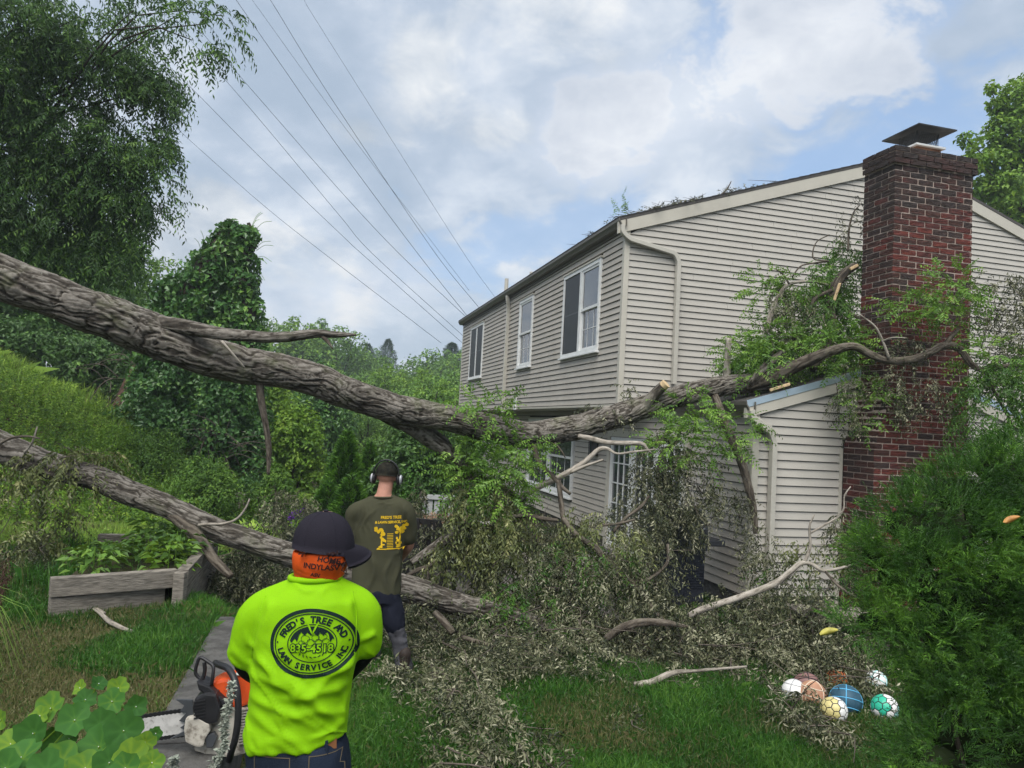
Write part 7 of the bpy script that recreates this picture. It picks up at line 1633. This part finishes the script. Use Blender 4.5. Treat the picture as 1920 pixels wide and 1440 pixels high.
def basketball(name, lab, px, py, r, base_m, line_m, rot):
    c = ground_pt(px, py); o = thing(name, lab, 'ball', c, GB); cc_ = c + (0, 0, r * .82); V, F = sphere(cc_, r, 36, 24); mk('ball_skin', V, F, base_m, o, smooth=True); R_ = rm(*rot)
    for nrm_, off in (((1, 0, 0), 0), ((0, 1, 0), 0), ((0, 0, 1), .0), ((.0, 0, 1), .55), ((0, 0, 1), -.55)):
        nv = np.array(nrm_) @ R_; u = unit(np.cross(nv, (.31, .5, .77))); w_ = np.cross(nv, u); rr_ = math.sqrt(1 - off * off) * r
        V, F = tube(np.array([cc_ + nv * off * r + (u * math.cos(a) + w_ * math.sin(a)) * rr_ for a in np.linspace(0, 2 * np.pi, 48)]), .0042, sides=6, cap=False); mk('ball_line', V, F, line_m, o, smooth=True)
basketball('basketball', 'dark blue basketball with light blue lines', 1585, 1338, .122, mat('ball_blue', (.03, .085, .13), .55, .3, var=.3), mat('ball_sky', (.10, .38, .62), .5, .3), (.5, .4))
basketball('basketball', 'peach coloured ball half hidden by wilted leaves', 1522, 1325, .112, mat('ball_peach', (.50, .27, .17), .5, .3, var=.3, vscale=12), mat('ball_cream', (.62, .52, .40), .5, .3), (.2, 1.1))
basketball('basketball', 'dusty brown pink ball behind the peach ball', 1512, 1308, .11, mat('ball_brown', (.22, .12, .11), .5, .3, var=.3), M_BLACK, (.9, .2))
basketball('volleyball', 'scuffed white ball at the left end of the balls', 1488, 1318, .1, M_BW, mat('ball_grey', (.35, .35, .36), .5, .3), (.3, .7))
basketball('basketball', 'small bright orange ball behind the blue ball', 1568, 1290, .09, mat('ball_orange', (.55, .15, .04), .5, .3, var=.3), M_BLACK, (.4, 1.4))
basketball('volleyball', 'white ball in the leaves beside the evergreen shrub', 1642, 1292, .09, M_BW, M_BT, (.6, .9))

# ------------------------------------------------------------------ grill beside the extension
gc = np.array((2.16, 9.35, 0.0)); ga, gbv = HB, HA
M_GRILL = mat('grill_enamel', (0.055, 0.06, 0.07), .45, .5, var=.2, vscale=6); M_NAVYB = mat('grill_cabinet', (0.02, 0.024, 0.036), .5, .4, var=.2)
gr = thing('gas_grill', 'dark grey gas grill with its hood closed, standing by the extension wall', 'grill', gc)
def gbox(name, x0, x1, y0, y1, z0, z1, m_, bev=.01, par=None): V, F = bevbox(gc + ga * (x0 + x1) / 2 + gbv * (y0 + y1) / 2 + ZV * (z0 + z1) / 2, ga * (x1 - x0) / 2, gbv * (y1 - y0) / 2, ZV * (z1 - z0) / 2, bev); return mk(name, V, F, m_, par or gr)
gbox('cabinet', -.30, .24, -.22, .24, .10, .74, M_NAVYB); gbox('cabinet_door', -.29, -.035, -.236, -.222, .14, .70, M_NAVYB, .006); gbox('cabinet_door', -.025, .23, -.236, -.222, .14, .70, M_NAVYB, .006)
for k in range(8): gbox('door_louvre', -.015 + 0, .22, -.245, -.238, .30 + k * .03, .312 + k * .03, M_NAVYB, .002)
gbox('firebox', -.32, .26, -.25, .26, .74, .92, M_GRILL, .02); gbox('side_shelf', .262, .50, -.24, .22, .80, .875, M_GRILL, .015); gbox('side_shelf', -.56, -.322, -.24, .22, .80, .875, M_GRILL, .015)
for k in range(3): V, F = tube([gc + ga * (-.2 + .17 * k) - gbv * .25 + ZV * .82, gc + ga * (-.2 + .17 * k) - gbv * .285 + ZV * .82], .022, sides=14); mk('control_knob', V, F, M_BLACK, gr)
prof = [(-.25, .925), (.255, .925), (.255, 1.08), (.18, 1.20), (.05, 1.24), (-.08, 1.22), (-.19, 1.12), (-.25, 1.0)]
Vp = np.array([gc + ga * x + gbv * y + ZV * z for x in (-.31, .25) for y, z in prof]); n = len(prof); mk('hood', Vp, [list(range(n)), list(range(n, 2 * n))[::-1]] + [[i, n + i, n + (i + 1) % n, (i + 1) % n] for i in range(n)], M_GRILL, gr)
V, F = tube([gc - ga * .24 - gbv * .29 + ZV * 1.02, gc + ga * .18 - gbv * .29 + ZV * 1.02], .013, sides=10); mk('hood_handle', V, F, M_SILV, gr)
for x, y in ((-.26, -.18), (.2, -.18), (-.26, .2), (.2, .2)): V, F = tube([gc + ga * x + gbv * (y - .02) + ZV * .05, gc + ga * x + gbv * (y + .02) + ZV * .05], .05, sides=14); mk('wheel', V, F, M_BLACK, gr)
# ------------------------------------------------------------------ patio furniture
M_CHAIR = mat('dark_stained_slats', (0.045, 0.042, 0.042), .6, .3, var=.35, vscale=10, stretch=(8, 8, 1)); M_GREYP = mat('grey_painted_wood', (0.30, 0.31, 0.31), .6, .3, var=.15); M_TABLE = mat('pale_table_top', (0.42, 0.40, 0.36), .7, .2, var=.3, vscale=10)
def slat_chair(name, lab, c, ang, m_, n_s=5, w_=.30, grp=None, hb=.98):
    o = thing(name, lab, 'chair', c, grp); f = np.array((math.sin(ang), math.cos(ang), 0)); r_ = np.array((f[1], -f[0], 0)); c = np.asarray(c, float)
    lean = unit(ZV * 1.0 - f * .22)
    for k in range(n_s): x = -w_ + .03 + (2 * w_ - .06) * k / (n_s - 1); V, F = bevbox(c + r_ * x - f * .24 + ZV * .42 + lean * (hb - .42) * .5, r_ * (w_ / n_s - .008), unit(np.cross(r_, lean)) * .009, lean * (hb - .42) * .5, .004); mk('back_slat', V, F, m_, o)
    for q in (.08, .93): V, F = bevbox(c - f * (.222 + .0) + ZV * .42 + lean * (hb - .42) * q + f * .016, r_ * w_, f * .012, lean * .03, .004); mk('back_rail', V, F, m_, o)
    for k in range(5): V, F = bevbox(c + f * (-.2 + .1 * k) + ZV * .42, r_ * w_, f * .043, ZV * .011, .004); mk('seat_slat', V, F, m_, o)
    for sx in (-1, 1):
        for sy, hh in ((-.22, .42), (.22, .62)): V, F = bevbox(c + r_ * sx * (w_ + .03) + f * sy + ZV * hh / 2, r_ * .022, f * .022, ZV * hh / 2, .004); mk('leg', V, F, m_, o)
        V, F = bevbox(c + r_ * sx * (w_ + .04) + ZV * .635, r_ * .045, f * .29, ZV * .012, .005); mk('armrest', V, F, m_, o)
    return o
GC = 'chairs round the patio table'
slat_chair('patio_chair', 'dark slatted patio chair nearest the camera, its back to the lawn', (P(885, 1040, 9.0)[0], 9.0, .03), -.02, M_CHAIR, grp=GC)
slat_chair('patio_chair', 'dark slatted patio chair just right of the olive shirt worker', (P(795, 1040, 9.2)[0], 9.2, .03), .25, M_CHAIR, grp=GC)
slat_chair('patio_chair', 'light grey patio chair on the far side of the table', (P(812, 960, 11.2)[0], 11.2, .03), math.pi - .1, M_GREYP, 6, .30, GC, 1.0)
tp = np.array((P(840, 985, 10.1)[0], 10.1, .03)); tb = thing('patio_table', 'pale patio table between the dark chairs, strewn with dry leaves', 'table', tp)
for k in range(8): V, F = bevbox(tp + (0, -.42 + .12 * k, .74), (.55, 0, 0), (0, .056, 0), (0, 0, .014), .004); mk('top_slat', V, F, M_TABLE, tb)
for sx in (-.46, .46):
    for sy in (-.38, .38): V, F = bevbox(tp + (sx, sy, .36), (.03, 0, 0), (0, .03, 0), (0, 0, .36), .004); mk('leg', V, F, M_CHAIR, tb)
for sy in (-.4, .4): V, F = bevbox(tp + (0, sy, .69), (.46, 0, 0), (0, .012, 0), (0, 0, .03), .003); mk('apron', V, F, M_TABLE, tb)
n = 900; pp = tp + np.c_[ro.uniform(-.54, .3, n), ro.uniform(-.45, .45, n), .775 + np.abs(ro.normal(size=n)) * .03]
V, F, T = leafquads(pp, ro.normal(size=(n, 3)) * (1, 1, .3), ro.normal(size=(n, 3)) * .5 + (0, 0, 1), ro.uniform(.04, .08, n), ro.uniform(.02, .035, n), ro.random(n)); tag(mk('dry_leaves', V, F, leaf_mat('dry_leaf', [(0, (.16, .07, .04)), (.6, (.34, .19, .12)), (1, (.55, .42, .32))], .7, .2, .1), attrs={'tint': T}), 'reddish brown dry leaves heaped on the patio table', 'leaves', kind='stuff')
# pots
def pot(name, lab, px, py, d, r0, r1, h_, m_, grp=None):
    c = P(px, py, d); c[2] = float(height(c[0], c[1])); o = thing(name, lab, 'pot', c, grp); V, F = lathe(c, [(r0, 0), (r1 * .96, h_ - .03), (r1 * 1.06, h_ - .03), (r1 * 1.06, h_), (r1 * .93, h_), (r1 * .9, h_ - .05)], 22); mk('pot_wall', V, F, m_, o)
    V, F = lathe(c, [(r1 * .9, h_ - .045), (r1 * .9, h_ - .04)], 18); mk('potting_soil', V, F, M_SOIL, o); return c, o
M_BLUEP = mat('cobalt_glaze', (.02, .07, .32), .25, .5, var=.3); M_POT = mat('dark_pot', (.03, .033, .036), .5, .35, var=.2)
c, o = pot('flower_pot', 'cobalt blue pot of purple petunias behind the worker in the cap', 572, 985, 12.6, .13, .20, .34, M_BLUEP, 'pots beside the path')
n = 420; q, dr = ball(ro, n, .4); pp = c + (0, 0, .38) + q * (.26, .22, .16); L_PET = leaf_mat('petunia_petals', [(0, (.05, .01, .16)), (.6, (.13, .025, .34)), (1, (.25, .07, .5))], .6, .2, .3, (.2, .03, .5))
V, F, T = leafquads(pp[:230], dr[:230], ro.normal(size=(230, 3)), .06, .06, ro.random(230)); mk('flowers', V, F, L_PET, o, {'tint': T})
V, F, T = leafquads(pp[230:] - (0, 0, .05), dr[230:], ro.normal(size=(190, 3)), .07, .035, ro.random(190)); mk('leaves', V, F, L_MID, o, {'tint': T})
c, o = pot('flower_pot', 'dark pot with a trailing green plant left of the blue pot', 553, 998, 12.0, .11, .16, .3, M_POT, 'pots beside the path')
q, dr = ball(ro, 200, .4); V, F, T = leafquads(c + (0, 0, .32) + q * (.18, .18, .1), dr, ro.normal(size=(200, 3)), .06, .035, ro.random(200)); mk('leaves', V, F, L_LIGHT, o, {'tint': T})
pot('tub', 'empty wide black tub on the ground behind the capped worker', 548, 1020, 10.4, .17, .24, .36, M_BLACK)
# bag of white things left by the door and a low grey bench at the right
bg = np.array((P(1250, 980, 9.7)[0], 9.7, .03)); V, F = sphere(bg + (0, 0, .95), (.13, .10, .13), 20, 14); V += ((fbm(V * 16, 3) - .5) * .09)[:, None] * norm(V - bg - (0, 0, .95)); o = thing('side_table', 'small dark side table by the grill holding a crumpled white bag', 'table', bg)
for sx in (-.16, .16):
    for sy in (-.16, .16): V2_, F2_ = bevbox(bg + (sx, sy, .4), (.018, 0, 0), (0, .018, 0), (0, 0, .4), .004); mk('leg', V2_, F2_, M_BLACK, o)
V2_, F2_ = bevbox(bg + (0, 0, .82), (.2, 0, 0), (0, .2, 0), (0, 0, .015), .005); mk('table_top', V2_, F2_, M_BLACK, o)
tag(mk('plastic_bag', V, F, M_WHITE, smooth=True, loc=bg + (0, 0, .83)), 'crumpled white plastic bag on the small table by the grill', 'bag')
bn_ = np.array((P(1590, 1190, 7.6)[0], 7.6, 0)); o = thing('garden_bench', 'weathered grey bench mostly hidden behind the evergreen shrub', 'bench', bn_)
for k in range(4): V, F = bevbox(bn_ + (0, -.17 + .115 * k, .45), (.55, 0, 0), (0, .05, 0), (0, 0, .016), .004); mk('seat_slat', V, F, M_TIMBER, o)
for sx in (-.45, .45):
    for sy in (-.15, .15): V, F = bevbox(bn_ + (sx, sy, .21), (.03, 0, 0), (0, .03, 0), (0, 0, .22), .004); mk('leg', V, F, M_TIMBER, o)
fl_ = P(1453, 1212, 7.0)
# ------------------------------------------------------------------ overhead wires
M_WIRE = mat('wire', (.03, .032, .036), .6, .3)
WR = [([(240, 47), (273, 80), (367, 173), (493, 300), (640, 440), (683, 480), (867, 643)], 'lower of the two dark wires that leave the tree at the left'), ([(260, 175), (297, 207), (367, 273), (500, 390), (610, 477), (827, 643)], 'lowest overhead wire, ending behind the hillside trees'), ([(340, 55), (373, 93), (500, 240), (640, 408), (703, 480), (872, 633)], 'dark wire crossing just under the leafy branch tip'), ([(370, 50), (410, 97), (640, 360), (753, 480), (880, 600)], 'wire that meets the far eave of the house'),
      ([(425, -25), (443, 0), (533, 130), (640, 283), (787, 480), (882, 600)], 'wire starting at the top edge beside the branch tip'), ([(455, -25), (473, 0), (640, 230), (830, 480), (880, 545)], 'faint thin wire left of the strongest one'), ([(490, -25), (507, 0), (640, 213), (820, 480), (905, 585)], 'strong dark wire from the top edge to the house eave'), ([(555, -25), (570, 0), (640, 113), (873, 480), (930, 560)], 'faint thin wire farthest to the right')]
for i, (pts, lab) in enumerate(WR):
    y0 = np.array([q[1] for q in pts], float); dd = 16 + (y0 + 30) / 680 * 40
    s_ = spline(np.array([[*P(x, y, d), 1] for (x, y), d in zip(pts, dd)]), 40)[:, :3]
    V, F = tube(s_, np.linspace(.0055, .016, 40) * (.6 if i in (5, 7) else 1), sides=5); o = mk('overhead_wire', V, F, M_WIRE, loc=s_[0]); tag(o, lab, 'wire', 'overhead wires')
# ------------------------------------------------------------------ twigs caught on the roof
rd = thing('roof_debris', 'twigs and leaves from the fallen tree lying along the roof edge above the downspout', 'branches', W(-.02, 1.0, EZ + SLOPE + .06)); tw, P_, D_ = [], [], []
for k in range(260):
    b_ = abs(ro.normal(1.0, .5)) if k < 180 else ro.normal(2.2, .25); a_ = ro.uniform(-.05, .9) if k < 230 else ro.uniform(0, 2.5)
    if k >= 230: b_ = ro.uniform(-.1, .5)
    p = W(a_, b_, EZ + SLOPE * b_ + .07); d_ = ro.normal(size=3) * (1, 1, .25) + (0, 0, .05); tw.append(tube(spline(np.array([p, p + d_ * .07, p + d_ * .15]), 5), np.linspace(.006, .002, 5), sides=4, cap=False)); P_.append(p); D_.append(d_ + (0, 0, .25))
p = W(.0, 1.62, EZ + SLOPE * 1.6 + .07); tw.append(tube(spline(np.array([p, p + HB * .1 + ZV * .1, p + HB * .17 + ZV * .24]), 6), np.linspace(.016, .007, 6), sides=6))
V, F = cat(tw); tag(mk('twigs', V, F, M_TWIG, rd), kind='stuff')
V, F, T = sprays(ro, np.array(P_), np.array(D_), ro.uniform(.12, .26, len(P_)), m=12, L=.05, Wd=.018, sag=.3, jit=.6, droop=.2, tint0=.4, tvar=.2); mk('foliage', V, F, L_WILT, rd, {'tint': T})
pp = W(.25, .0, EZ + .1) + ro.normal(size=(16, 3)) * (.08, .1, .09) + (0, 0, .12); V, F, T = sprays(ro, pp, ro.normal(size=(16, 3)) * .4 + (0, 0, 1), .2, m=11, L=.04, Wd=.018, sag=.2, jit=.3, droop=.1, tint0=.6); mk('foliage', V, F, L_FRESH, rd, {'tint': T})
for lab, px, py, n_ in (('tall grass tuft burying the left end of the raised bed', 92, 1100, 500), ('tall grass tuft behind the left side of the raised bed', 120, 1050, 400), ('tall grass tuft against the front boards of the raised bed', 200, 1112, 260)):
    c = PZ(px, py, .5); o = thing('grass_tuft', lab, 'grass', c, 'grass tufts round the raised bed'); xy = c[:2] + ro.normal(size=(n_, 2)) * (.22, .16); V, F, T = blades(ro, xy, ro.uniform(.12, .38, n_), ro.uniform(.005, .009, n_), .6 + ro.normal(size=n_) * .18, .8); mk('blades', V, F, L_GRASS, o, {'tint': T})
# loose stick on the grass
o = thing('fallen_stick', 'grey lichen covered stick lying on the left lawn in front of the raised bed', 'stick', PZ(200, 1160, .52))
V, F, T = bark_tube(np.array([[*PZ(x, y, .54), r_] for x, y, r_ in ((150, 1115, .006), (165, 1132, .010), (190, 1152, .014), (205, 1165, .017), (225, 1175, .016), (248, 1184, .012))]), .01, 12, .15); mk('stick', V, F, M_PALEBARK, o, {'tint': T}, smooth=True)
V, F, T = bark_tube(np.array([[*PZ(x, y, .54), r_] for x, y, r_ in ((168, 1122, .008), (178, 1138, .01), (196, 1150, .012))]), .01, 10, .15); mk('stick_fork', V, F, M_PALEBARK, o, {'tint': T}, smooth=True)
